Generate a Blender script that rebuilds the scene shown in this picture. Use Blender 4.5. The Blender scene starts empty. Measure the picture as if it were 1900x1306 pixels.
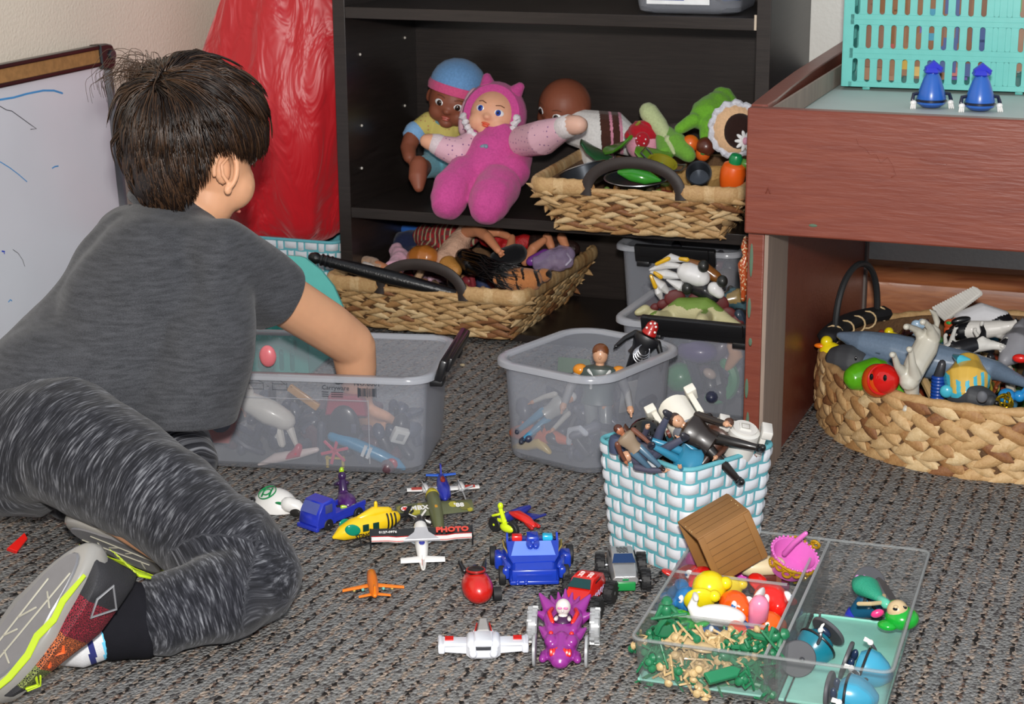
import bpy, bmesh, math, random
from math import sin, cos, tan, pi, radians, atan2, sqrt, floor as mfloor
from mathutils import Vector as V, Matrix as M, Euler, noise
random.seed(7)
SC = bpy.context.scene
COL = SC.collection
# ---------------------------------------------------------------- camera
FPX, TH, AZ, ROLL, HC = 3400.0, radians(15.92), radians(20.72), radians(-0.437), 0.93
C0 = V((0, 0, HC))
FW = V((-sin(AZ) * cos(TH), cos(AZ) * cos(TH), -sin(TH)))
_rt = V((cos(AZ), sin(AZ), 0)); _up = _rt.cross(FW)
RT = _rt * cos(ROLL) + _up * sin(ROLL)
UP = -_rt * sin(ROLL) + _up * cos(ROLL)
AWAY = V((-sin(AZ), cos(AZ), 0))
cam = bpy.data.objects.new('camera', bpy.data.cameras.new('camera')); COL.objects.link(cam)
mw = M((RT, UP, -FW)).transposed().to_4x4(); mw.translation = C0
cam.matrix_world = mw
cam.data.sensor_width = 36; cam.data.lens = FPX / 1900 * 36
cam.data.clip_start = .05
cam.data.dof.use_dof = True; cam.data.dof.focus_distance = 2.25; cam.data.dof.aperture_fstop = 22
SC.camera = cam
SC.view_settings.view_transform = 'Standard'; SC.view_settings.look = 'None'
SC.view_settings.gamma = 1; SC.view_settings.exposure = 0.0; SC.view_settings.use_curve_mapping = False
SC.cycles.max_bounces = 7; SC.cycles.diffuse_bounces = 3; SC.cycles.glossy_bounces = 2
SC.cycles.transmission_bounces = 4; SC.cycles.transparent_max_bounces = 24
SC.cycles.caustics_reflective = False; SC.cycles.caustics_refractive = False
SC.cycles.use_denoising = True
# room daylight from the sky/windows behind the camera
w = bpy.data.worlds.new('room_light'); SC.world = w; w.use_nodes = True
w.node_tree.nodes['Background'].inputs[0].default_value = (.80, .88, 1, 1)
w.node_tree.nodes['Background'].inputs[1].default_value = .62
# the flash on top of the camera
fl = bpy.data.lights.new('camera_flash', 'AREA'); fl.energy = 68; fl.size = .07; fl.color = (1, .965, .92)
flo = bpy.data.objects.new('camera_flash', fl); COL.objects.link(flo)
flo.location = C0 + UP * .15 + RT * .01 - FW * .02
flo.rotation_euler = (FW * 2.4 - UP * .1).to_track_quat('-Z', 'Y').to_euler()

def ray(x, y): return FW * FPX + RT * (x - 950) - UP * (y - 653)
def G(x, y, z=0.0):
    d = ray(x, y); return C0 + d * ((z - HC) / d.z)
def W(x, y, Y):
    d = ray(x, y); return C0 + d * (Y / d.y)
def WX(x, y, X):
    d = ray(x, y); return C0 + d * (X / d.x)
def head(p, q, z=0):
    a, b = G(*p, z), G(*q, z); return atan2(b.y - a.y, b.x - a.x)

# ---------------------------------------------------------------- mesh builder
def lin(c):
    if isinstance(c, str):
        c = [int(c[i:i + 2], 16) / 255 for i in (0, 2, 4)]
    return tuple((x / 12.92 if x <= .04045 else ((x + .055) / 1.055) ** 2.4) for x in c) + (1,)

def T(x=0, y=0, z=0, rx=0, ry=0, rz=0, s=1):
    m = M.Translation((x, y, z)) @ Euler((radians(rx), radians(ry), radians(rz))).to_matrix().to_4x4()
    if isinstance(s, (tuple, list)): return m @ M.Diagonal((*s, 1))
    return m @ M.Scale(s, 4)

def rr(w, d, r, n=5):
    r = min(r, w / 2 - 1e-5, d / 2 - 1e-5); pts = []
    for cx, cy, a in ((w / 2 - r, d / 2 - r, 0), (-w / 2 + r, d / 2 - r, 90), (-w / 2 + r, -d / 2 + r, 180), (w / 2 - r, -d / 2 + r, 270)):
        for k in range(n + 1):
            t = radians(a + 90 * k / n); pts.append((cx + r * cos(t), cy + r * sin(t)))
    return pts

def frame(d):
    d = d.normalized(); a = V((0, 0, 1)) if abs(d.z) < .9 else V((1, 0, 0))
    x = a.cross(d).normalized(); return x, d.cross(x)

class MB:
    def __init__(s): s.v, s.f, s.m = [], [], []
    def add(s, vs, fs, mi=0, t=None):
        o = len(s.v)
        s.v += [(t @ V(p)) if t else V(p) for p in vs]
        s.f += [tuple(i + o for i in f) for f in fs]; s.m += [mi] * len(fs); return s
    def rings(s, rs, mi=0, t=None, cap0=True, cap1=True, closed=False):
        n = len(rs[0]); vs = [p for r in rs for p in r]; fs = []
        for i in range(len(rs) - 1 + (1 if closed else 0)):
            a, b = i * n, ((i + 1) % len(rs)) * n
            for k in range(n): fs.append((a + k, a + (k + 1) % n, b + (k + 1) % n, b + k))
        if not closed:
            if cap0: fs.append(tuple(range(n))[::-1])
            if cap1: fs.append(tuple(range((len(rs) - 1) * n, len(rs) * n)))
        return s.add(vs, fs, mi, t)
    def box(s, w, d, h, t=None, mi=0, r=0):
        if r <= 0:
            vs = [(x * w / 2, y * d / 2, z * h / 2) for z in (-1, 1) for y in (-1, 1) for x in (-1, 1)]
            return s.add(vs, [(0, 2, 3, 1), (4, 5, 7, 6), (0, 1, 5, 4), (2, 6, 7, 3), (0, 4, 6, 2), (1, 3, 7, 5)], mi, t)
        r = min(r, w / 2 * .98, d / 2 * .98, h / 2 * .98); rs = []
        for k, (z, i) in enumerate([(-h / 2, r), (-h / 2 + r * .3, r * .3), (-h / 2 + r, 0), (h / 2 - r, 0), (h / 2 - r * .3, r * .3), (h / 2, r)]):
            rs.append([(x, y, z) for x, y in rr(w - 2 * i, d - 2 * i, max(r - i * .6, 1e-4), 3)])
        return s.rings(rs, mi, t)
    def ell(s, rx, ry=None, rz=None, t=None, mi=0, n=16, m=10):
        ry = rx if ry is None else ry; rz = rx if rz is None else rz
        vs = [(0, 0, rz)]; fs = []
        for i in range(1, m):
            a = pi * i / m
            vs += [(rx * sin(a) * cos(2 * pi * k / n), ry * sin(a) * sin(2 * pi * k / n), rz * cos(a)) for k in range(n)]
        vs.append((0, 0, -rz)); e = len(vs) - 1
        for k in range(n):
            fs.append((0, 1 + k, 1 + (k + 1) % n)); fs.append((e, e - n + (k + 1) % n, e - n + k))
            for i in range(m - 2):
                a = 1 + i * n; fs.append((a + k, a + n + k, a + n + (k + 1) % n, a + (k + 1) % n))
        return s.add(vs, fs, mi, t)
    def tube(s, pts, r, n=10, mi=0, t=None, closed=False, flat=1.0, rnd=True, nrm=None):
        pts = [V(p) for p in pts]; N = len(pts); rs = []
        R = r if isinstance(r, (list, tuple)) else [r] * N
        x = None
        for i, p in enumerate(pts):
            if closed: d = pts[(i + 1) % N] - pts[i - 1]
            else: d = pts[min(i + 1, N - 1)] - pts[max(i - 1, 0)]
            if d.length < 1e-9: d = V((0, 0, 1))
            d.normalize()
            if nrm is not None: x = V(nrm)
            if x is None: x, y = frame(d)
            x = x - d * x.dot(d)
            if x.length < 1e-6: x, y = frame(d)
            x.normalize(); y = d.cross(x)
            rs.append([p + x * (R[i] * cos(2 * pi * k / n)) + y * (R[i] * flat * sin(2 * pi * k / n)) for k in range(n)])
        if rnd and not closed:
            for end in (0, -1):
                c = pts[end]; o = rs[end]; nb = pts[1 if end == 0 else -2]
                d = (c - nb).normalized() * R[end]
                e1 = [c + (q - c) * .72 + d * .65 for q in o]; e2 = [c + (q - c) * .25 + d * .95 for q in o]
                if end == 0: rs = [e2, e1] + rs
                else: rs = rs + [e1, e2]
        return s.rings(rs, mi, t, closed=closed)
    def cone(s, p0, p1, r0, r1, n=16, mi=0, t=None, rnd=False):
        return s.tube([p0, p1], [r0, r1], n, mi, t, rnd=rnd)
    def lathe(s, prof, n=24, mi=0, t=None, sx=1, sy=1):
        rs = [[(max(r, 1e-5) * sx * cos(2 * pi * k / n), max(r, 1e-5) * sy * sin(2 * pi * k / n), z) for k in range(n)] for r, z in prof]
        return s.rings(rs, mi, t)
    def prism(s, out, z0, z1, mi=0, t=None, r=0):
        if r <= 0: rs = [[(x, y, z) for x, y in out] for z in (z0, z1)]
        else:
            cx = sum(p[0] for p in out) / len(out); cy = sum(p[1] for p in out) / len(out)
            ex = max(abs(p[0] - cx) for p in out); ey = max(abs(p[1] - cy) for p in out)
            sh = lambda i: [(cx + (x - cx) * (1 - i / ex), cy + (y - cy) * (1 - i / ey)) for x, y in out]
            rs = [[(x, y, z) for x, y in sh(i)] for i, z in ((r, z0), (0, z0 + r), (0, z1 - r), (r, z1))]
        return s.rings(rs, mi, t)
    def torus(s, R, r, t=None, mi=0, n=24, m=8, a0=0, a1=360, flat=1):
        full = abs(a1 - a0) >= 360
        pts = [(R * cos(radians(a0 + (a1 - a0) * k / n)), R * sin(radians(a0 + (a1 - a0) * k / n)), 0) for k in range(n + (0 if full else 1))]
        return s.tube(pts, r, m, mi, t, closed=full, flat=flat, nrm=(0, 0, 1))
    def text(s, txt, size, t=None, mi=0, ex=.0002, bold=0, al='CENTER'):
        cu = bpy.data.curves.new('t', 'FONT'); cu.body = txt; cu.size = size; cu.extrude = ex; cu.offset = bold
        cu.align_x = al; cu.align_y = 'CENTER'; cu.resolution_u = 2
        ob = bpy.data.objects.new('t', cu); COL.objects.link(ob)
        me = bpy.data.meshes.new_from_object(ob.evaluated_get(bpy.context.evaluated_depsgraph_get()))
        s.add([v.co.copy() for v in me.vertices], [tuple(p.vertices) for p in me.polygons], mi, t)
        bpy.data.objects.remove(ob); bpy.data.curves.remove(cu); bpy.data.meshes.remove(me); return s
    def mesh(s, name, mats, ang=38):
        me = bpy.data.meshes.new(name); me.from_pydata([tuple(p) for p in s.v], [], s.f)
        if not isinstance(mats, (list, tuple)): mats = [mats]
        for m_ in mats: me.materials.append(m_)
        me.polygons.foreach_set('material_index', [min(i, len(mats) - 1) for i in s.m])
        me.update()
        bm = bmesh.new(); bm.from_mesh(me); bmesh.ops.recalc_face_normals(bm, faces=bm.faces); bm.to_mesh(me); bm.free()
        me.polygons.foreach_set('use_smooth', [True] * len(me.polygons))
        me.set_sharp_from_angle(angle=radians(ang)); return me
    def build(s, name, mats, parent=None, ang=38, bev=0, sub=0):
        return link(name, s.mesh(name, mats, ang), parent, bev, sub)
    def bake(s, name, mats, parent=None, vox=.003, sm=6, fn=None):
        """melt the shapes into one continuous skin"""
        me = bpy.data.meshes.new('b'); me.from_pydata([tuple(p) for p in s.v], [], s.f)
        bm = bmesh.new(); bm.from_mesh(me); bmesh.ops.recalc_face_normals(bm, faces=bm.faces); bm.to_mesh(me); bm.free()
        o = bpy.data.objects.new('b', me); COL.objects.link(o)
        a = o.modifiers.new('r', 'REMESH'); a.mode = 'VOXEL'; a.voxel_size = vox
        if sm: b = o.modifiers.new('s', 'SMOOTH'); b.factor = .5; b.iterations = sm
        out = bpy.data.meshes.new_from_object(o.evaluated_get(bpy.context.evaluated_depsgraph_get()))
        bpy.data.objects.remove(o); bpy.data.meshes.remove(me)
        out.name = name; out.materials.clear()
        if not isinstance(mats, (list, tuple)): mats = [mats]
        for m_ in mats: out.materials.append(m_)
        if fn:
            out.update(); nn = [v.normal.copy() for v in out.vertices]
            for v, q in zip(out.vertices, nn): v.co = fn(v.co.copy(), q)
        out.polygons.foreach_set('use_smooth', [True] * len(out.polygons))
        out.polygons.foreach_set('material_index', [0] * len(out.polygons))
        if len(mats) > 1 and getattr(s, 'pick', None):
            for p in out.polygons: p.material_index = s.pick(p.center)
        out.update(); return link(name, out, parent)

def link(name, me, parent=None, bev=0, sub=0):
    o = bpy.data.objects.new(name, me); COL.objects.link(o); o.parent = parent
    if bev:
        b = o.modifiers.new('bevel', 'BEVEL'); b.width = bev; b.segments = 2; b.limit_method = 'ANGLE'; b.angle_limit = radians(40)
    if sub: u = o.modifiers.new('sub', 'SUBSURF'); u.levels = sub; u.render_levels = sub
    return o

def tag(o, label, cat, group=None, kind=None):
    o['label'] = label; o['category'] = cat
    if group: o['group'] = group
    if kind: o['kind'] = kind
    return o
def thing(name, label, cat, loc=(0, 0, 0), rz=0, rot=None, group=None, basis=None, s=1):
    o = bpy.data.objects.new(name, None); COL.objects.link(o); o.empty_display_size = .02
    if basis:
        m = M(basis).transposed().to_4x4(); m.translation = V(loc); o.matrix_world = m
    else:
        o.location = loc; o.rotation_euler = rot if rot else (0, 0, rz)
    o.scale = (s, s, s) if not isinstance(s, tuple) else s
    return tag(o, label, cat, group)
def struct(o): o['kind'] = 'structure'; return o
def copy_tree(o, parent=None):
    c = o.copy(); COL.objects.link(c); c.parent = parent
    for ch in [x for x in bpy.data.objects if x.parent == o]: copy_tree(ch, c)
    return c
def basis(fwd, up):
    """axes with local x along fwd and local z near up"""
    x = V(fwd).normalized(); z = V(up); z = (z - x * z.dot(x)).normalized(); return (x, z.cross(x), z)
def S(r=0, u=0, a=0):
    """a direction: r to the camera's right, u up, a away"""
    return _rt * r + V((0, 0, 1)) * u + AWAY * a

# ---------------------------------------------------------------- materials
_mc = {}
def nt(name):
    m = bpy.data.materials.new(name); m.use_nodes = True; n = m.node_tree
    return m, n, n.nodes['Principled BSDF']
def pm(c, rough=.4, metal=0, spec=.5, var=.07, vs=60, bump=0, bs=400, coat=0, sheen=0, sss=0):
    key = (c, rough, metal, spec, var, vs, bump, bs, coat, sheen, sss)
    if key in _mc: return _mc[key]
    m, n, b = nt('finish_' + (c if isinstance(c, str) else 'tone')); col = lin(c)
    tc = n.nodes.new('ShaderNodeTexCoord')
    no = n.nodes.new('ShaderNodeTexNoise'); no.inputs['Scale'].default_value = vs; no.inputs['Detail'].default_value = 3
    n.links.new(tc.outputs['Object'], no.inputs['Vector'])
    mx = n.nodes.new('ShaderNodeMix'); mx.data_type = 'RGBA'
    mx.inputs[6].default_value = tuple(x * (1 - 2 * var) for x in col[:3]) + (1,); mx.inputs[7].default_value = tuple(min(1, x * (1 + 2 * var)) for x in col[:3]) + (1,)
    n.links.new(no.outputs['Fac'], mx.inputs[0]); n.links.new(mx.outputs[2], b.inputs['Base Color'])
    b.inputs['Roughness'].default_value = rough; b.inputs['Metallic'].default_value = metal
    b.inputs['Specular IOR Level'].default_value = spec; b.inputs['Coat Weight'].default_value = coat; b.inputs['Coat Roughness'].default_value = .12
    b.inputs['Sheen Weight'].default_value = sheen
    if sss: b.inputs['Subsurface Weight'].default_value = sss; b.inputs['Subsurface Radius'].default_value = (.01, .004, .002); b.inputs['Subsurface Scale'].default_value = .4
    if bump:
        n2 = n.nodes.new('ShaderNodeTexNoise'); n2.inputs['Scale'].default_value = bs; n2.inputs['Detail'].default_value = 2
        n.links.new(tc.outputs['Object'], n2.inputs['Vector'])
        bp = n.nodes.new('ShaderNodeBump'); bp.inputs['Strength'].default_value = bump; bp.inputs['Distance'].default_value = .002
        n.links.new(n2.outputs['Fac'], bp.inputs['Height']); n.links.new(bp.outputs[0], b.inputs['Normal'])
    _mc[key] = m; return m
def plast(c, rough=.3): return pm(c, rough, coat=.25, var=.04)
def cloth(c, bump=.5, bs=900): return pm(c, .9, spec=.15, var=.12, vs=250, bump=bump, bs=bs, sheen=.2)
def metal(c='b8b8ba', rough=.25): return pm(c, rough, 1, var=.03)
def skin(c): return pm(c, .5, spec=.35, var=.04, vs=30, sss=.15)

def see_through(c, lo, hi, rough=.2, name='clear_plastic', gl=True):
    key = ('st', c, lo, hi, rough)
    if key in _mc: return _mc[key]
    m, n, b = nt(name); b.inputs['Base Color'].default_value = lin(c); b.inputs['Roughness'].default_value = rough
    b.inputs['Specular IOR Level'].default_value = .6
    tc = n.nodes.new('ShaderNodeTexCoord'); no = n.nodes.new('ShaderNodeTexNoise'); no.inputs['Scale'].default_value = 25
    n.links.new(tc.outputs['Object'], no.inputs['Vector'])
    bp = n.nodes.new('ShaderNodeBump'); bp.inputs['Strength'].default_value = .08; bp.inputs['Distance'].default_value = .002
    n.links.new(no.outputs['Fac'], bp.inputs['Height']); n.links.new(bp.outputs[0], b.inputs['Normal'])
    tr = n.nodes.new('ShaderNodeBsdfTransparent'); mx = n.nodes.new('ShaderNodeMixShader')
    lw = n.nodes.new('ShaderNodeLayerWeight'); lw.inputs['Blend'].default_value = .35
    mr = n.nodes.new('ShaderNodeMapRange'); mr.inputs['To Min'].default_value = lo; mr.inputs['To Max'].default_value = hi
    n.links.new(lw.outputs['Facing'], mr.inputs['Value']); n.links.new(mr.outputs[0], mx.inputs[0])
    n.links.new(tr.outputs[0], mx.inputs[1]); n.links.new(b.outputs[0], mx.inputs[2])
    n.links.new(mx.outputs[0], n.nodes['Material Output'].inputs[0])
    _mc[key] = m; return m

def carpet_mat():
    m, n, b = nt('ribbed_carpet'); N = n.nodes.new; Lk = n.links.new
    tc = N('ShaderNodeTexCoord'); sep = N('ShaderNodeSeparateXYZ'); Lk(tc.outputs['Object'], sep.inputs[0])
    wob = N('ShaderNodeTexNoise'); wob.inputs['Scale'].default_value = 130; wob.inputs['Detail'].default_value = 3; Lk(tc.outputs['Object'], wob.inputs['Vector'])
    def mt(op, a, bb=None, c=None):
        q = N('ShaderNodeMath'); q.operation = op
        for i, z in enumerate((a, bb, c)):
            if z is None: continue
            if hasattr(z, 'links') or hasattr(z, 'is_linked'): Lk(z, q.inputs[i])
            else: q.inputs[i].default_value = z
        return q.outputs[0]
    xw = mt('ADD', sep.outputs['X'], mt('MULTIPLY', mt('SUBTRACT', wob.outputs['Fac'], .5), .013))
    pp = mt('PINGPONG', mt('MULTIPLY', xw, 1 / .0215), .5)            # 0 in the fleck row, .5 between rows
    row = N('ShaderNodeMapRange'); row.inputs['From Min'].default_value = .10; row.inputs['From Max'].default_value = .24
    row.inputs['To Min'].default_value = 1; row.inputs['To Max'].default_value = 0; Lk(pp, row.inputs['Value'])
    vo = N('ShaderNodeTexVoronoi'); vo.inputs['Scale'].default_value = 230; vo.inputs['Randomness'].default_value = 1
    mp = N('ShaderNodeMapping'); mp.inputs['Scale'].default_value = (1, .75, 1); Lk(tc.outputs['Object'], mp.inputs[0]); Lk(mp.outputs[0], vo.inputs['Vector'])
    sc = N('ShaderNodeSeparateColor'); Lk(vo.outputs['Color'], sc.inputs[0])
    cr = N('ShaderNodeValToRGB'); Lk(sc.outputs[0], cr.inputs[0]); e = cr.color_ramp; e.interpolation = 'CONSTANT'
    e.elements[0].color = lin('2a2726'); e.elements[1].position = .26; e.elements[1].color = lin('988a7e')
    for p, c in ((.52, '7d7876'), (.72, 'ac9c8e'), (.86, '6a564c')):
        q = e.elements.new(p); q.color = lin(c)
    # plain yarn between the rows
    cr2 = N('ShaderNodeValToRGB'); Lk(sc.outputs[1], cr2.inputs[0]); e = cr2.color_ramp; e.interpolation = 'CONSTANT'
    e.elements[0].color = lin('575454'); e.elements[1].position = .12; e.elements[1].color = lin('838382')
    for p, c in ((.40, '8b8b8a'), (.66, '7b7a78'), (.93, '988c82')):
        q = e.elements.new(p); q.color = lin(c)
    fine = N('ShaderNodeTexNoise'); fine.inputs['Scale'].default_value = 900; fine.inputs['Detail'].default_value = 2; Lk(tc.outputs['Object'], fine.inputs['Vector'])
    mx = N('ShaderNodeMix'); mx.data_type = 'RGBA'; Lk(row.outputs[0], mx.inputs[0]); Lk(cr2.outputs[0], mx.inputs[6]); Lk(cr.outputs[0], mx.inputs[7])
    mm = N('ShaderNodeMix'); mm.data_type = 'RGBA'; mm.blend_type = 'MULTIPLY'; mm.inputs[0].default_value = 1
    gr = N('ShaderNodeMapRange'); gr.inputs['From Min'].default_value = .3; gr.inputs['From Max'].default_value = .7; gr.inputs['To Min'].default_value = .62; gr.inputs['To Max'].default_value = 1.15
    Lk(fine.outputs['Fac'], gr.inputs['Value']); Lk(mx.outputs[2], mm.inputs[6]); Lk(gr.outputs[0], mm.inputs[7]); Lk(mm.outputs[2], b.inputs['Base Color'])
    b.inputs['Roughness'].default_value = .95; b.inputs['Specular IOR Level'].default_value = .1
    hh = mt('ADD', mt('MULTIPLY', vo.outputs['Distance'], -180), mt('ADD', mt('MULTIPLY', fine.outputs['Fac'], .8), mt('MULTIPLY', row.outputs[0], -.9)))
    bp = N('ShaderNodeBump'); bp.inputs['Strength'].default_value = .33; bp.inputs['Distance'].default_value = .0012
    Lk(hh, bp.inputs['Height']); Lk(bp.outputs[0], b.inputs['Normal']); return m

def wood_mat(name, c1, c2, rough=.5, scale=(1, 14, 14), bump=.15, ws=3, axis=None, coat=0):
    m, n, b = nt(name); N = n.nodes.new; Lk = n.links.new
    tc = N('ShaderNodeTexCoord'); mp = N('ShaderNodeMapping'); mp.inputs['Scale'].default_value = scale; Lk(tc.outputs['Object'], mp.inputs[0])
    no = N('ShaderNodeTexNoise'); no.inputs['Scale'].default_value = ws; no.inputs['Detail'].default_value = 6; no.inputs['Distortion'].default_value = 1.2; Lk(mp.outputs[0], no.inputs['Vector'])
    cr = N('ShaderNodeValToRGB'); Lk(no.outputs['Fac'], cr.inputs[0]); e = cr.color_ramp
    e.elements[0].position = .3; e.elements[0].color = lin(c1); e.elements[1].position = .7; e.elements[1].color = lin(c2)
    Lk(cr.outputs[0], b.inputs['Base Color']); b.inputs['Roughness'].default_value = rough; b.inputs['Coat Weight'].default_value = coat
    n2 = N('ShaderNodeTexNoise'); n2.inputs['Scale'].default_value = ws * 3; n2.inputs['Detail'].default_value = 5; Lk(mp.outputs[0], n2.inputs['Vector'])
    bp = N('ShaderNodeBump'); bp.inputs['Strength'].default_value = bump; bp.inputs['Distance'].default_value = .003
    Lk(n2.outputs['Fac'], bp.inputs['Height']); Lk(bp.outputs[0], b.inputs['Normal']); return m

def streak_mat(name, dark, light):
    """knit with pale flecks running round each limb; reads the limb attribute (u along, v around)"""
    m, n, b = nt(name); N = n.nodes.new; Lk = n.links.new
    at = N('ShaderNodeAttribute'); at.attribute_name = 'limb'
    mp = N('ShaderNodeMapping'); mp.inputs['Scale'].default_value = (380, 3.0, 1); Lk(at.outputs['Vector'], mp.inputs[0])
    no = N('ShaderNodeTexNoise'); no.inputs['Scale'].default_value = 1; no.inputs['Detail'].default_value = 2.5; no.inputs['Roughness'].default_value = .6; Lk(mp.outputs[0], no.inputs['Vector'])
    mp2 = N('ShaderNodeMapping'); mp2.inputs['Scale'].default_value = (70, .7, 1); Lk(at.outputs['Vector'], mp2.inputs[0])
    n3 = N('ShaderNodeTexNoise'); n3.inputs['Scale'].default_value = 1; n3.inputs['Detail'].default_value = 1; Lk(mp2.outputs[0], n3.inputs['Vector'])
    ad = N('ShaderNodeMath'); ad.operation = 'MULTIPLY_ADD'; ad.inputs[1].default_value = .35; Lk(n3.outputs['Fac'], ad.inputs[0]); Lk(no.outputs['Fac'], ad.inputs[2])
    cr = N('ShaderNodeValToRGB'); Lk(ad.outputs[0], cr.inputs[0]); e = cr.color_ramp
    e.elements[0].position = .58; e.elements[0].color = lin(dark); e.elements[1].position = .97; e.elements[1].color = lin(light)
    q = e.elements.new(.72); q.color = lin('34353b')
    Lk(cr.outputs[0], b.inputs['Base Color']); b.inputs['Roughness'].default_value = .95; b.inputs['Specular IOR Level'].default_value = .1
    b.inputs['Sheen Weight'].default_value = .15
    tc = N('ShaderNodeTexCoord'); f = N('ShaderNodeTexNoise'); f.inputs['Scale'].default_value = 900; Lk(tc.outputs['Object'], f.inputs['Vector'])
    bp = N('ShaderNodeBump'); bp.inputs['Strength'].default_value = .5; bp.inputs['Distance'].default_value = .001
    Lk(f.outputs['Fac'], bp.inputs['Height']); Lk(bp.outputs[0], b.inputs['Normal']); return m

def heather(name, c1, c2, vs=700):
    m, n, b = nt(name); N = n.nodes.new; Lk = n.links.new
    tc = N('ShaderNodeTexCoord'); no = N('ShaderNodeTexNoise'); no.inputs['Scale'].default_value = vs; no.inputs['Detail'].default_value = 3; Lk(tc.outputs['Object'], no.inputs['Vector'])
    mp = N('ShaderNodeMapping'); mp.inputs['Scale'].default_value = (40, 40, 260); Lk(tc.outputs['Object'], mp.inputs[0])
    n2 = N('ShaderNodeTexNoise'); n2.inputs['Scale'].default_value = 1; n2.inputs['Detail'].default_value = 3; Lk(mp.outputs[0], n2.inputs['Vector'])
    ad = N('ShaderNodeMath'); ad.operation = 'ADD'; Lk(no.outputs['Fac'], ad.inputs[0]); Lk(n2.outputs['Fac'], ad.inputs[1])
    cr = N('ShaderNodeValToRGB'); Lk(ad.outputs[0], cr.inputs[0]); e = cr.color_ramp
    hf = N('ShaderNodeMath'); hf.operation = 'MULTIPLY'; hf.inputs[1].default_value = .5; Lk(ad.outputs[0], hf.inputs[0]); Lk(hf.outputs[0], cr.inputs[0])
    e.elements[0].position = .35; e.elements[0].color = lin(c1); e.elements[1].position = .65; e.elements[1].color = lin(c2)
    Lk(cr.outputs[0], b.inputs['Base Color']); b.inputs['Roughness'].default_value = .95; b.inputs['Specular IOR Level'].default_value = .1; b.inputs['Sheen Weight'].default_value = .15
    bp = N('ShaderNodeBump'); bp.inputs['Strength'].default_value = .4; bp.inputs['Distance'].default_value = .001
    Lk(no.outputs['Fac'], bp.inputs['Height']); Lk(bp.outputs[0], b.inputs['Normal']); return m

WHITE = plast('e8e6e2'); BLACK = plast('18181a', .35); DKGREY = plast('3a3b40'); RED = plast('d8221c'); YEL = plast('f0d818')
BLUE = plast('2038a8'); ORANGE = plast('f07818'); GREEN = plast('2a9a48'); SILVER = metal('c0c2c6', .3); RUB = pm('1c1c1e', .6)
EYEW = plast('f2f2f2', .15); PUP = plast('101014', .1)
# ---------------------------------------------------------------- the room
CARPET = carpet_mat()
f = MB(); f.box(6, 7, .05, T(-.2, 1.2, -.025)); struct(f.build('floor', CARPET))
WALLM = pm('f0e3d0', .9, spec=.2, var=.05, vs=4, bump=.55, bs=170)
f = MB(); f.box(6, .1, 2.6, T(.9, 3.51, 1.3)); struct(f.build('wall_back', pm('e8e5de', .9, spec=.2, var=.05, vs=4, bump=.5, bs=110)))
f = MB(); f.box(.1, 7, 2.6, T(-1.99, 1.2, 1.3)); struct(f.build('wall_left', WALLM))
OAK = wood_mat('oak_board', 'b8764a', '854626', .35, (2.2, 30, 16), .1, 2.6, coat=.2)
f = MB()
prof = [(3.46, 0), (3.432, 0), (3.432, .078), (3.436, .092), (3.443, .098), (3.443, .112), (3.449, .122), (3.46, .13)]
f.rings([[(x, y, z) for y, z in prof] for x in (-.69, 1.2)]); struct(f.build('baseboard_back', OAK, ang=20))

# ---------------------------------------------------------------- bookcase
DK = wood_mat('black_brown_foil', '231d1b', '2e2724', .34, (3, 3, 60), .05, 3)
bc = thing('bookcase', 'black-brown bookcase holding dolls and woven baskets beside the red table', 'bookcase', (-1.115, 3.12, 0))
X0, X1, D = -.418, .413, .33
for x in (X0 + .0125, X1 - .0125): MB().box(.025, D, 1.05, T(x, D / 2, .525)).build('side_panel', DK, bc, bev=.0008)
for z0, z1 in ((0, .014), (.216, .236), (.594, .615), (1.0, 1.025)):
    MB().box(X1 - X0 - .051, D - .012, z1 - z0, T((X0 + X1) / 2, D / 2 - .006, (z0 + z1) / 2)).build('shelf', DK, bc, bev=.0008)
MB().box(X1 - X0, .006, 1.04, T((X0 + X1) / 2, D + .001, .52)).build('back_panel', DK, bc)
PIN = pm('cfc8be', .4)
for x_, y_ in ((668, 101), (751, 70), (671, 233), (751, 196), (671, 312)):
    p = WX(x_, y_, -1.5075) - bc.location
    MB().ell(.0028, .0028, .0028, T(X0 + .0255, p.y, p.z), n=10, m=6).build('shelf_pin', PIN, bc)
MB().box(.004, .001, .026, T(X1 - .027, -.0008, .608)).build('edge_chip', pm('c8b8a4', .7), bc)

# ---------------------------------------------------------------- terracotta table
def terra():
    m = wood_mat('terracotta_paint', '70362a', '7c4031', .36, (2.2, 18, 18), .22, 3.5); return m
TER = terra(); GWOOD = wood_mat('bare_weathered_wood', '85746a', '978577', .8, (12, 12, 1.5), .1, 3)
tb = thing('toy_table', 'low terracotta-painted wooden play table with raised lip, standing over the round basket', 'table', (-.59, 2.49, 0))
MB().box(1.0, .022, .178, T(.5001, .0108, .467)).build('apron', TER, tb, bev=.003)
s = MB()
pts = [(0, .0225), (-.004, .08), (-.012, .22), (-.020, .40), (-.030, .91), (-.002, .91), (.008, .40), (.016, .22), (.024, .08), (.024, .0225)]
s.prism([(x, y + .0) for x, y in pts], .378, .558); s.build('side_rail', TER, tb, bev=.002)
s = MB(); s.box(.024, .90, .38, T(.0135, .45 + .02, .19)); s.build('side_panel', TER, tb, bev=.002)
MB().box(.006, .135, .377, T(.0285, .02 + .0675, .1885)).build('front_batten', GWOOD, tb, bev=.001)
MB().box(.004, .02, .36, T(.0275, .878, .18)).build('rear_batten', pm('6f6864', .8), tb)
MB().box(.004, .9, .03, T(.0265, .47, .537)).build('rail_lining', GWOOD, tb)
MB().box(.96, .9, .018, T(.505, .472, .511)).build('tabletop', pm('bac2bc', .6, var=.05, vs=12), tb)
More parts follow.
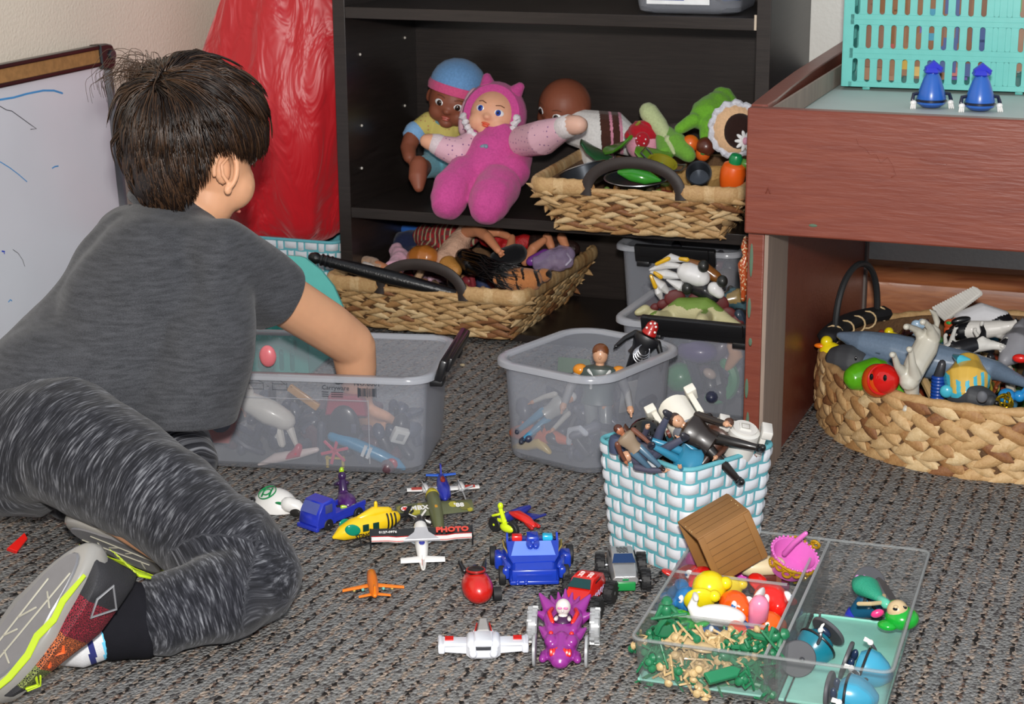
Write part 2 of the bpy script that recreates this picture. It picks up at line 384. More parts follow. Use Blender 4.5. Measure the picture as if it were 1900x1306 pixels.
MB().box(1.0, .022, .178, T(.5, .93, .467)).build('rear_apron', TER, tb, bev=.003)
g = MB()
for z, h in ((.34, .05), (.27, .03), (.22, .012), (.15, .03), (.095, .04), (.045, .03)):
    g.ell(.0026, .0008, h / 2, T(.012 + random.uniform(-.002, .004), 0, z), n=8, m=6)
g.ell(.006, .0008, .0022, T(.098, -.0002, .396)); g.ell(.004, .0007, .0012, T(.62, 0, .382))
g.build('chipped_green_paint', pm('4c6450', .7), tb)
g = MB()
pts = [G(1470 + 8 * k, 210, 0) for k in range(2)]
def scribble(seg, r=.0009):
    g.tube([(x, -.0003, z) for x, z in seg], r, 5)
for sg_, r_ in (([(.152, .52), (.156, .511), (.166, .507), (.172, .499), (.18, .5), (.187, .489), (.196, .497), (.203, .487), (.208, .473), (.203, .47)], .0009), ([(.24, .497), (.26, .493), (.275, .492)], .0009), ([(.03, .438), (.033, .445), (.036, .438)], .0014)):
    g = MB(); scribble(sg_, r_); g.build('dried_paint_run', TER, tb)

# ---------------------------------------------------------------- whiteboard
wbx = -1.93
wtop = V((-1.917, 2.948, .545)); Lw = 1.35; Hw = .555; tilt = radians(3)
wb = thing('whiteboard', 'large whiteboard with cork-brown top strip leaning on the pale wall', 'whiteboard', (wtop.x + Hw * sin(tilt), wtop.y, 0), rot=(0, -tilt, 0))
WBM = pm('e2e3ea', .25, var=.03, vs=6, coat=.3)
MB().box(.012, Lw - .03, Hw - .03, T(.0, -Lw / 2 - .012, Hw / 2 - .01)).build('writing_panel', WBM, wb)
fr = MB()
for z in (Hw - .005, Hw - .036): fr.box(.022, Lw - .03, .008, T(0, -Lw / 2, z), r=.002)
fr.build('top_rails', BLACK, wb)
MB().box(.016, Lw - .04, .026, T(0, -Lw / 2, Hw - .02)).build('cork_strip', pm('a87a48', .8, var=.2, vs=90), wb)
fr = MB(); fr.box(.014, .008, Hw - .04, T(0, -.004, Hw / 2 - .03)); fr.build('end_rail', pm('8d8d92', .5), wb)
fr = MB(); out = [(-.028, .0), (-.005, 0), (.012, -.004), (.02, -.018), (.018, -.04), (.006, -.05), (-.028, -.045)]
fr.prism([(a, b) for a, b in out], -.013, .013, t=T(0, -.012, Hw, 90, 0, 90), r=.003); fr.build('corner_cap', BLACK, wb)
fr = MB(); fr.lathe([(.0, 0), (.009, 0), (.009, .004), (0, .005)], t=T(.013, -.006, Hw - .022, 0, 90, 0), n=16); fr.build('corner_screw', DKGREY, wb)
def mark(px, mat, r, nm):
    mk = MB(); X = wb.location.x; inv = M.Translation(V(wb.location)) @ Euler((0, -tilt, 0)).to_matrix().to_4x4(); inv.invert(); ps = []
    for (x, y) in px:
        d = inv.to_3x3() @ ray(x, y); o = inv @ C0; ps.append(o + d * ((.0063 - o.x) / d.x))
    mk.tube(ps, r, 6, flat=.12, nrm=(0, 0, 1)); mk.build(nm, mat, wb)
BM = pm('4d9ad6', .6); KM = pm('30303a', .6)
mark([(0, 185), (25, 181), (50, 174), (80, 168), (100, 168), (116, 173)], BM, .0018, 'blue_marker_line')
mark([(0, 197), (12, 204), (22, 206), (40, 219), (55, 230), (68, 239), (57, 240)], KM, .0007, 'black_marker_line')
mark([(0, 300), (18, 311), (35, 324), (50, 337)], BM, .0009, 'blue_marker_line')
mark([(97, 312), (102, 309), (108, 308)], BM, .0012, 'blue_marker_line')
mark([(24, 463), (34, 470), (42, 482), (46, 494)], KM, .0005, 'black_marker_line')
mark([(4, 466), (9, 467), (8, 470)], pm('2848c8', .6), .0014, 'blue_marker_dots')
mark([(16, 560), (19, 556), (22, 558)], BM, .0011, 'blue_marker_line')

# ---------------------------------------------------------------- red satin bag
def satin():
    m, n, b = nt('red_satin'); b.inputs['Base Color'].default_value = lin('c21420'); b.inputs['Roughness'].default_value = .42
    b.inputs['Sheen Weight'].default_value = .8; b.inputs['Sheen Tint'].default_value = (1, .35, .35, 1); b.inputs['Anisotropic'].default_value = .5
    b.inputs['Specular IOR Level'].default_value = .6
    tc = n.nodes.new('ShaderNodeTexCoord'); no = n.nodes.new('ShaderNodeTexNoise'); no.inputs['Scale'].default_value = 1; no.inputs['Detail'].default_value = 3; no.inputs['Distortion'].default_value = 1.2
    mp = n.nodes.new('ShaderNodeMapping'); mp.inputs['Scale'].default_value = (17, 17, 6); mp.inputs['Rotation'].default_value = (.3, .25, 0)
    n.links.new(tc.outputs['Object'], mp.inputs[0]); n.links.new(mp.outputs[0], no.inputs['Vector'])
    bp = n.nodes.new('ShaderNodeBump'); bp.inputs['Strength'].default_value = .5; bp.inputs['Distance'].default_value = .03
    n.links.new(no.outputs['Fac'], bp.inputs['Height']); n.links.new(bp.outputs[0], b.inputs['Normal']); return m
SAT = satin()
bag = thing('drawstring_bag', 'bulging red satin drawstring bag beside the bookcase, resting on a woven bin', 'bag', (-1.708, 3.235, .136))
b_ = MB(); rs = []; n = 72
for k in range(34):
    t = k / 33; z = -.005 + t * .625
    w_ = .5 * (.235 + .10 * sin(min(1, t * 1.6) * pi * .5)) * (1 if t < .52 else 1 - .5 * ((t - .52) / .48) ** 1.3)
    d_ = .5 * (.15 + .1 * sin(min(1, t * 2.2) * pi / 2)) * (1 if t < .5 else 1 - .5 * ((t - .5) / .5))
    cl = sqrt(max(0, 1 - max(0, (.09 - t) / .09) ** 2)); w_ *= .55 + .45 * cl; d_ *= .55 + .45 * cl
    ring = []
    for j in range(n):
        a = 2 * pi * j / n; ca, sa = cos(a), sin(a)
        se = (abs(ca) ** 2.6 + abs(sa) ** 2.6) ** (-1 / 2.6)
        fold = .012 * noise.noise(V((ca * 2.2, sa * 2.2, t * 2.2))) + .010 * noise.noise(V((ca * 5 + t * 2, sa * 5, t * 3 + 7)))
        gather = (.010 * sin(a * 17 + 3 * sin(t * 9)) * max(0, (t - .72) / .28) + .004 * sin(a * 11 + t * 8) * max(0, t - .3))
        r_ = se * (1 + 0) ; x = ca * r_ * w_ * (1) + ca * (fold + gather); y = sa * r_ * d_ + sa * (fold + gather)
        x = x + .09 * max(0, t - .45) ** 1.1 + (0)
        ring.append((x, y, z + .006 * noise.noise(V((ca * 3, sa * 3, 5 + t * 4)))))
    rs.append(ring)
b_.rings(rs); b_.build('bag_body', SAT, bag, ang=80, sub=1)
b_ = MB(); pts = []
for k in range(60):
    a = 2 * pi * k / 60; pts.append((.045 + .085 * cos(a), .072 * sin(a), .50 + .035 * cos(a) + .004 * sin(a * 15)))
b_.tube(pts, .006, 8, closed=True); b_.build('gathered_neck', SAT, bag, ang=80)
b_ = MB(); rs = []
for k in range(9):
    t = k / 8; ring = []
    for j in range(60):
        a = 2 * pi * j / 60; R_ = .085 + .03 * t + .010 * sin(a * 15 + t * 2) * (.6 + t)
        ring.append((.05 + R_ * cos(a), .85 * R_ * sin(a), .575 + .07 * t))
    rs.append(ring)
b_.rings(rs, cap0=False, cap1=False); b_.build('ruffled_top', SAT, bag, ang=80)
# ---------------------------------------------------------------- woven seagrass baskets
SG = [wood_mat('seagrass_%d' % i, a, b, .62, (60, 60, 60), .3, 2) for i, (a, b) in enumerate([('b48c5c', 'c8a472'), ('c09c6a', 'd6b688'), ('9c7044', 'b48a58'), ('7a4c30', '96683e'), ('ccac7c', 'dec498')])]
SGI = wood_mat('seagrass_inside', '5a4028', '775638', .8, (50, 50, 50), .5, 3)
HANDLE = pm('2e2522', .55, var=.15, vs=60)
SGW = [(0, 34), (1, 30), (2, 16), (3, 8), (4, 12)]
def pickmat(dark=1.0):
    r = random.random() * 100; a = 0
    for m_, w_ in SGW:
        a += w_
        if r < a: return m_
    return 0
def leaf(mb, p, tg, up, nr, L, Wd, th, mi):
    """one folded blade of the braid, pointed at both ends"""
    rs = []
    for k in range(7):
        u = -1 + 2 * k / 6; wd = Wd * (1 - abs(u) ** 2.2) ** .8 + Wd * .05; h = th * (1 - abs(u) ** 2) + .0003
        c = p + tg * (L * u)
        rs.append([c + up * (wd * cos(q)) + nr * (h * sin(q)) for q in [2 * pi * j / 8 for j in range(8)]])
    mb.rings(rs, mi)
def braid_wall(mb, path, z0, z1, rows, step, deg=27, wk=.40):
    """path(s, t) -> point, s along in metres, t height share; path.total(t)"""
    for r in range(rows):
        t = (r + .5) / rows; per = path.total(t); cnt = max(8, int(per / step)); hr = (z1 - z0) / rows
        dirn = 1 if (r % 2 == 0) else 1
        for k in range(cnt):
            s_ = (k + (r % 2) * .5) / cnt
            for half in (1, -1):
                lim = .6 if (r == 0 and half < 0) or (r == rows - 1 and half > 0) else 1
                p, tg, up, nr = path.at(s_ + half * .0, t)
                p = p + up * (half * hr * .24) + tg * (random.uniform(-.1, .1) * step) + nr * .002
                ang = radians(deg + random.uniform(-4, 4)) * -half * lim
                d = (tg * cos(ang) + up * sin(ang)).normalized(); u2 = nr.cross(d).normalized()
                d = (d + nr * (.13 * half)).normalized()
                leaf(mb, p, d, u2, nr, step * random.uniform(.66, .80), hr * wk * random.uniform(.9, 1.1), .0055, pickmat())
class RectPath:
    def __init__(s, wb_, db_, wt, dt, h, r, sx=0, sy=0): s.a = (wb_, db_, wt, dt, h, r, sx, sy)
    def ring(s, t, off=0, n=6):
        wb_, db_, wt, dt, h, r, sx, sy = s.a
        return [(x + sx * t, y + sy * t, h * t) for x, y in rr(wb_ + (wt - wb_) * t + off, db_ + (dt - db_) * t + off, r, n)]
    def total(s, t):
        R = s.ring(t); return sum((V(R[i]) - V(R[i - 1])).length for i in range(len(R)))
    def at(s, q, t):
        R = [V(p) for p in s.ring(t)]; q = q % 1; tot = s.total(t) * q; i = 0
        while True:
            a, b = R[i % len(R)], R[(i + 1) % len(R)]; L = (b - a).length
            if tot <= L or i > 500: break
            tot -= L; i += 1
        p = a.lerp(b, tot / max(L, 1e-6)); t2 = min(1, t + .05); 
        tg = (b - a).normalized(); R2_ = s.ring(t2); a2, b2 = V(R2_[i % len(R)]), V(R2_[(i + 1) % len(R)])
        up = (a2.lerp(b2, tot / max(L, 1e-6)) - p).normalized() if t2 > t else V((0, 0, 1))
        return p, tg, up, tg.cross(up)
class RoundPath:
    def __init__(s, rb, rt_, h, e=1.0): s.a = (rb, rt_, h, e)
    def ring(s, t, off=0, n=96):
        rb, rt_, h, e = s.a; R = rb + (rt_ - rb) * t + .008 * sin(t * pi) + off / 2
        return [(R * cos(2 * pi * k / n), e * R * sin(2 * pi * k / n), h * t) for k in range(n)]
    def total(s, t): return 2 * pi * s.a[1]
    def at(s, q, t):
        rb, rt_, h, e = s.a; R = rb + (rt_ - rb) * t + .008 * sin(t * pi); A = 2 * pi * q
        p = V((R * cos(A), e * R * sin(A), h * t)); tg = V((-sin(A), e * cos(A), 0)).normalized(); up = V((0, 0, 1))
        return p, tg, up, tg.cross(up)
def basket_shell(path, mb, th=.006):
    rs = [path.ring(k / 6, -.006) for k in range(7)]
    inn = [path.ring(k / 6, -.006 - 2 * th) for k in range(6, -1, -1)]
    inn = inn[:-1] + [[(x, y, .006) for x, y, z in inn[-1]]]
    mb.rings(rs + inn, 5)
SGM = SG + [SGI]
def rect_basket(label, loc, rz, wb_, db_, wt, dt, h, name='seagrass_basket', group=None):
    root = thing(name, label, 'basket', loc, rz)
    path = RectPath(wb_, db_, wt, dt, h, .022)
    mb = MB(); basket_shell(path, mb); braid_wall(mb, path, 0, h, 5, .047, 17, .42); 
    # foot and top cord
    for t, r in ((.02, .005), (.97, .005)):
        R = path.ring(t, .004); mb.tube(R, r, 8, closed=True, mi=0)
    # wrapped corner posts
    mb.build('woven_body', SGM, root, ang=60)
    # wrapped rim with a dip at each handle
    for sgn in (1, -1):
        rim = MB(); R = [V(p) for p in path.ring(1.0, .004, 8)]
        pts = []
        hw = .085
        y_ = dt / 2
        # half the rim: from handle edge front round one side to handle edge back
        half = [(sgn * hw, -y_), (sgn * (wt / 2 - .03), -y_)]
        for k in range(7):
            a = radians(-90 + 90 * k / 6); half.append((sgn * (wt / 2 - .025 + .025 * cos(a)), -y_ + .025 + .025 * sin(a)))
        for k in range(7):
            a = radians(90 * k / 6); half.append((sgn * (wt / 2 - .025 + .025 * cos(a)), y_ - .025 + .025 * sin(a)))
        half += [(sgn * (wt / 2 - .03), y_), (sgn * hw, y_)]
        fine = []
        for a, b in zip(half, half[1:]):
            a, b = V((*a, h)), V((*b, h)); q = max(1, int((b - a).length / .006))
            fine += [a.lerp(b, i / q) for i in range(q)]
        fine.append(V((*half[-1], h)))
        rim.tube([p + V((0, 0, .002)) for p in fine], [.0150 + .0008 * sin(i * 1.9) for i in range(len(fine))], 12, flat=.55, nrm=(0, 0, 1), mi=0)
        rim.m = [(1 if (i // 36) % 3 else (0 if (i // 108) % 4 else 2)) for i in range(len(rim.m))]
        rim.build('wrapped_rim', [SG[1], SG[0], SG[2]], root, ang=60)
    for sgn in (-1, 1):
        hd = MB(); pts = []
        for k in range(21):
            a = pi * k / 20; pts.append((-.086 * cos(a), sgn * (dt / 2 + .004), h - .010 + .062 * sin(a) ** .8))
        hd.tube(pts, .0045, 10, flat=2.4, nrm=(0, 1, 0), rnd=False); hd.build('arched_handle', HANDLE, root)
    return root
AB = rect_basket('rectangular seagrass basket of toy food, overhanging the middle shelf', (-.925, 3.235, .238), radians(2), .29, .33, .375, .40, .080)
BB = rect_basket('rectangular seagrass basket of dolls, on the floor under the middle shelf', (-1.325, 3.25, .016), radians(-1), .31, .33, .40, .42, .088)
# round basket
RBc = V((-.26, 2.92, 0))
rb_ = thing('round_basket', 'round seagrass basket full of toy animals under the terracotta table', 'basket', RBc)
rp = RoundPath(.283, .286, .108)
mb = MB(); basket_shell(rp, mb, .007); braid_wall(mb, rp, 0, .108, 4, .040)
for t, r in ((.03, .007), (1.0, .0075)):
    R = rp.ring(t, .004, 200); n_ = len(R); o = len(mb.f)
    mb.tube(R, [r + .0012 * sin(i * 1.5) for i in range(n_)], 8, closed=True)
mb.build('woven_body', SGM, rb_, ang=60)
hd = MB(); ac = radians(181)
hA = W(1545, 610, 2.96) - RBc
def onrim(px, py): return G(px, py, .115) - RBc
p0, p1 = V((-.272, -.02, .118)), V((-.262, .165, .118))
p0 = V((-.285, .0, .118)); p1 = V((-.225, .185, .118))
mid = (p0 + p1) / 2; hd.tube([p0.lerp(p1, k / 10) + (mid.normalized() * .012 * sin(pi * k / 10)) for k in range(11)], .013, 8, flat=1.5, nrm=(0, 0, 1)); hd.build('handle_sleeve', pm('17171a', .7), rb_)
hd = MB(); q0, q1 = p0.lerp(p1, .12), p0.lerp(p1, .88)
hd.tube([q0.lerp(q1, (1 - cos(pi * k / 20)) / 2) + V((0, 0, .105 * sin(pi * k / 20) ** .8)) for k in range(21)], .0055, 8); hd.build('hoop_handle', pm('26282a', .5), rb_)
hd = MB()
for k in range(5):
    p = p0.lerp(p1, .1 + .2 * k); hd.torus(.015, .0016, T(p.x, p.y, p.z, 90, 0, 20), n=14)
hd.build('raffia_stitch', SG[4], rb_)

# ---------------------------------------------------------------- teal and white woven bins
TEAL = pm('5fa9b4', .7, var=.08, vs=90); PAPER = pm('cfd3d9', .55, var=.03, vs=30, bump=.2, bs=900)
def weave_bin(label, loc, rz, wb_, db_, wt, dt, h, name='woven_bin', dark=False):
    root = thing(name, label, 'basket', loc, rz)
    path = RectPath(wb_, db_, wt, dt, h, .02)
    mb = MB(); rs = [path.ring(k / 4, 0) for k in range(5)]; inn = [path.ring(k / 4, -.006) for k in range(4, -1, -1)]
    inn = inn[:-1] + [[(x, y, .004) for x, y, z in inn[-1]]]; mb.rings(rs + inn, 0)
    rows = int(round(h / .0195)); hr = h / rows
    def patch(s0, t0, ws, ht, ph):
        NX, NY = 6, 4; vs = []; per = path.total(t0)
        for j in range(NY + 1):
            for i in range(NX + 1):
                u, v = i / NX * 2 - 1, j / NY * 2 - 1
                t = min(1.0, max(0, t0 + v * ht / h / 2))
                p, tg, up, nr = path.at(s0 + u * ws / 2 / per, t)
                e = (1 - (u * u if not ph else u ** 6)) * .9 + .1 if not ph else (1 - v * v) * .9 + .1
                edge = 1 if max(abs(u), abs(v)) < .99 else 0
                vs.append(p + nr * (.0004 + .0026 * e * edge) + (V((0, 0, .0012)) * (u * u) if ph == 0 else V((0, 0, -.0014 * (1 - u * u)))))
        fs = [(j * (NX + 1) + i, j * (NX + 1) + i + 1, (j + 1) * (NX + 1) + i + 1, (j + 1) * (NX + 1) + i) for j in range(NY) for i in range(NX)]
        mb.add(vs, fs, 1)
    for r in range(rows):
        t = (r + .5) / rows; per = path.total(t); cnt = int(round(path.total(.5) / .0435))
        for k in range(cnt):
            s0 = (k + .5 * (r % 2)) / cnt
            patch(s0, t, .0246 * per / cnt / .0435, hr * .72, 0)
            patch(s0 + .5 / cnt, t, .0120 * per / cnt / .0435, hr * .90, 1)
    R = path.ring(1.0, -.003); mb.tube(R, .0035, 8, closed=True, mi=0)
    mb.build('woven_shell', [TEAL, PAPER], root, ang=55)
    return root
TW = weave_bin('open teal and white woven cube basket heaped with small action figures', (-.598, 2.228, 0), radians(-29.8), .150, .148, .174, .168, .150)
LW = weave_bin('tall teal and white woven bin under the red satin bag', (-1.69, 3.26, 0), radians(0), .25, .2, .27, .22, .155)

# ---------------------------------------------------------------- clear storage tubs
FROST = see_through('b2b6c0', .21, .60, .28, 'frosted_plastic')
FROSTD = see_through('c2c5cc', .42, .8, .2, 'frosted_plastic_thick')
def tub(label, loc, rz, wb_, db_, wt, dt, h, r=.035, name='storage_tub', rimw=.012, thick=.0022):
    root = thing(name, label, 'storage tub', loc, rz)
    mb = MB(); R = lambda w_, d_, z, rad=r: [(x, y, z) for x, y in rr(w_, d_, rad, 8)]
    L = lambda a, b, t: a + (b - a) * t
    rs = [R(wb_ - .02, db_ - .02, 0), R(wb_ - .004, db_ - .004, .004), R(wb_, db_, .012)] + [R(L(wb_, wt, t), L(db_, dt, t), L(.012, h, t)) for t in (.3, .6, .85, .97)]
    rs2 = [R(L(wb_, wt, t) - 2 * thick, L(db_, dt, t) - 2 * thick, L(.012, h, t)) for t in (.97, .85, .6, .3)] + [R(wb_ - 2 * thick, db_ - 2 * thick, .012), R(wb_ - .03, db_ - .03, .004)]
    mb.rings(rs + rs2); mb.build('tub_wall', FROST, root, ang=50)
    mb = MB(); a, b = wt, dt
    rs = [R(a - 2 * thick, b - 2 * thick, h * .965), R(a - 2 * thick, b - 2 * thick, h - .001), R(a, b, h + .0012), R(a + rimw * 1.7, b + rimw * 1.7, h + .0008, r + rimw), R(a + rimw * 2, b + rimw * 2, h - .002, r + rimw), R(a + rimw * 2, b + rimw * 2, h - .0085, r + rimw),
          R(a + rimw * 2 - .003, b + rimw * 2 - .003, h - .0085, r + rimw), R(a + rimw * 1.6, b + rimw * 1.6, h - .003, r + rimw), R(a + .002, b + .002, h - .003), R(a + .0005, b + .0005, h * .965)]
    mb.rings(rs, closed=True); mb.build('rim', FROSTD, root, ang=50)
    return root
BINB = tub('open frosted tub in front of the latched tub, pilot figure sitting up in it', (-.847, 2.570, 0), radians(-16.7), .178, .212, .19, .225, .158, .04)
BINA = tub('open frosted tub with black end latch, the child reaching into it', (-1.242, 2.428, 0), radians(12.5), .365, .205, .385, .225, .158, .03)
# latch clip on tub A
def latch(root, w_, t, nm='latch_clip'):
    mb = MB(); mb.box(.012, w_, .034, t @ T(.008, 0, -.002, 0, 18, 0), r=.003); mb.box(.006, w_ * .86, .022, t @ T(.018, 0, .004, 0, 18, 0), r=.002)
    mb.box(.02, w_ * .16, .01, t @ T(.0, -w_ * .4, -.022), r=.002); mb.box(.02, w_ * .16, .01, t @ T(.0, w_ * .4, -.022), r=.002)
    mb.build(nm, BLACK, root)
latch(BINA, .19, T(.205, 0, .165)); latch(BINA, .19, T(-.205, 0, .165, 0, 0, 180))
# moulded panel on the long front and the printed sheet
lb = MB(); lb.box(.27, .0006, .0012, T(-.03, -.109, .118)); lb.box(.0012, .0006, .10, T(.105, -.105, .068)); lb.build('moulded_ridge', FROSTD, BINA)
lb = MB(); inv = BINA.matrix_world
tk = lambda x, z: T(x, -.1128, z, 90, 0, 0)
lb.text('NO.6001', .0105, tk(.106, .146)); 
for k in range(17): lb.box(random.choice((.0007, .0011, .0016)), .0003, .0125 if k % 8 else .015, T(.092 + .0017 * k, -.1123, .1325))
lb.text('Carryware', .0095, tk(.058, .138)); lb.torus(.0048, .0013, tk(.062, .1495), n=16, a0=40, a1=330); lb.torus(.0030, .0013, tk(.067, .1485), n=16, a0=140, a1=400)
for z in (.131, .1277, .1245): lb.box(.010, .0003, .0011, T(.042, -.1122, z)); lb.box(.018, .0003, .0010, T(.060, -.1122, z))
lb.text('THREE LAYER SECURE LOCK BOX', .0062, tk(-.075, .1555))
for k in range(4):
    x = -.135 + .036 * k
    for q, (dx, dz, a) in enumerate(((0, .0, 0), (.0, .006, 12 * k), (0, -.009, 0))): lb.box(.022, .0003, .0005, T(x + dx, -.1124, .141 + dz, 0, a, 0))
    for dx in (-.011, .011): lb.box(.0005, .0003, .012, T(x + dx, -.1122, .137))
    lb.box(.003, .0003, .0006, T(x + .018, -.1122, .137))
lb.build('printed_label', pm('3c4048', .7), BINA)
# tub on the bookcase floor behind, with black handle, and the latched tub in front of it
BINC = tub('frosted tub with black handle standing inside the bookcase bottom', (-.862, 3.235, .015), radians(0), .195, .20, .215, .22, .185, .02)
latch(BINC, .15, T(0, -.115, .178, 0, 0, -90), 'black_handle')
BIND = tub('frosted tub with black front latch, toy dinosaur and bird riding on top', (-.735, 2.885, 0), radians(-2), .235, .21, .25, .225, .158, .03)
latch(BIND, .185, T(.015, -.125, .160, 0, 0, -90))
# tub on the upper shelf
BINE = tub('small clear tub with a printed label on the shelf above the dolls', (-.862, 3.232, .6165), radians(3), .185, .18, .205, .21, .09, .03)
lb = MB(); lb.box(.112, .0006, .07, T(-.015, -.0985, .052, 7, 0, 0), r=0); lb.build('label', pm('eef0f2', .5), BINE)
lb = MB(); lb.box(.062, .0006, .06, T(-.035, -.0995, .054, 7, 0, 0)); lb.build('label_print', pm('24449a', .5), BINE)
lb = MB()
for k in range(12): lb.box(.0012 if k % 3 else .002, .0006, .03, T(.008 + .0026 * k, -.0985, .045, 7, 0, 0))
lb.text('STORAGE', .009, T(-.035, -.0985, .0385, 97, 0, 0)); lb.build('barcode', pm('3a3c46', .5), BINE)
# black grip of the second frosted tub: teal baskets behind the child
TQ = plast('64bcb4', .3)
def slot_wall(mb, w_, h_, nx, ny, t, mi=0, th=.003, mx=.02, gy=.5, sh=.70, sw=.42, skip=()):
    """a wall in the x-z plane with rows of rounded slots, built as bars round the openings"""
    rows = ny; rh = h_ / rows; cw = (w_ - 2 * mx) / nx
    mb.box(mx + cw * (1 - sw) / 2, th, h_, t @ T(-w_ / 2 + (mx + cw * (1 - sw) / 2) / 2, 0, h_ / 2)); mb.box(mx + cw * (1 - sw) / 2, th, h_, t @ T(w_ / 2 - (mx + cw * (1 - sw) / 2) / 2, 0, h_ / 2))
    for r in range(rows):
        z0 = r * rh; a = rh * (1 - sh) / 2
        for z in (z0 + a / 2, z0 + rh - a / 2): mb.box(w_ - 2 * mx, th, a, t @ T(0, 0, z))
        for k in range(nx - 1): mb.box(cw * (1 - sw), th, rh * sh, t @ T(-w_ / 2 + mx + cw * (k + 1), 0, z0 + rh / 2))
        for k in skip: mb.box(cw * sw, th, rh * sh, t @ T(-w_ / 2 + mx + cw * (k + .5), 0, z0 + rh / 2))
        for k in range(nx):   # rounded ends of each slot
            xc = -w_ / 2 + mx + cw * (k + .5); hw = cw * sw / 2
            for e in (1, -1):
                zc = z0 + rh / 2 + e * rh * sh / 2
                for sx in (-1, 1):
                    pts = [(xc + sx * hw, 0)] + [(xc + sx * hw * cos(radians(q)), -e * hw * (1 - sin(radians(q)))) for q in (0, 30, 60, 90)] 
                    pts = [(x, z) for x, z in pts[1:]] + [(xc + sx * hw, 0)]
                    vs = [(x, yy, zc + z) for yy in (-th / 2, th / 2) for x, z in pts]; m_ = len(pts)
                    mb.add(vs, [tuple(range(m_)), tuple(range(m_, 2 * m_))[::-1]] + [(i, (i + 1) % m_, m_ + (i + 1) % m_, m_ + i) for i in range(m_)], mi, t)
def caddy(label, loc, rz, w_, d_, h_, nx, ny, ndx, name='plastic_basket', skip=()):
    root = thing(name, label, 'basket', loc, rz); mb = MB()
    slot_wall(mb, w_, h_, nx, ny, T(0, -d_ / 2, .006), skip=skip, mx=.010); slot_wall(mb, w_, h_, nx, ny, T(0, d_ / 2, .006))
    slot_wall(mb, d_, h_, ndx, ny, T(-w_ / 2, 0, .006, 0, 0, 90)); slot_wall(mb, d_, h_, ndx, ny, T(w_ / 2, 0, .006, 0, 0, 90))
    mb.box(w_, d_, .004, T(0, 0, .008))
    for x in (-1, 1):
        for y in (-1, 1): mb.box(.012, .008, .006, T(x * w_ * .38, y * d_ * .42, .003), r=.001)
    mb.build('slotted_body', TQ, root, bev=.0006, ang=30); return root
CB = caddy('turquoise slotted plastic basket of picture cards on top of the terracotta table', (-.396, 3.064, .52), radians(3), .315, .17, .215, 15, 4, 8, skip=(11, 12))
mb = MB(); mb.box(.004, .004, .20, T(0, 0, 0)); 
# turquoise caddy behind the child: arched end wall
CC = thing('plastic_caddy', 'turquoise plastic caddy with an arched handle panel behind the child', 'caddy', (-1.562, 2.885, 0), radians(8))
mb = MB(); out = [(-.16, 0), (.142, 0), (.142, .06), (.138, .10), (.122, .137), (.10, .165), (.070, .187), (.06, .190), (-.12, .192), (-.16, .18)]
mb.prism(out, -.003, .003, t=T(0, 0, 0, 90, 0, 0)); mb.build('handle_panel', TQ, CC)
mb = MB(); slot_wall(mb, .28, .115, 12, 2, T(-.03, -.12, 0)); mb.box(.28, .12, .004, T(-.03, -.06, .003)); mb.build('slotted_body', plast('3f9e94'), CC)
# ---------------------------------------------------------------- the child
SK = pm('daa37e', .5, spec=.35, var=.05, vs=25, sss=.12, bump=.05, bs=900)
SHIRT = heather('grey_heather_jersey', '333437', '4d4e52'); PANT = streak_mat('streaked_jersey', '1e1f24', '84868c')
CUFF = pm('1b1b20', .9, spec=.1, bump=.3, bs=900)
kid = thing('person', 'person kneeling with back turned, grey T-shirt and streaked trousers, reaching into a tub', 'person', (-1.2, 1.95, 0))
KO = V(kid.location)
def L_(p): return p - KO
pelvis = W(45, 835, 1.93); hipR = W(120, 822, 1.90); hipL = W(80, 800, 2.05)
kneeR = G(478, 1072, .066); calfR = G(395, 1122, .055); ankR = G(228, 1158, .046)
kneeL = W(330, 905, 2.10); kneeL.z = .085; ankL = W(130, 915, 2.00)
waist = W(95, 760, 1.98); belly = W(210, 700, 2.04); chest = W(262, 590, 2.09); upch = W(310, 490, 2.15)
shR = W(410, 486, 2.13); shL = W(252, 450, 2.29); neck = W(325, 400, 2.21); nb = W(345, 345, 2.22)
headc = W(366, 270, 2.22); elb = W(655, 640, 2.375); wri = W(668, 740, 2.41); wri.z = max(wri.z, .075)
elL = W(420, 640, 2.36); hanL = W(430, 730, 2.44)
face_d = (S(cos(radians(50)), 0, sin(radians(50))) - V((0, 0, .36))).normalized()
hup = (V((0, 0, 1)) + face_d * .36).normalized(); hb = basis(face_d, hup)    # x forward, y left, z up
def H(x, y, z): return headc + hb[0] * x + hb[1] * y + hb[2] * z
HM = M(hb).transposed().to_4x4(); HM.translation = headc
def bodyT(m): m2 = m.copy(); m2.translation = m.translation - KO; return m2
b = MB(); q = L_
def seg(b, *a, n=18):
    pts = [q(x) for x in a[0::2]]; b.tube(pts, list(a[1::2]), n)
seg(b, pelvis, .085, chest, .095, upch, .08, neck, .055)
seg(b, upch, .06, shR, .043); seg(b, upch, .06, shL, .043)
seg(b, neck, .042, nb, .043, H(-.02, 0, -.02), .05)
seg(b, hipR, .07, kneeR, .048); seg(b, kneeR, .045, calfR, .047, ankR, .03)
seg(b, hipL, .07, kneeL, .048); seg(b, kneeL, .045, kneeL.lerp(ankL, .8), .03)
up1 = shR.lerp(elb, .5)
seg(b, shR, .041, up1 + V((0, 0, .004)), .038, shR.lerp(elb, .8) + V((0, 0, .004)), .037, elb, .034)
fo = elb.lerp(wri, .45)
seg(b, elb, .034, fo, .031, wri, .020)
seg(b, shL, .041, elL, .034); seg(b, elL, .033, hanL, .021)
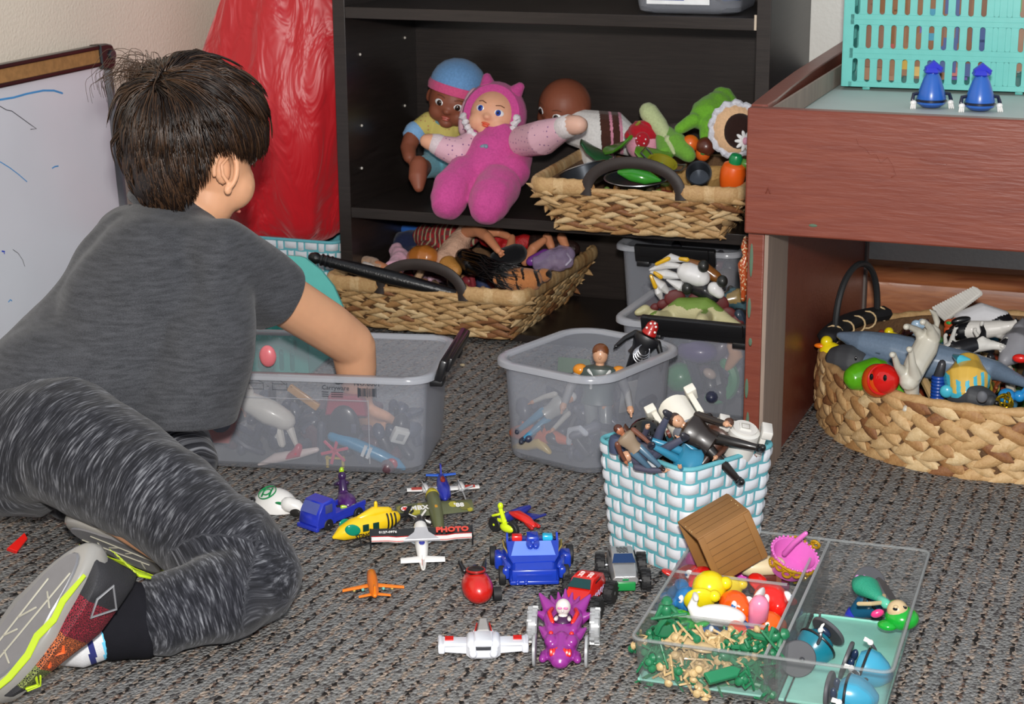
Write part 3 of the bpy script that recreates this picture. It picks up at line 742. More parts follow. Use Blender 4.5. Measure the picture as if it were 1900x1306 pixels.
# skull, jaw, brow, nose, cheeks, ears
b.ell(.088, .072, .086, bodyT(HM @ T(-.012, 0, .02)), n=28, m=18)
b.ell(.055, .062, .060, bodyT(HM @ T(.030, 0, -.026)), n=20, m=14); b.ell(.045, .052, .050, bodyT(HM @ T(.030, 0, -.066)), n=20, m=14)
b.ell(.030, .030, .024, bodyT(HM @ T(.050, 0, -.094)), n=16, m=10)
for s_ in (1, -1):
    b.ell(.030, .030, .034, bodyT(HM @ T(.052, .034 * s_, -.044)), n=14, m=10)
b.tube([bodyT(HM @ T(.086, 0, .0)).translation, bodyT(HM @ T(.103, 0, -.026)).translation], [.008, .012], 12)
b.tube([bodyT(HM @ T(.084, -.014, -.072)).translation, bodyT(HM @ T(.087, 0, -.073)).translation, bodyT(HM @ T(.084, .014, -.072)).translation], .006, 8)
for s_ in (1, -1): b.ell(.013, .008, .022, bodyT(HM @ T(-.008, .070 * s_, -.028, 0, -14, 24 * s_)), n=14, m=10)
# hand in the tub: palm, five fingers
hd_d = (V((.02, .05, -.11))).normalized(); side = V((-.8, .35, 0)).normalized(); pn = hd_d.cross(side).normalized()
palm = wri + hd_d * .03
b.tube([q(wri), q(wri + hd_d * .02), q(wri + hd_d * .052)], [.019, .025, .026], 14, flat=.5, nrm=side)
for k, (o, L1) in enumerate(((-.022, .034), (-.0075, .042), (.0075, .040), (.021, .032))):
    p0 = wri + hd_d * .048 + side * o; d1 = (hd_d + side * o * 4).normalized(); p1 = p0 + d1 * L1 * .5; p2 = p1 + (d1 * .8 + pn * .6).normalized() * L1 * .35; p3 = p2 + (d1 * .3 + pn * .9).normalized() * L1 * .3
    b.tube([q(p0), q(p1), q(p2), q(p3)], [.0082, .0075, .007, .006], 10)
p0 = wri + hd_d * .02 - side * .022; p1 = p0 + (hd_d * .6 - side * .6 + pn * .4) * .022; p2 = p1 + (hd_d * .8 + pn * .4) * .02
b.tube([q(p0), q(p1), q(p2)], [.010, .0085, .007], 10)
# left hand
for k, o in enumerate((-.02, -.007, .007, .02)):
    d1 = V((.6, .3, -.5)).normalized(); sd = V((.3, -.7, 0)).normalized(); p0 = hanL + d1 * .04 + sd * o
    b.tube([q(p0), q(p0 + d1 * .02), q(p0 + d1 * .034 + V((0, 0, -.008)))], [.008, .0075, .006], 8)
b.tube([q(hanL), q(hanL + V((.6, .3, -.5)).normalized() * .045)], [.02, .025], 12, flat=.55)
b.tube([q(hanL + V((.01, -.02, 0))), q(hanL + V((.04, -.035, -.02)))], [.009, .007], 8)
b.bake('body', SK, kid, vox=.0038, sm=5)
# ear detail
for s_ in (1, -1):
    e = MB(); et = bodyT(HM @ T(-.010, .0765 * s_, -.028, 0, -8, 26 * s_))
    pts = [(.016 * cos(radians(a)), .004 * s_, .027 * sin(radians(a)) * (1 if a < 180 else .9)) for a in range(-70, 215, 15)]
    e.tube([et @ V(p) for p in pts], [.0035 + .0012 * sin(pi * k / (len(pts) - 1)) for k in range(len(pts))], 8)
    e.tube([et @ V(p) for p in [(.006, .003 * s_, -.018), (-.003, .004 * s_, -.008), (-.006, .004 * s_, .006), (.002, .003 * s_, .016)]], [.003, .003, .003, .002], 8)
    e.ell(.006, .004, .008, et @ T(.006, .003 * s_, -.026), n=12, m=8)
    e.bake('ear', SK, kid, vox=.0014, sm=3)
eye = MB()
for s_ in (1, -1):
    o = MB(); o.ell(.0115, .0115, .0115, bodyT(HM @ T(.073, .029 * s_, .002)), n=16, m=10); eo = o.build('eye', EYEW, kid)
    o = MB(); o.ell(.004, .0058, .0058, bodyT(HM @ T(.0825, .029 * s_, .001)), n=14, m=8); o.build('iris', pm('2c1a10', .2), eo)
o = MB(); o.tube([bodyT(HM @ T(.0885, y, -.073 - abs(y) * .15)).translation for y in (-.015, -.007, 0, .007, .015)], .0028, 8); o.build('lips', skin('b8695c'), kid)
# --- trousers
def seg_uv(me, segs):
    at = me.attributes.new('limb', 'FLOAT_VECTOR', 'POINT'); data = []
    for v in me.vertices:
        best = None
        for i, (a, b2, off) in enumerate(segs):
            d = b2 - a; t = max(-1.4 if i == 0 else -.5, min(1.5, (v.co - a).dot(d) / d.length_squared)); c = a + d * t; dist = (v.co - c).length
            if best is None or dist < best[0]:
                x, y = frame(d); r_ = v.co - c; best = (dist, off + t * d.length, atan2(r_.dot(x), r_.dot(y)), i)
        u = best[1] + .012 * noise.noise(v.co * 14) ; data += [u, best[2] + 3.7 * best[3], best[3]]
    at.data.foreach_set('vector', data)
b = MB()
seg(b, pelvis + V((-.03, -.01, .01)), .092, hipR + V((0, 0, .005)), .084, hipR.lerp(kneeR, .5) + V((0, 0, .018)), .070, kneeR + V((0, 0, .004)), .060)
seg(b, pelvis + V((-.03, .03, .0)), .095, hipL, .09, kneeL, .06); seg(b, kneeL, .056, ankL, .040)
seg(b, kneeR, .060, calfR + V((0, 0, .004)), .053, ankR.lerp(calfR, .3) + V((0, 0, .003)), .043)
seg(b, pelvis, .098, waist, .100, belly + V((.0, 0, -.02)), .095)
b.ell(.08, .08, .06, T(*q(W(15, 855, 1.93))))
b.tube([q(ankR.lerp(calfR, .25)), q(ankR.lerp(calfR, .45))], [.043, .05], 14)
foldK = q(kneeR)
def pfold(co, n):
    f1 = noise.noise(V((co.x * 14, co.y * 14, co.z * 9))) * .004 + noise.noise(co * 32) * .002
    d = (co - foldK).length; f1 += .004 * sin(d * 90) * max(0, 1 - abs(d - .07) / .05)
    r = co + n * f1; r.z = max(r.z, .0035); return r
po = b.bake('trousers', PANT, kid, vox=.0045, sm=10, fn=pfold)
seg_uv(po.data, [(q(hipR), q(kneeR), .1), (q(kneeR), q(ankR), .6)])
b = MB(); d = (ankR - calfR).normalized()
b.tube([q(ankR - d * .022), q(ankR - d * .0), q(ankR + d * .020)], [.0435, .0385, .0365], 28, flat=1.08)
b.bake('ankle_cuff', CUFF, po, vox=.003, sm=3)
b = MB()
sockA = ankR + d * .015; sockB = ankR + d * .055 + V((0, 0, -.004))
SOCK = [pm('dcdde0', .9, bump=.4, bs=900), pm('252c6e', .9), pm('66c4e8', .9)]
N = 18; prof = []
for k in range(N + 1):
    prof.append(q(sockA.lerp(sockB, k / N)))
b.tube(prof, [.034 + .002 * k / N for k in range(N + 1)], 24)
b.m = [0] * len(b.m)
nn = 24
for i, fc in enumerate(b.f):
    c = sum((b.v[j] for j in fc), V()) / len(fc); t = (c - prof[0]).dot(d) / .042
    b.m[i] = 2 if .10 < t < .30 else (1 if .52 < t < .70 else 0)
b.build('sock', SOCK, kid, ang=60)
# --- T-shirt
b = MB(); sh_b = V((.0, .0, .0))
seg(b, pelvis + V((0, 0, -.02)), .112, pelvis.lerp(waist, .45), .114, waist.lerp(belly, .3), .116, belly, .116, chest, .114, upch, .094, neck + V((0, 0, -.012)), .066, n=26)
seg(b, waist, .112, belly + S(-.03, .02, .05), .105, upch + S(-.03, 0, .04), .086, shL, .058)
seg(b, W(330, 790, 2.02), .07, W(350, 720, 2.04), .072, W(385, 640, 2.06), .062, shR + V((-.02, 0, -.02)), .052)
seg(b, upch, .075, shR + V((0, 0, .004)), .058, shR.lerp(elb, .33), .053, shR.lerp(elb, .50), .050, n=22)
seg(b, upch, .075, shL, .056, shL.lerp(elL, .5), .058)
armd = (elb - shR).normalized(); cutp = q(shR.lerp(elb, .37))
hem_n = (pelvis - chest).normalized(); 
def sfold(co, n):
    f1 = noise.noise(V((co.x * 9, co.y * 9, co.z * 16 + co.x * 8))) * .007 + noise.noise(co * 26) * .0018
    c = co - q(W(425, 560, 2.1)); w_ = max(0, 1 - c.length / .12); f1 += .006 * sin((c.x + c.z * .6) * 110) * w_
    c = co - q(W(330, 420, 2.15)); w_ = max(0, 1 - c.length / .09); f1 += .003 * sin(c.z * 160 + c.x * 40) * w_
    r = co + n * f1; return r
so = b.bake('t_shirt', SHIRT, kid, vox=.0045, sm=45, fn=sfold)
bm = bmesh.new(); bm.from_mesh(so.data)
def cutreg(pt, nrm, test):
    fs = [f for f in bm.faces if test(f.calc_center_median())]
    ed = {e for f in fs for e in f.edges}; vs = {v for f in fs for v in f.verts}
    r = bmesh.ops.bisect_plane(bm, geom=list(vs) + list(ed) + fs, plane_co=pt, plane_no=nrm)
    bmesh.ops.delete(bm, geom=[f for f in bm.faces if test(f.calc_center_median()) and (f.calc_center_median() - pt).dot(nrm) > 0], context='FACES')
cutreg(cutp, (armd + V((0, 0, -.15))).normalized(), lambda c: (c - cutp).length < .11)
# hem from three points on the picture: front low, side high, back low
h0, h1, h2 = q(W(395, 800, 2.0)), q(W(205, 738, 1.86)), q(W(0, 792, 1.9))
hn = (h1 - h0).cross(h2 - h0).normalized(); 
if hn.z > 0: hn = -hn
hp = (h0 + h2) / 2
cutreg(q(W(200, 788, 1.95)), (-UP * .93 - RT * .03 + FW * .2).normalized(), lambda c: (c - cutp).length > .12)
ncol = (nb - neck).normalized(); cp = q(neck.lerp(nb, .22))
bm.to_mesh(so.data); bm.free()
md = so.modifiers.new('thick', 'SOLIDIFY'); md.thickness = .0022; md.offset = 1
b = MB(); cx, cy = frame(ncol); cpt = neck.lerp(nb, .30)
pts = []
for k in range(40):
    a = 2 * pi * k / 40; pts.append(q(cpt + cx * (.068 * cos(a)) + cy * (.064 * sin(a)) + ncol * .006 * sin(2 * a)))
b.tube(pts, .0075, 8, closed=True, flat=1.0); b.build('neckband', SHIRT, so, ang=80)
b = MB(); cx, cy = frame(armd); pts = [cutp + cx * .0555 * cos(2 * pi * k / 32) + cy * .0555 * sin(2 * pi * k / 32) for k in range(32)]
# --- hair
HAIR = pm('1d120c', .38, spec=.5, var=.25, vs=150)
HAIR2 = pm('46301f', .36, spec=.6, var=.2, vs=150)
cap = MB(); cap.ell(.094, .080, .090, bodyT(HM @ T(-.016, 0, .026)), n=28, m=18); cap.ell(.088, .074, .090, bodyT(HM @ T(-.018, 0, -.010)), n=28, m=18)
ho = cap.bake('hair', HAIR, kid, vox=.004, sm=4)
bm = bmesh.new(); bm.from_mesh(ho.data); inv = bodyT(HM).inverted(); kill = []
for f_ in bm.faces:
    p = inv @ f_.calc_center_median()
    if p.x > .045 and p.z < .045: kill.append(f_)
    elif p.x > -.02 and p.z < -.045 or p.z < -.097: kill.append(f_)
    elif abs(p.y) > .03 and -.042 < p.x < .06 and p.z < -.004: kill.append(f_)
bmesh.ops.delete(bm, geom=kill, context='FACES'); bm.to_mesh(ho.data); bm.free()
def strands(nm, count, mats, parent, rad=.0011, seed=3, lift=0):
    rnd = random.Random(seed); mb = MB(); crown = V((-.088, -.01, .062)).normalized()
    made = 0
    while made < count:
        u = V((rnd.gauss(0, 1), rnd.gauss(0, 1), rnd.gauss(0, 1))).normalized()
        ZR = .093 if u.z > 0 else .135
        p = V((u.x * .097 - .016, u.y * .083, u.z * ZR + .024))
        if p.z < -.102: continue
        if p.x > .05 and p.z < .062: continue
        if p.x > -.045 and p.z < -.004 and abs(p.y) > .03: continue
        if p.x > -.005 and p.z < -.02: continue
        made += 1
        cl = (round(u.x * 7), round(u.y * 7), round(u.z * 7)); cr = random.Random(hash(cl) + seed)
        jit = V((cr.uniform(-1, 1), cr.uniform(-1, 1), cr.uniform(-1, 1))) * .30
        fwdness = max(0, p.x + .02)
        L = .040 + .034 * cr.random() + .006 * rnd.random() + (.012 if p.z > .06 else 0); nseg = 7; pts = []; r = []
        pos = p.copy()
        pts.append(pos.copy())
        for k in range(nseg):
            cen = V((-.016, 0, .015)); nrm = (pos - cen); nrm = V((nrm.x / .098 ** 2, nrm.y / .085 ** 2, nrm.z / .095 ** 2)).normalized()
            flow = (nrm - crown * 1.15 * (1 if k < 2 else .7)) + V((.55, 0, -.35)) * (1 if pos.z > .03 else .25) + V((0, 0, -.75)) * (1 if pos.z < .05 else .2) + jit
            tg = (flow - nrm * flow.dot(nrm)).normalized()
            sp = (cr.uniform(-.06, .26) + (.35 if cr.random() < .16 else 0)) * (1 if k < 4 else .1) + lift
            pos = pos + (tg + nrm * sp).normalized() * (L / nseg)
            # hold the strand at least on the scalp
            zr = .096 if pos.z > .024 else .138
            e = V(((pos.x + .016) / .1, pos.y / .086, (pos.z - .024) / zr)); l = e.length
            if l < 1.0: pos = V((e.x / l * .1 - .016, e.y / l * .086, e.z / l * zr + .024))
            if abs(pos.y) > .028 and (pos.z < -.016 + .014 * cr.random()) and pos.x > -.040 + .012 * cr.random(): break
            if pos.x > .050 and pos.z < .012 * cr.random() - .004: break
            pts.append(pos.copy())
        if len(pts) < 3: continue
        pts = [bodyT(HM) @ x for x in pts]
        r = [rad * (1 - .8 * (k / (len(pts) - 1)) ** 2) for k in range(len(pts))]
        mb.tube(pts, r, 3, mi=0 if rnd.random() < .6 else 1, rnd=False)
    return mb.build(nm, mats, parent, ang=180)
strands('hair_strands', 9500, [HAIR, HAIR2], ho, .0010)
rn = random.Random(5); tf = MB(); inv0 = bodyT(HM)
for k in range(110):   # airy tuft at the crown that stands up and falls over
    px, py = rn.uniform(225, 285), rn.uniform(120, 150); base = W(px + 10, py + 22, 2.20 + rn.uniform(-.03, .05))
    h_ = rn.uniform(.01, .04); dx = rn.uniform(-.055, .02)
    pts = [base, base + S(dx * .2 + .01, h_ * .8, 0), base + S(dx * .6, h_, 0), base + S(dx, h_ * .55, 0), base + S(dx * 1.2, h_ * .2, 0), base + S(dx * 1.2 + .004, -.018 - rn.random() * .012, 0)]
    sm_ = []
    for i in range(len(pts) - 1):
        a0, a1, a2, a3 = pts[max(i - 1, 0)], pts[i], pts[i + 1], pts[min(i + 2, len(pts) - 1)]
        for u in (0, .33, .66): sm_.append(a1 * 1.0 * (1 - u) ** 2 * (1 + 2 * u) + a2 * u * u * (3 - 2 * u) + (a2 - a0) * .5 * u * (1 - u) ** 2 - (a3 - a1) * .5 * u * u * (1 - u))
    tf.tube([q(p) for p in sm_], [.0006 * (1 - .6 * k2 / len(sm_)) for k2 in range(len(sm_))], 3, rnd=False)
tf.build('flyaway_tuft', [HAIR2], ho, ang=180)
# --- shoes
SOLE = pm('8c8a86', .25, var=.05, vs=30, coat=.4); SOLED = pm('6c6c70', .3, coat=.4); LIME = plast('b4d020'); SUP = pm('2a2a2e', .7, bump=.4, bs=600)
def netmat(nm, c1, c2, sc_=420):
    m, n, b = nt(nm); tc = n.nodes.new('ShaderNodeTexCoord'); vo = n.nodes.new('ShaderNodeTexVoronoi'); vo.inputs['Scale'].default_value = sc_; vo.feature = 'DISTANCE_TO_EDGE'
    n.links.new(tc.outputs['Object'], vo.inputs['Vector']); cr = n.nodes.new('ShaderNodeValToRGB'); n.links.new(vo.outputs[0], cr.inputs[0]); e = cr.color_ramp
    e.elements[0].position = .05; e.elements[0].color = lin(c1); e.elements[1].position = .12; e.elements[1].color = lin(c2); n.links.new(cr.outputs[0], b.inputs['Base Color']); b.inputs['Roughness'].default_value = .7; return m
NET = netmat('maroon_mesh', '9c2438', '301218'); NETO = netmat('orange_mesh', 'd8703c', '33201c'); NETG = netmat('olive_mesh', '8a9450', '1c1e18')
def shoe_out(sc_=1.0, n=28):
    o = []
    for k in range(n):
        a = 2 * pi * k / n; x = .098 * cos(a); y = sin(a) * (.041 + .006 * cos(a - .5)) * (1 if cos(a) > -.2 else .9)
        o.append((x * sc_, y * sc_))
    return o
def shoe(label_txt, heel, toe, up, nm='shoe', mir=1):
    d = toe - heel; bs = basis(d, up); mid_ = (heel + toe) / 2
    o = bpy.data.objects.new(nm, None); COL.objects.link(o); o.parent = kid
    m = M(bs).transposed().to_4x4(); m.translation = q(mid_); o.matrix_local = m; o.scale = (d.length / .2,) * 3
    s = MB(); rs = []
    for z, k in ((-.003, .90), (0, .97), (.004, 1.0), (.012, 1.02), (.02, 1.0), (.026, .97)): rs.append([(x, y * mir, z + .004 * (x / .1) ** 2) for x, y in shoe_out(k)])
    s.rings(rs); s.build('sole', SOLE, o, ang=60)
    s = MB(); s.prism([(x * .9, y * .82 * mir) for x, y in shoe_out(.92)], -.0042, .0, r=.002); 
    s.build('outsole_panel', SOLED, o)
    s = MB()
    for a, b2 in (((-.06, -.012), (.06, .0)), ((-.04, .012), (.075, .018)), ((-.01, .0), (.01, .014)), ((.02, .004), (.035, .016)), ((-.03, .0), (-.02, -.018)), ((.045, .0), (.05, -.018))):
        s.tube([(a[0], a[1] * mir, -.0045), (b2[0], b2[1] * mir, -.0045)], .0011, 6)
    s.build('tread_lines', pm('a8a596', .4), o)
    s = MB(); zz = []
    W_ = lambda x, y: (x, y * mir, -.0045)
    band = [(-.07, -.034, .004), (-.035, -.03, .008), (-.015, -.036, .008), (.01, -.030, .009), (.03, -.036, .009), (.06, -.033, .008), (.09, -.022, .006)]
    vs = []
    for x, y, w_ in band: vs += [W_(x, y - w_ * .6), W_(x, y + w_ * .6)]
    vs2 = [(x, y, z - .0012) for x, y, z in vs]; n_ = len(vs)
    fs = [(2 * i, 2 * i + 1, 2 * i + 3, 2 * i + 2) for i in range(len(band) - 1)]; fs += [tuple(j + n_ for j in f) for f in fs] + [(2 * i, 2 * i + 2, 2 * i + 2 + n_, 2 * i + n_) for i in range(len(band) - 1)] + [(2 * i + 1, 2 * i + 3, 2 * i + 3 + n_, 2 * i + 1 + n_) for i in range(len(band) - 1)]
    s.add(vs + vs2, fs); s.build('lime_zigzag', LIME, o)
    s = MB(); rs = []; N_ = 14
    for k in range(N_):   # upper: sections from heel to toe
        t = k / (N_ - 1); x = -.092 + .184 * t; w_ = .036 * (1 - abs(2 * t - 1) ** 4) ** .5 + .006; h_ = (.072 - .010 * t) if t < .42 else .068 - .05 * ((t - .42) / .58) ** .8
        w_ *= 1 + .12 * sin(t * pi)
        rs.append([(x, w_ * cos(a) * (1 if sin(a) < .3 else .9), .012 + max(0, sin(a)) * h_ + min(0, sin(a)) * .004) for a in [2 * pi * j / 20 for j in range(20)]])
    s.rings(rs)
    for i, f_ in enumerate(s.f):
        c = sum((s.v[j] for j in f_), V()) / len(f_); x = c.x
        s.m[i] = 0 if x < -.052 else (1 if x < -.005 else (2 if x < .035 else (3 if x < .07 else 0)))
    s.build('upper', [SUP, NET, NETO, NETG], o, ang=70)
    for sd in (1, -1):
        s = MB(); s.tube([(-.075, sd * .040, .03), (-.055, sd * .0405, .052), (-.035, sd * .041, .03), (-.055, sd * .0415, .022)], .0016, 6, closed=True); s.build('side_piping', pm('77787c', .5), o)
        s = MB(); s.tube([(.0, sd * .0425, .014), (.010, sd * .0415, .027), (.020, sd * .0415, .014), (.030, sd * .040, .024)], .0028, 6); s.build('orange_bolt', plast('f0642c'), o)
        s = MB(); s.tube([(.045, sd * .041, .016), (.053, sd * .038, .028), (.062, sd * .0365, .02)], .0016, 6); s.tube([(.043, sd * .040, .022), (.053, sd * .036, .033), (.064, sd * .034, .025)], .0012, 6); s.build('lime_chevrons', LIME, o)
    s = MB(); s.box(.003, .012, .018, T(-.094, 0, .088, 0, -14, 0), r=.001); s.build('heel_tab', LIME, o)
    s = MB(); s.text('SKECHERS', .0125, T(-.0965, 0, .056, 90, 0, -90)); 
    tp = s.build('heel_lettering', pm('c8dc40', .6), o)
    return o
hR, tR = W(160, 1028, 1.62), W(-28, 1235, 1.49)
_t = G(-45, 1290, .028); shoe('r', _t + RT * .120 + UP * .168 + FW * .02, _t, RT * .55 - UP * .42 + FW * .72, mir=1)
shoe('l', W(112, 972, 1.86), W(322, 1062, 1.86), S(-.1, .60, .80), mir=-1)
# ---------------------------------------------------------------- small toy makers
def part(nm, mat, parent, fn, **kw):
    m_ = MB(); fn(m_); return m_.build(nm, mat, parent, **kw)
def wheel(parent, x, y, z, r, wd, hub=SILVER, lugs=0, tire=RUB):
    w_ = MB(); t = T(x, y, z, 90, 0, 0)
    w_.lathe([(r * .5, -wd / 2), (r * .9, -wd / 2), (r, -wd * .35), (r, wd * .35), (r * .9, wd / 2), (r * .5, wd / 2)], 24, t=t)
    for k in range(lugs):
        a = 2 * pi * k / lugs
        for s_ in (1, -1): w_.box(r * .22, r * .12, wd * .48, t @ T(r * 1.0 * cos(a + .12 * s_), r * 1.0 * sin(a + .12 * s_), s_ * wd * .25, 0, 0, math.degrees(a)))
    o = w_.build('wheel', tire, parent, ang=35)
    h_ = MB(); h_.lathe([(r * .55, -wd * .46), (r * .3, -wd * .3), (r * .15, -wd * .52), (0, -wd * .54)], 16, t=t); h_.lathe([(r * .55, wd * .46), (r * .3, wd * .3), (r * .15, wd * .52), (0, wd * .54)], 16, t=t)
    h_.build('hub', hub, o); return o
def figure(label, cat='toy figure', loc=(0, 0, 0), rot=(0, 0, 0), h=.09, c=('d8a078', '2a1c14', '5b4a3a', '5b4a3a', '33343c', '1c1c1e'), hair='short', arms=((20, 10), (-30, 15)), legs=((10, 5), (-12, -5)), name='action_figure', group=None, extra=None, mtx=None, hs=1.0, bulk=1.0):
    """c = skin, hair, torso, sleeves, legs, boots; standing along z before it is turned"""
    r = thing(name, label, cat, loc, rot=tuple(radians(a) for a in rot), group=group)
    if mtx: r.matrix_world = mtx
    u = h / 8; P = [plast(x, .38) for x in c]
    part('torso', P[2], r, lambda m: m.rings([[(bulk * w_ * u * cos(a), bulk * d_ * u * sin(a), z * u) for a in [2 * pi * k / 16 for k in range(16)]] for w_, d_, z in ((.5, .4, 3.7), (.95, .6, 3.85), (.8, .5, 4.6), (.95, .58, 5.2), (1.2, .66, 5.9), (1.05, .6, 6.3), (.4, .35, 6.5))]))
    def hd(m):
        m.ell(.52 * u * hs, .56 * u * hs, .66 * u * hs, T(0, 0, 7.2 * u), n=16, m=12); m.tube([(0, 0, 6.2 * u), (0, 0, 6.9 * u)], .3 * u, 10); m.ell(.1 * u, .16 * u, .14 * u, T(0, -.56 * u * hs, 7.1 * u), n=8, m=6)
    ho_ = part('head', P[0], r, hd)
    if hair == 'short': part('hair', P[1], r, lambda m: m.ell(.57 * u * hs, .58 * u * hs, .56 * u * hs, T(0, .08 * u, 7.42 * u), n=16, m=10))
    if hair == 'helmet': part('helmet', P[1], r, lambda m: m.lathe([(0, 8.1 * u), (.4 * u, 8 * u), (.66 * u, 7.6 * u), (.7 * u, 7.1 * u), (.85 * u, 6.6 * u), (.8 * u, 6.5 * u), (.5 * u, 6.6 * u)], 18))
    if hair == 'long': part('hair', P[1], r, lambda m: (m.ell(.6 * u * hs, .6 * u * hs, .58 * u * hs, T(0, .08 * u, 7.42 * u)), m.tube([(0, .4 * u, 7.4 * u), (0, .62 * u, 6.6 * u), (0, .5 * u, 5.6 * u)], [.5 * u, .5 * u, .25 * u], 12, flat=.6)))
    for e, (a, b2) in zip((1, -1), arms):
        sh_ = V((e * 1.3 * u, 0, 6.05 * u)); d1 = V((e * sin(radians(b2)), -sin(radians(a)), -cos(radians(a)))).normalized(); el = sh_ + d1 * 1.4 * u
        d2 = V((d1.x * .5, d1.y - .45, d1.z * .8)).normalized(); wr_ = el + d2 * 1.25 * u
        m = MB(); m.tube([sh_, el, wr_], [.36 * u, .3 * u, .24 * u], 10); ao = m.build('arm', P[3], r)
        m = MB(); m.tube([wr_, wr_ + d2 * .3 * u], [.22 * u, .24 * u], 10)
        for k in (-1, 0, 1): m.tube([wr_ + d2 * .3 * u + V((0, 0, .12 * u * k)), wr_ + d2 * .62 * u + V((0, 0, .12 * u * k))], .08 * u, 6)
        m.tube([wr_ + d2 * .15 * u, wr_ + d2 * .4 * u + V((-e * .2 * u, 0, .1 * u))], .08 * u, 6)
        m.build('hand', P[0], ao)
    for e, (a, b2) in zip((1, -1), legs):
        hp_ = V((e * .5 * u, 0, 3.9 * u)); d1 = V((e * sin(radians(b2)), -sin(radians(a)), -cos(radians(a)))).normalized(); kn = hp_ + d1 * 1.9 * u
        d2 = V((d1.x, d1.y + .25 * abs(sin(radians(a))) + .02, d1.z)).normalized(); ak = kn + d2 * 1.6 * u
        m = MB(); m.tube([hp_, kn, ak], [.5 * u, .4 * u, .28 * u], 10); lo = m.build('leg', P[4], r)
        m = MB(); m.tube([ak, ak + d2 * .32 * u, ak + d2 * .36 * u + V((0, -.55 * u, 0))], [.33 * u, .36 * u, .28 * u], 10); m.build('boot', P[5], lo)
    if extra: extra(r, u, P)
    return r
def lay(p, head_dir, face, roll=0):
    """matrix that lays a standing toy down: its z axis along head_dir, its front (-y) towards face"""
    z = V(head_dir).normalized(); y = -V(face); y = (y - z * y.dot(z)).normalized(); x = y.cross(z)
    m = M((x, y, z)).transposed().to_4x4(); m.translation = V(p); return m
def quad(label, p, fwd, up, L=.1, c='e0ddd6', name='toy_horse', cat='toy animal', patches=None, legs=((10, -10), (14, -6)), neck=(.5, .9), hoof=None, tail=True, group=None, vox=.0016, girth=1.0, ear='short', snout=.16, leglen=.52):
    r = thing(name, label, cat, p, basis=basis(fwd, up), group=group); m = MB()
    u = L; m.tube([(-.42 * u, 0, 0), (-.2 * u, 0, .03 * u), (.1 * u, 0, 0), (.36 * u, 0, .03 * u)], [.15 * u * girth, .18 * u * girth, .17 * u * girth, .15 * u * girth], 16)
    hx, hz = .36 * u + neck[0] * .36 * u, .05 * u + neck[1] * .36 * u
    m.tube([(.34 * u, 0, .05 * u), ((.36 * u + hx) / 2, 0, hz * .6), (hx, 0, hz)], [.13 * u, .10 * u, .085 * u], 14)
    m.tube([(hx - .02 * u, 0, hz), (hx + snout * u, 0, hz - .10 * u), (hx + (snout + .06) * u, 0, hz - .15 * u)], [.095 * u, .065 * u, .055 * u], 12)
    for s_ in (1, -1):
        if ear == 'short': m.tube([(hx - .03 * u, s_ * .05 * u, hz + .06 * u), (hx - .03 * u, s_ * .065 * u, hz + .14 * u)], [.03 * u, .012 * u], 8)
        else: m.ell(.05 * u, .02 * u, .055 * u, T(hx - .02 * u, s_ * .09 * u, hz + .06 * u))
        for (x0, a) in ((.3 * u, legs[0][0 if s_ > 0 else 1]), (-.34 * u, legs[1][0 if s_ > 0 else 1])):
            a = radians(a); k1 = V((x0 + sin(a) * .22 * u, s_ * .1 * u, -.28 * u * (leglen / .52))); 
            bend = .07 * u * (-1 if x0 < 0 else 1)
            k2 = k1 + V((sin(a) * .16 * u - bend, 0, -.26 * u * (leglen / .52)))
            m.tube([(x0, s_ * .08 * u, -.02 * u), tuple(k1), tuple(k2), tuple(k2 + V((.03 * u, 0, -.02 * u)))], [.10 * u, .055 * u, .038 * u, .05 * u], 10)
    pts_m = [plast(c, .42)] + ([plast(patches[0], .42)] if patches else [])
    if patches:
        sd = V((random.random() * 9, 3, 1)); m.pick = lambda co: 1 if noise.noise(co * patches[1] / u + sd) > patches[2] else 0
    b_ = m.bake('body', pts_m, r, vox=vox, sm=3)
    for s_ in (1, -1): part('eye', PUP, r, lambda m_: m_.ell(.014 * u, n=8, m=6, t=T(hx + .06 * u, s_ * .075 * u, hz + .0 * u)))
    if tail: part('tail', pts_m[-1], r, lambda m_: m_.tube([(-.54 * u, 0, .08 * u), (-.64 * u, 0, -.0 * u), (-.66 * u, 0, -.2 * u), (-.62 * u, 0, -.34 * u)], [.03 * u, .045 * u, .04 * u, .01 * u], 10))
    return r
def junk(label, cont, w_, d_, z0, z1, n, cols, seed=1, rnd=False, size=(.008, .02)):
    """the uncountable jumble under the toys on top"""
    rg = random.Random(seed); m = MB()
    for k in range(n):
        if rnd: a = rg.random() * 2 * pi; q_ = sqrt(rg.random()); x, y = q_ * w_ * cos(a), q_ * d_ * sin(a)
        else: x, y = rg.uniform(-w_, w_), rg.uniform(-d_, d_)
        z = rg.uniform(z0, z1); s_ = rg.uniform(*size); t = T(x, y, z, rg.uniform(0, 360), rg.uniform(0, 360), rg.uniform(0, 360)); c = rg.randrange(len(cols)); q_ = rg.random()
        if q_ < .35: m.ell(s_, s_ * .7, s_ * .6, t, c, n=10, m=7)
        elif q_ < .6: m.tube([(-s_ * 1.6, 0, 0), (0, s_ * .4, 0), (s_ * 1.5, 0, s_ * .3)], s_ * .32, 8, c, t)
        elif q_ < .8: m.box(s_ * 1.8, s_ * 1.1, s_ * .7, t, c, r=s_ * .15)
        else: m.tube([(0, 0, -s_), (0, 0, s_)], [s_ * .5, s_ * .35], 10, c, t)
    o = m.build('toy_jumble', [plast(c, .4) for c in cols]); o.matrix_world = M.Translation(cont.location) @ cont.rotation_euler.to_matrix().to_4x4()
    return tag(o, label, 'small toys', kind='stuff')

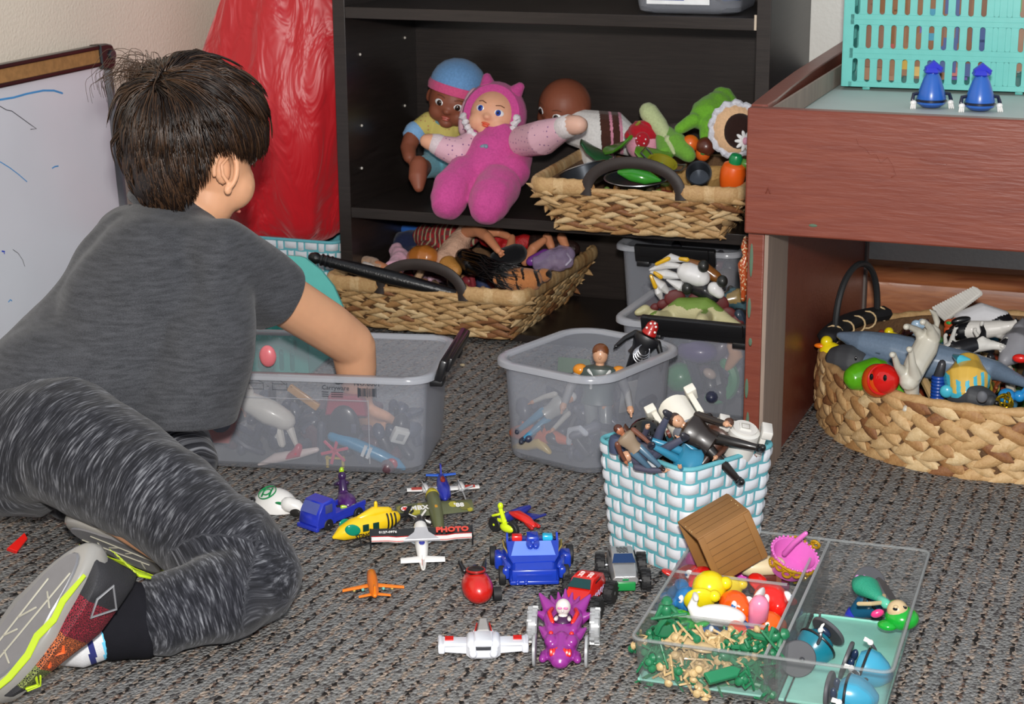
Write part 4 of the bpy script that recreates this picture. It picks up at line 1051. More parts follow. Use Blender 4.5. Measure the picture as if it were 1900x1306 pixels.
# ================================================================ toys on the carpet, far to near
# white and blue twin-prop plane
def plane_wing(m, span, ch, th, x=0, sweep=0, taper=.7, dih=0, z=0, mi=0):
    rs = []
    for y in (-1, -.5, 0, .5, 1):
        c_ = ch * (1 - (1 - taper) * abs(y)); rs.append([(x - sweep * abs(y) + c_ * .5 * cos(a), y * span / 2, z + dih * abs(y) + th * sin(a)) for a in [2 * pi * k / 12 for k in range(12)]])
    m.rings(rs, mi)
def prop(parent, x, y, z, r, mat, n=4, wd=.0016, a0=20, nose=True):
    m = MB()
    for k in range(n):
        a = radians(a0 + 360 * k / n); m.box(r, wd * 2, .0008, T(x, y, z, 0, 0, 0) @ M.Rotation(a, 4, 'X') @ T(0, r / 2, 0, 0, 0, 90) @ T(0, 0, 0, 25, 0, 0), r=.0003)
    if nose: m.ell(.003, .0024, .0024, T(x + .001, y, z), n=10, m=8)
    m.build('propeller', mat, parent)
p = G(822, 905, .014); hdg = head((818, 880), (826, 915))
t = thing('toy_plane', 'small white and blue plane with two grey propellers, topmost of the planes on the carpet', 'toy plane', p, rz=hdg)
part('fuselage', plast('26309c'), t, lambda m: m.tube([(-.042, 0, .004), (-.02, 0, .003), (.01, 0, .001), (.03, 0, -.002), (.037, 0, -.003)], [.004, .008, .010, .009, .004], 16))
part('wing', WHITE, t, lambda m: plane_wing(m, .105, .018, .0022, .004, .002, .7))
part('wing_stripe', plast('c43a24'), t, lambda m: [m.box(.009, .02, .0006, T(.004, s_ * .036, .0024)) for s_ in (1, -1)])
part('tailplane', plast('2f62c8'), t, lambda m: plane_wing(m, .044, .011, .0016, -.038, .003, .6, z=.006))
part('fin', plast('26309c'), t, lambda m: m.prism([(-.048, .004), (-.03, .004), (-.042, .020), (-.05, .020)], -.0012, .0012, t=T(0, 0, 0, 90, 0, 0)))
part('canopy', plast('8a2418', .15), t, lambda m: m.ell(.011, .004, .004, T(-.005, 0, .011)))
for s_ in (1, -1):
    part('engine', WHITE, t, lambda m: m.tube([(-.008, s_ * .026, .002), (.012, s_ * .026, .003), (.018, s_ * .026, .003)], [.004, .0055, .004], 12))
    prop(t, .02, s_ * .026, .003, .017, pm('a8a8aa', .4), a0=20)
for x, y in ((.026, 0), (0, .018), (0, -.018)): wheel(t, x, y, -.009, .0042, .003)
# camouflage plane
p = G(808, 948, .018); hdg = head((800, 915), (828, 985))
t = thing('toy_plane', 'olive camouflage plane with star and lettering on its wing, beside the yellow helicopter', 'toy plane', p, rot=(0, radians(16), hdg))
OL = pm('5c6040', .4, coat=.2)
part('fuselage', OL, t, lambda m: m.tube([(.052, 0, -.006), (.038, 0, -.003), (.012, 0, .002), (-.012, 0, .003), (-.03, 0, .003), (-.036, 0, .003)], [.005, .0075, .0095, .0098, .0095, .006], 16, flat=1.1))
part('nose_band', plast('b0a024'), t, lambda m: m.tube([(-.031, 0, .0031), (-.037, 0, .0031)], [.0102, .0088], 16, flat=1.1))
def cw(m): plane_wing(m, .108, .032, .0022, -.006, .002, .85)
part('wing', OL, t, cw)
CAM = [(.042, -.004, .010, '6c6a2c'), (.026, -.010, .008, 'a8a02c'), (-.03, -.002, .012, 'a8a02c'), (-.048, -.008, .007, '7c7430'), (.048, .004, .005, 'a8a02c'), (-.02, -.012, .006, '7c7430')]
for y, x, r_, c in CAM: part('camouflage_patch', plast(c), t, lambda m: m.prism([(x + r_ * cos(a) * random.uniform(.7, 1.1), y + r_ * .8 * sin(a)) for a in [2 * pi * k / 7 for k in range(7)]], .0008, .0026))
part('wing_lettering', WHITE, t, lambda m: m.text('MBX', .013, T(-.006, -.022, .0031, 0, 0, 90), ex=.0003, bold=.0004))
part('wing_number', WHITE, t, lambda m: m.text("'88", .012, T(-.006, .034, .0031, 0, 0, 90), ex=.0003, bold=.0004))
part('roundel', WHITE, t, lambda m: m.lathe([(0, .0025), (.0062, .0025), (.0062, .0032), (0, .0032)], 24, t=T(-.006, -.042, 0)))
part('roundel_ring', plast('23262c'), t, lambda m: m.torus(.0064, .0006, T(-.006, -.042, .0032)))
part('star', RED, t, lambda m: m.prism([((.0052 if k % 2 == 0 else .0021) * cos(pi * k / 5), (.0052 if k % 2 == 0 else .0021) * sin(pi * k / 5)) for k in range(10)], .003, .0037, t=T(-.006, -.042, 0)))
part('cockpit', plast('c08820', .2), t, lambda m: m.ell(.011, .0045, .0045, T(.004, 0, .0085)))
part('tailplane', BLACK, t, lambda m: plane_wing(m, .03, .010, .0014, .047, -.003, .6))
part('fin', OL, t, lambda m: m.prism([(.04, .0), (.056, .0), (.058, .013), (.052, .014)], -.001, .001, t=T(0, 0, 0, 90, 0, 0)))
for y in (.018, -.018): wheel(t, -.012, y, -.011, .0045, .003)
# white cap-like helmet
p = G(512, 944, 0); t = thing('toy_helmet', 'white plastic toy helmet piece with green ring emblem beside the knee', 'toy helmet', p, rz=AZ + radians(-18))
def hel(m):
    rs = []
    for k in range(9):
        a = k / 8 * pi / 2; rs.append([(.034 * cos(a) * cos(b2) * (1.05 if cos(b2) < 0 else 1), .026 * cos(a) * sin(b2), .030 * sin(a) + .001) for b2 in [2 * pi * j / 28 for j in range(28)]])
    m.rings(rs)
part('shell', WHITE, t, hel)
part('visor', WHITE, t, lambda m: m.tube([(.026, -.016, .016), (.038, -.013, .012), (.047, -.012, .005)], [.010, .010, .008], 12, flat=1.1))
part('broken_opening', plast('15120f', .8), t, lambda m: m.ell(.009, .003, .006, T(.041, -.0225, .0065)))
part('peg_hole', BLACK, t, lambda m: m.ell(.005, .005, .005, T(-.029, -.014, .014)))
EM = plast('1f8a50')
part('emblem_ring', EM, t, lambda m: m.torus(.0135, .0013, T(-.008, -.009, .0272, 22, -14, 0), flat=.5))
part('emblem', EM, t, lambda m: (m.torus(.0058, .0014, T(-.008, -.0095, .0279, 22, -14, 0), flat=.5), m.box(.0025, .017, .001, T(-.014, -.0095, .0265, 22, -14, 0)), m.box(.0025, .017, .001, T(-.002, -.0095, .0285, 22, -14, 0))))
part('green_mark', EM, t, lambda m: m.ell(.008, .0012, .004, T(.017, -.0195, .0165, 30, 10, 12)))
# blue truck
p = G(620, 968, 0); t = thing('toy_truck', 'scuffed royal blue flatbed toy truck behind the yellow helicopter', 'toy truck', p, rz=head((600, 983), (672, 955)) + pi)
TB = pm('2838b4', .3, coat=.3, var=.1, vs=140)
def trk(m):
    m.prism([(.012, .004), (.046, .004), (.050, .010), (.046, .026), (.036, .040), (.018, .042), (.012, .036)], -.019, .019, t=T(0, 0, .002, 90, 0, 0), r=.002)
part('cab', TB, t, trk)
part('windscreen', plast('5a64a8', .15), t, lambda m: m.box(.0012, .030, .016, T(.0432, 0, .034, 0, -33, 0)))
for s_ in (1, -1): part('side_window', pm('4a4f80', .2), t, lambda m: m.box(.013, .001, .012, T(.027, s_ * .0193, .032), r=.0004))
part('flatbed', TB, t, lambda m: (m.box(.058, .034, .009, T(-.016, 0, .012), r=.001), m.box(.058, .003, .006, T(-.016, .0165, .019, 0, 3, 0)), m.box(.058, .003, .006, T(-.016, -.0165, .019, 0, 3, 0))))
part('bumper', TB, t, lambda m: m.box(.006, .040, .006, T(.049, 0, .007), r=.001))
for x in (.028, -.030):
    for y in (.017, -.017): wheel(t, x, y, .0085, .0085, .006, hub=SILVER)
# purple and lime bike rider beyond the truck
p = G(642, 948, 0); t = thing('toy_vehicle', 'tiny purple and lime toy vehicle with rider behind the blue truck', 'toy vehicle', p, rz=head((655, 955), (632, 905)))
PU = plast('4c2068'); LM = plast('a8d018')
part('fairing', PU, t, lambda m: (m.ell(.024, .014, .011, T(-.008, 0, .018)), m.tube([(.01, 0, .018), (.036, 0, .020)], [.009, .005], 12)))
part('lime_guard', LM, t, lambda m: m.box(.006, .024, .008, T(-.028, 0, .016), r=.002))
part('rider', plast('38204c'), t, lambda m: (m.tube([(.018, 0, .02), (.026, 0, .036)], [.007, .006], 10), m.ell(.0065, .006, .007, T(.028, 0, .043)), m.tube([(.024, .006, .034), (.036, .009, .028)], .003, 8), m.tube([(.024, -.006, .034), (.036, -.009, .028)], .003, 8)))
part('crest', LM, t, lambda m: m.ell(.003, .0035, .006, T(.03, 0, .05)))
for x, y in ((-.022, .014), (-.022, -.014), (.028, 0)): wheel(t, x, y, .009, .009, .005)
# helicopter
p = G(694, 1000, 0); t = thing('toy_helicopter', 'yellow toy helicopter with green windows and black tail stripes', 'toy helicopter', p, rz=head((740, 980), (622, 1003)))
YH = plast('f0c81c', .25)
part('cabin', YH, t, lambda m: m.tube([(.058, 0, .014), (.048, 0, .017), (.03, 0, .021), (.005, 0, .023), (-.018, 0, .025), (-.03, 0, .026)], [.003, .010, .0145, .0160, .0145, .010], 18, flat=1.0))
part('engine_cowl', YH, t, lambda m: (m.tube([(.022, 0, .034), (.0, 0, .039), (-.022, 0, .037)], [.004, .008, .006], 12), m.tube([(-.004, 0, .043), (-.004, 0, .052)], [.003, .0025], 10)))
for s_ in (1, -1):
    part('green_window', plast('0c8a6c', .1), t, lambda m: m.ell(.011, .0022, .008, T(.036, s_ * .0125, .024, 0, -20, -13 * s_)))
    for x in (.018, .003): part('side_window', plast('123c30', .1), t, lambda m: m.box(.009, .0012, .010, T(x, s_ * .0158, .025), r=.0005))
    part('lettering', BLACK, t, lambda m: m.text('STINGER', .008, T(.018, s_ * -.0 + (-.0162 if s_ < 0 else .0162), .0145, 90, 0, 0 if s_ < 0 else 180), ex=.0002, bold=.0002))
    for k in range(3): part('tail_stripe', BLACK, t, lambda m: m.torus(.0148 - .0012 * k, .0013, T(-.016 - .006 * k, 0, .0255, 0, 90, 0), a0=40 if s_ > 0 else 220, a1=140 if s_ > 0 else 320, flat=.6))
    part('skid', RUB, t, lambda m: m.tube([(.045, s_ * .016, .005), (.04, s_ * .016, .002), (-.02, s_ * .016, .002)], .0014, 8))
    for x in (.025, -.008): part('skid_strut', RUB, t, lambda m: m.tube([(x, s_ * .016, .002), (x, s_ * .008, .012)], .0012, 6))
part('tail_boom', pm('1b1b1c', .5), t, lambda m: m.tube([(-.028, 0, .027), (-.042, 0, .026), (-.052, 0, .026)], [.006, .0035, .0025], 10))
part('tail_rotor', pm('1b1b1c', .5), t, lambda m: (m.box(.02, .001, .003, T(-.051, .003, .026, 0, 40, 0)), m.box(.02, .001, .003, T(-.051, .003, .026, 0, 130, 0))))
part('tail_fin', RUB, t, lambda m: m.prism([(-.044, .026), (-.052, .028), (-.058, .038), (-.052, .038)], -.001, .001, t=T(0, 0, 0, 90, 0, 0)))
# black and white high-wing plane seen from behind
p = G(782, 1010, .02); hdg = head((785, 1035), (779, 985))
t = thing('toy_plane', 'white-tailed plane with broad black, white and red wing, in front of the yellow helicopter', 'toy plane', p, rot=(0, radians(-20), hdg))
def bw(m, x0, x1, z, th, yr=(-.066, .066), mi=0):
    N_ = 12; rs = []
    for k in range(N_ + 1):
        y = yr[0] + (yr[1] - yr[0]) * k / N_; zz = z + abs(y) * .10 * (1 if abs(y) > .04 else .5) - abs(y) * .08; rs.append([(x0, y, zz), (x1, y, zz), (x1, y, zz + th), (x0, y, zz + th)])
    m.rings(rs, mi)
part('wing', BLACK, t, lambda m: bw(m, -.010, .012, .016, .003))
part('white_wing_band', WHITE, t, lambda m: bw(m, -.0115, -.005, .0162, .0033))
part('wing_centre', pm('b4b4b8', .3), t, lambda m: m.prism([(-.012, -.024), (.003, -.010), (.013, -.008), (.013, .008), (.003, .010), (-.012, .024)], .0155, .0198, r=.0008))
part('red_pinstripe', RED, t, lambda m: (bw(m, -.0118, -.0112, .0178, .0008), bw(m, -.0042, -.0036, .0188, .0009)))
part('wing_lettering', plast('d84838'), t, lambda m: m.text('PHOTO', .0125, T(.004, -.041, .0208, 0, 0, -90), ex=.0005, bold=.0006))
part('registration', WHITE, t, lambda m: m.text('0127-0976', .0055, T(.004, .044, .0205, 0, 0, -90), ex=.0003, bold=.0001))
for s_ in (1, -1): part('winglet', BLACK, t, lambda m: m.prism([(-.014, .008), (.010, .012), (.006, .026), (-.010, .024)], -.001, .001, t=T(0, s_ * .067, .0, 90, 0, 0)))
part('fuselage', WHITE, t, lambda m: m.tube([(.034, 0, .006), (.02, 0, .007), (-.01, 0, .006), (-.035, 0, .003), (-.048, 0, .001)], [.008, .010, .009, .006, .003], 14))
part('nose', pm('26262a', .4), t, lambda m: m.tube([(.033, 0, .006), (.044, 0, .006)], [.0095, .006], 14))
prop(t, .046, 0, .006, .017, WHITE, n=4, a0=30)
part('tailplane', WHITE, t, lambda m: plane_wing(m, .058, .013, .0016, -.036, .002, .75, z=.007))
part('fin', WHITE, t, lambda m: m.prism([(-.05, .0), (-.028, .004), (-.046, .024), (-.054, .022)], -.0012, .0012, t=T(0, 0, 0, 90, 0, 0)))
part('fin_flash', RED, t, lambda m: m.prism([(-.046, .004), (-.036, .006), (-.048, .018)], -.0016, .0016, t=T(0, 0, 0, 90, 0, 0)))
part('roundel', plast('2c3490'), t, lambda m: m.ell(.005, .004, .0012, T(-.012, 0, .0145)))
for s_ in (1, -1): part('wing_strut', pm('b8c4d0', .3), t, lambda m: m.box(.003, .024, .0012, T(0, s_ * .018, .010, s_ * 38, 0, 0)))
for y in (.018, -.018): wheel(t, -.03, y, -.012, .0065, .004); 
part('axle', BLACK, t, lambda m: m.tube([(-.03, -.018, -.012), (-.03, .018, -.012)], .0011, 6))
# orange jet
p = G(692, 1088, .006); hdg = head((696, 1098), (690, 1058)); t = thing('toy_plane', 'small plain orange jet plane alone on the open carpet', 'toy plane', p, rz=hdg)
OR_ = plast('f07c14', .35)
part('fuselage', OR_, t, lambda m: m.tube([(.04, 0, .004), (.034, 0, .004), (.01, 0, .004), (-.03, 0, .004), (-.043, 0, .006)], [.003, .006, .007, .006, .003], 14))
part('wing', OR_, t, lambda m: plane_wing(m, .078, .012, .0018, .006, .014, .55))
part('tailplane', OR_, t, lambda m: plane_wing(m, .04, .009, .0014, -.032, .008, .6, z=.004))
part('fin', OR_, t, lambda m: m.prism([(-.044, .006), (-.022, .008), (-.038, .019), (-.045, .019)], -.0012, .0012, t=T(0, 0, 0, 90, 0, 0)))
for s_ in (1, -1):
    for y in (.013, .024): part('engine', plast('6cb8b0' if y < .02 else 'd0c070'), t, lambda m: m.tube([(-.004, s_ * y, -.002), (.004, s_ * y, -.002)], .0022, 8))
# blue fin piece and red piece beyond the police car
p = G(948, 960, .006); t = thing('toy_spacecraft', 'slim dark blue toy craft with side fin beyond the blue car', 'toy spacecraft', p, rz=head((925, 960), (990, 938)))
DB = plast('28328c')
part('hull', DB, t, lambda m: m.tube([(-.028, 0, 0), (-.012, 0, .002), (.02, 0, .004), (.034, 0, .006)], [.003, .007, .007, .004], 12))
part('side_fin', DB, t, lambda m: (m.prism([(.014, -.002), (.026, -.002), (.034, -.022), (.026, -.022)], -.0015, .0015), m.box(.028, .005, .003, T(.03, -.024, 0), r=.001)))
p = G(967, 967, .008); t = thing('toy_pod', 'small red boat-shaped toy piece lying on the blue craft', 'toy pod', p, rz=head((945, 955), (992, 975)))
part('pod_shell', RED, t, lambda m: m.tube([(-.024, 0, .006), (-.008, 0, .008), (.012, 0, .006), (.026, 0, .002)], [.003, .009, .008, .005], 12, flat=.6))
part('prongs', plast('b01a18'), t, lambda m: (m.tube([(.015, -.004, .003), (.030, -.006, .0)], .003, 8), m.tube([(.015, .004, .003), (.030, .006, .0)], .003, 8)))
# lime rider
p = G(937, 992, 0); t = thing('toy_motorbike', 'neon lime and black toy bike with rider behind the blue car', 'toy motorbike', p, rz=head((955, 985), (925, 975)))
LY = plast('d8f020'); 
part('bike_frame', LY, t, lambda m: (m.ell(.014, .008, .007, T(-.006, 0, .012)), m.tube([(.0, 0, .016), (.008, 0, .036)], [.0035, .003], 8), m.tube([(.0, 0, .02), (.016, 0, .018)], .003, 8)))
part('rider', LY, t, lambda m: (m.ell(.004, .004, .005, T(.008, 0, .04)), m.tube([(.006, -.005, .03), (.016, -.007, .026)], .0018, 6), m.tube([(.006, .005, .03), (.016, .007, .026)], .0018, 6)))
for x in (.018, -.014): wheel(t, x, 0, .011, .011, .007, hub=LY)
# blue police car facing the camera
p = G(988, 1060, 0); t = thing('toy_police_car', 'large royal blue toy police car with red and cyan roof lights', 'toy car', p, rz=AZ + radians(-90 + 2), s=.9)
BC = plast('1c3cb0', .22)
def pc(m):
    secs = [(-.05, .036, .030, .012), (-.03, .042, .044, .010), (-.01, .042, .046, .008), (.012, .041, .044, .008), (.03, .038, .034, .006), (.05, .036, .028, .005), (.056, .034, .024, .006)]
    m.rings([[(x, s_ * w_ * k1, z) for s_, k1, z in ((1, 1, z0), (1, 1.02, h_ * .45), (1, .96, h_ * .7), (1, .72, h_), (-1, .72, h_), (-1, .96, h_ * .7), (-1, 1.02, h_ * .45), (-1, 1, z0))] for x, w_, h_, z0 in secs])
part('car_body', BC, t, pc, bev=.0012)
part('bonnet', BC, t, lambda m: m.prism([(-.03, .038), (.0, .036), (.012, .030), (.014, -.030), (.0, -.036), (-.03, -.038)][::-1], 0, .004, t=T(.028, 0, .0335, 0, 24, 0), r=.0012))
part('windscreen', plast('6c8ce0', .06), t, lambda m: m.prism([(-.012, .026), (.012, .032), (.012, -.032), (-.012, -.026)], 0, .002, t=T(.020, 0, .0435, 0, 38, 0), r=.0006))
part('front_plate', BC, t, lambda m: (m.box(.006, .064, .022, T(.058, 0, .016), r=.002), m.box(.008, .070, .006, T(.058, 0, .008), r=.002), m.box(.004, .05, .002, T(.0615, 0, .02))))
part('roof_scoop', BC, t, lambda m: (m.box(.026, .018, .012, T(.0, 0, .052), r=.003), m.tube([(.008, -.006, .05), (.022, -.004, .048)], .005, 8), m.tube([(.008, .006, .05), (.022, .004, .048)], .005, 8)))
part('red_light', plast('e02c28', .15), t, lambda m: m.box(.014, .015, .008, T(-.006, -.022, .051), r=.002))
part('cyan_light', plast('30b8e0', .15), t, lambda m: m.box(.014, .015, .008, T(-.006, .022, .051), r=.002))
for s_ in (1, -1):
    part('gold_window', plast('8c7c3c', .2), t, lambda m: m.prism([(-.016, -.008), (.012, -.010), (.008, .008), (-.012, .010)], -.001, .001, t=T(.002, s_ * .0375, .037, 90 - s_ * 30, 0, 0)))
    part('front_arm', BC, t, lambda m: (m.box(.028, .016, .022, T(.005, s_ * .047, .022), r=.004), m.box(.045, .010, .016, T(.035, s_ * .040, .020), r=.003), m.tube([(.02, s_ * .043, .03), (.05, s_ * .036, .028)], .004, 8)))
    for x in (.045, -.03): wheel(t, x, s_ * (.045 if x > 0 else .056), .014, .014, .010)
    part('headlamp', BC, t, lambda m: m.lathe([(.0032, 0), (.0032, .002), (.0018, .0025), (0, .0015)], 12, t=T(.061, s_ * .006 - .018, .009, 0, 90, 0)))
for s_ in (1, -1): part('roof_fin', BC, t, lambda m: m.prism([(-.03, .03), (.0, .04), (-.012, .055), (-.024, .052)], -.0015, .0015, t=T(0, s_ * .036, .0, 90, 0, 0)))
# red egg pod
p = G(885, 1112, 0); t = thing('toy_pod', 'glossy red egg-shaped toy pod with open black cockpit', 'toy pod', p, rz=AZ + radians(100))
def egg(m):
    m.rings([[(x, r_ * cos(a), .019 + r_ * .95 * sin(a)) for a in [2 * pi * k / 24 for k in range(24)]] for x, r_ in ((-.034, .002), (-.031, .010), (-.024, .016), (-.010, .0195), (.006, .019), (.020, .015), (.030, .009), (.034, .002))])
part('pod_shell', pm('c41c14', .3, coat=.5, bump=.1, bs=900), t, egg)
part('cockpit_opening', plast('141012', .5), t, lambda m: m.ell(.015, .0115, .0055, T(.006, 0, .0362, 0, 6, 0)))
part('cockpit_rim', pm('a41812', .3), t, lambda m: m.torus(.0125, .0016, T(.006, 0, .0375, 0, 8, 0, (1.1, .9, 1))))
part('seat', plast('20284c'), t, lambda m: m.tube([(.004, 0, .034), (.016, 0, .038)], [.004, .003], 8))
for s_ in (1, -1): part('ear_fin', BLACK, t, lambda m: m.tube([(.024, s_ * .012, .03), (.036, s_ * .017, .038)], [.004, .0015], 8))
part('black_wheel', RUB, t, lambda m: m.lathe([(.004, -.005), (.009, -.005), (.009, .005), (.004, .005)], 18, t=T(-.01, -.024, .010, 90, 0, 0)))
# white gunship
p = G(897, 1200, .008); t = thing('toy_spaceship', 'white toy spaceship with stub wings and red panels', 'toy spaceship', p, rz=AZ + radians(91))
SW = plast('dde0e8')
part('hull', SW, t, lambda m: (m.prism([(-.022, -.016), (-.016, -.020), (.004, -.018), (.036, -.009), (.046, -.004), (.046, .004), (.036, .009), (.004, .018), (-.016, .020), (-.022, .016)], -.006, .012, r=.003), m.box(.03, .022, .008, T(-.008, 0, .014), r=.002)))
part('grey_nose', pm('a8a6a4', .4), t, lambda m: m.prism([(.006, -.009), (.044, -.005), (.044, .005), (.006, .009)], .008, .018, r=.003))
part('rear_vent', DKGREY, t, lambda m: m.box(.004, .018, .005, T(-.0205, 0, .008), r=.0008))
for s_ in (1, -1):
    part('wing', SW, t, lambda m: (m.prism([(-.012, s_ * .016), (.008, s_ * .016), (.010, s_ * .048), (-.006, s_ * .050)], -.003, .006), m.box(.026, .008, .012, T(.0, s_ * .049, .003), r=.002), m.box(.02, .03, .004, T(-.002, s_ * .032, .008), r=.001)))
    part('red_panel', RED, t, lambda m: m.box(.010, .010, .0012, T(.002, s_ * .040, .0108)))
    part('red_flank', plast('b83028'), t, lambda m: m.box(.022, .0016, .006, T(.022, s_ * .0085, .013, 0, 0, -s_ * 6)))
    part('engine', SW, t, lambda m: (m.tube([(-.016, s_ * .014, .010), (.008, s_ * .014, .010)], .006, 12), m.tube([(-.024, s_ * .012, .002), (-.018, s_ * .012, .002)], .005, 10)))
    part('wingtip_gun', SW, t, lambda m: m.tube([(.010, s_ * .051, .004), (.020, s_ * .051, .004)], .003, 8))
# silver monster truck
def monster(label, p, rz, body, hood, bumper, deco, name='monster_truck', s=.86, checker=False):
    t = thing(name, label, 'toy truck', p, rz=rz, s=s)
    def bd(m):
        secs = [(-.045, .020, .016, .032, .030), (-.04, .021, .014, .042, .038), (-.022, .021, .014, .047, .044), (.002, .021, .014, .047, .045), (.018, .021, .014, .036, .034), (.040, .020, .014, .032, .030), (.046, .019, .016, .028, .026)]
        m.rings([[(x, s_ * w_ * k1, z) for s_, k1, z in ((1, .9, a), (1, 1, a + .006), (1, .98, (a + b2) / 2 + .002), (1, .78, c_), (-1, .78, c_), (-1, .98, (a + b2) / 2 + .002), (-1, 1, a + .006), (-1, .9, a))] for x, w_, a, b2, c_ in [(x, w_, z0, h_, h_) for x, w_, z0, h_, _ in secs]])
    part('car_body', body, t, bd, bev=.001)
    part('windscreen', plast('10305c' if checker else '0c3838', .06), t, lambda m: m.prism([(-.0075, .0135), (.0085, .0172), (.0085, -.0172), (-.0075, -.0135)], 0, .0012, t=T(.0105, 0, .0428, 0, 35, 0)))
    for s_ in (1, -1): part('side_window', plast('101820', .1), t, lambda m: m.box(.022, .0008, .008, T(-.012, s_ * .0182, .0395, -s_ * 18, 0, 0)))
    part('front_bumper', bumper, t, lambda m: m.box(.006, .030, .014, T(.045, 0, .013), r=.002))
    part('grille_badge', plast('188048'), t, lambda m: m.box(.001, .009, .003, T(.0466, 0, .0235)))
    if checker:
        def ck(m):
            for i in range(8):
                for j in range(6):
                    if (i + j) % 2 == 0: m.box(.0028, .0028, .0004, T(-.021 + .0028 * i, -.007 + .0028 * j, .0472))
        part('roof_checks', BLACK, t, ck)
    else:
        part('roof_flames', WHITE, t, lambda m: [m.torus(.003, .0006, T(-.018 + .006 * i, y, .0474), a0=20 * i, a1=260 + 20 * i, n=12) for i in range(3) for y in (-.007, .007)])
        for s_ in (1, -1): part('side_flames', plast('a8a0c0'), t, lambda m: [m.torus(.004, .0007, T(-.03 + .011 * i, s_ * .0212, .024, 90, 0, 0), a0=0, a1=250, n=12) for i in range(6)])
    part('chassis', pm('9a9aa0', .25, 1), t, lambda m: (m.box(.07, .014, .008, T(0, 0, .012), r=.001), m.tube([(.032, -.03, .016), (.032, .03, .016)], .002, 8), m.tube([(-.030, -.03, .016), (-.030, .03, .016)], .002, 8)))
    for x in (.032, -.030):
        for y in (.031, -.031): wheel(t, x, y, .0165, .0165, .014, lugs=14, hub=deco)
    return t
monster('silver monster truck with checkered roof and green bumper beside the woven cube basket', G(1155, 1080, 0), AZ + radians(-88), pm('b4b4b4', .28, .6, bump=.15, bs=1500), None, plast('1d8a44'), SILVER, checker=True)
monster('red monster truck with flame decals, behind the purple dragon car', G(1082, 1128, 0), AZ + radians(-112), plast('d02018', .2), None, plast('188048'), SILVER)
# purple dragon car
p = G(1044, 1205, 0); t = thing('dragon_car', 'purple dragon-shaped toy car with grey wheels and white-headed driver', 'toy car', p, rz=AZ + radians(-95))
PP = plast('8c2c88', .28)
m = MB(); m.tube([(-.045, 0, .026), (-.02, 0, .022), (.01, 0, .018), (.035, 0, .015), (.052, 0, .012)], [.018, .022, .021, .018, .013], 18, flat=.8)
m.ell(.016, .016, .012, T(.045, 0, .014)); m.ell(.010, .008, .008, T(.032, .012, .026)); m.ell(.010, .008, .008, T(.032, -.012, .026))
for s_ in (1, -1):
    m.tube([(-.034, s_ * .016, .034), (-.046, s_ * .030, .050)], [.010, .002], 10); m.tube([(-.03, s_ * .019, .026), (-.03, s_ * .034, .034)], [.008, .002], 10)
    m.tube([(.008, s_ * .018, .022), (.0, s_ * .027, .028)], [.007, .002], 10); m.tube([(.04, s_ * .018, .012), (.052, s_ * .02, .012)], [.006, .005], 10)
    for k in range(3): m.tube([(-.046 + .004 * k, s_ * .006 * k, .038), (-.058 + .004 * k, s_ * .0085 * k, .052 - .003 * k)], [.005, .0015], 8)
    m.tube([(-.03, s_ * .014, .036), (-.01, s_ * .018, .034), (.01, s_ * .013, .030)], .006, 10)
m.tube([(.025, 0, .028), (.05, 0, .020)], [.007, .005], 10)
m.bake('dragon_body', PP, t, vox=.0012, sm=3)
part('cockpit', plast('3c1040', .5), t, lambda m: m.ell(.016, .012, .008, T(-.009, 0, .034)))
for s_ in (1, -1):
    part('red_rib', RED, t, lambda m: m.tube([(-.026, s_ * .014, .040), (-.012, s_ * .0165, .041), (.003, s_ * .012, .036)], .0028, 8))
    part('dragon_eye', RED, t, lambda m: m.ell(.0028, n=10, m=8, t=T(.028, s_ * .012, .0335)))
part('red_mouth', RED, t, lambda m: [m.tube([(.050 + .003 * cos(k), -.010 + .003 * k, .0235), (.055, -.010 + .003 * k, .019)], .0022, 6) for k in range(8)])
dr = part('driver', pm('d4ccc8', .4), t, lambda m: (m.ell(.009, .009, .010, T(-.010, 0, .050)), m.tube([(-.006, 0, .034), (-.009, 0, .044)], [.009, .004], 12), m.ell(.003, .0016, .002, T(-.001, 0, .049)), m.tube([(-.006, -.007, .038), (.003, -.008, .040)], .0025, 8), m.tube([(-.006, .007, .038), (.003, .008, .040)], .0025, 8)))
part('pink_brow', plast('d070a0'), dr, lambda m: (m.ell(.001, .003, .0016, T(-.0012, -.0035, .052)), m.ell(.001, .003, .0016, T(-.0012, .0035, .052))))
GW = pm('a0a2a4', .35, coat=.2)
for x, r_, y in ((-.024, .020, .037), (.044, .019, .030)):
    for s_ in (1, -1): wheel(t, x, s_ * y, r_, r_, .012 if x < 0 else .004, hub=GW, tire=GW, lugs=12 if x < 0 else 0)
# odds and ends near the child
p = G(60, 948, .008); t = thing('toy_blaster', 'brown and orange toy blaster half hidden under the knee', 'toy gun', p, rz=AZ + radians(2))
part('stock', pm('8a6a38', .4), t, lambda m: (m.tube([(-.03, 0, .004), (.0, 0, .006), (.03, 0, .006)], [.006, .008, .006], 10)))
part('barrel', plast('d84818'), t, lambda m: (m.tube([(.02, 0, .008), (.045, 0, .009), (.06, 0, .010)], [.007, .006, .008], 10), m.torus(.007, .0025, T(.035, 0, .010, 0, 90, 0), n=14)))
p = G(33, 1008, .01); t = thing('toy_block', 'small red plastic toy piece beside the raised shoe', 'toy piece', p, rot=(.5, .5, .3)); part('red_shard', RED, t, lambda m: m.prism([(-.008, -.016), (.006, -.014), (.008, .012), (.0, .018)], -.004, .004, r=.001))
p = G(3, 922, .001); o = MB(); o.prism([(-.03, -.02), (.012, -.022), (.018, -.006), (-.02, .03)], 0, .004, r=.001); o = o.build('paper_card', pm('d8dce4', .5)); o.location = p; tag(o, 'white card corner lying on the carpet behind the trousers', 'card')
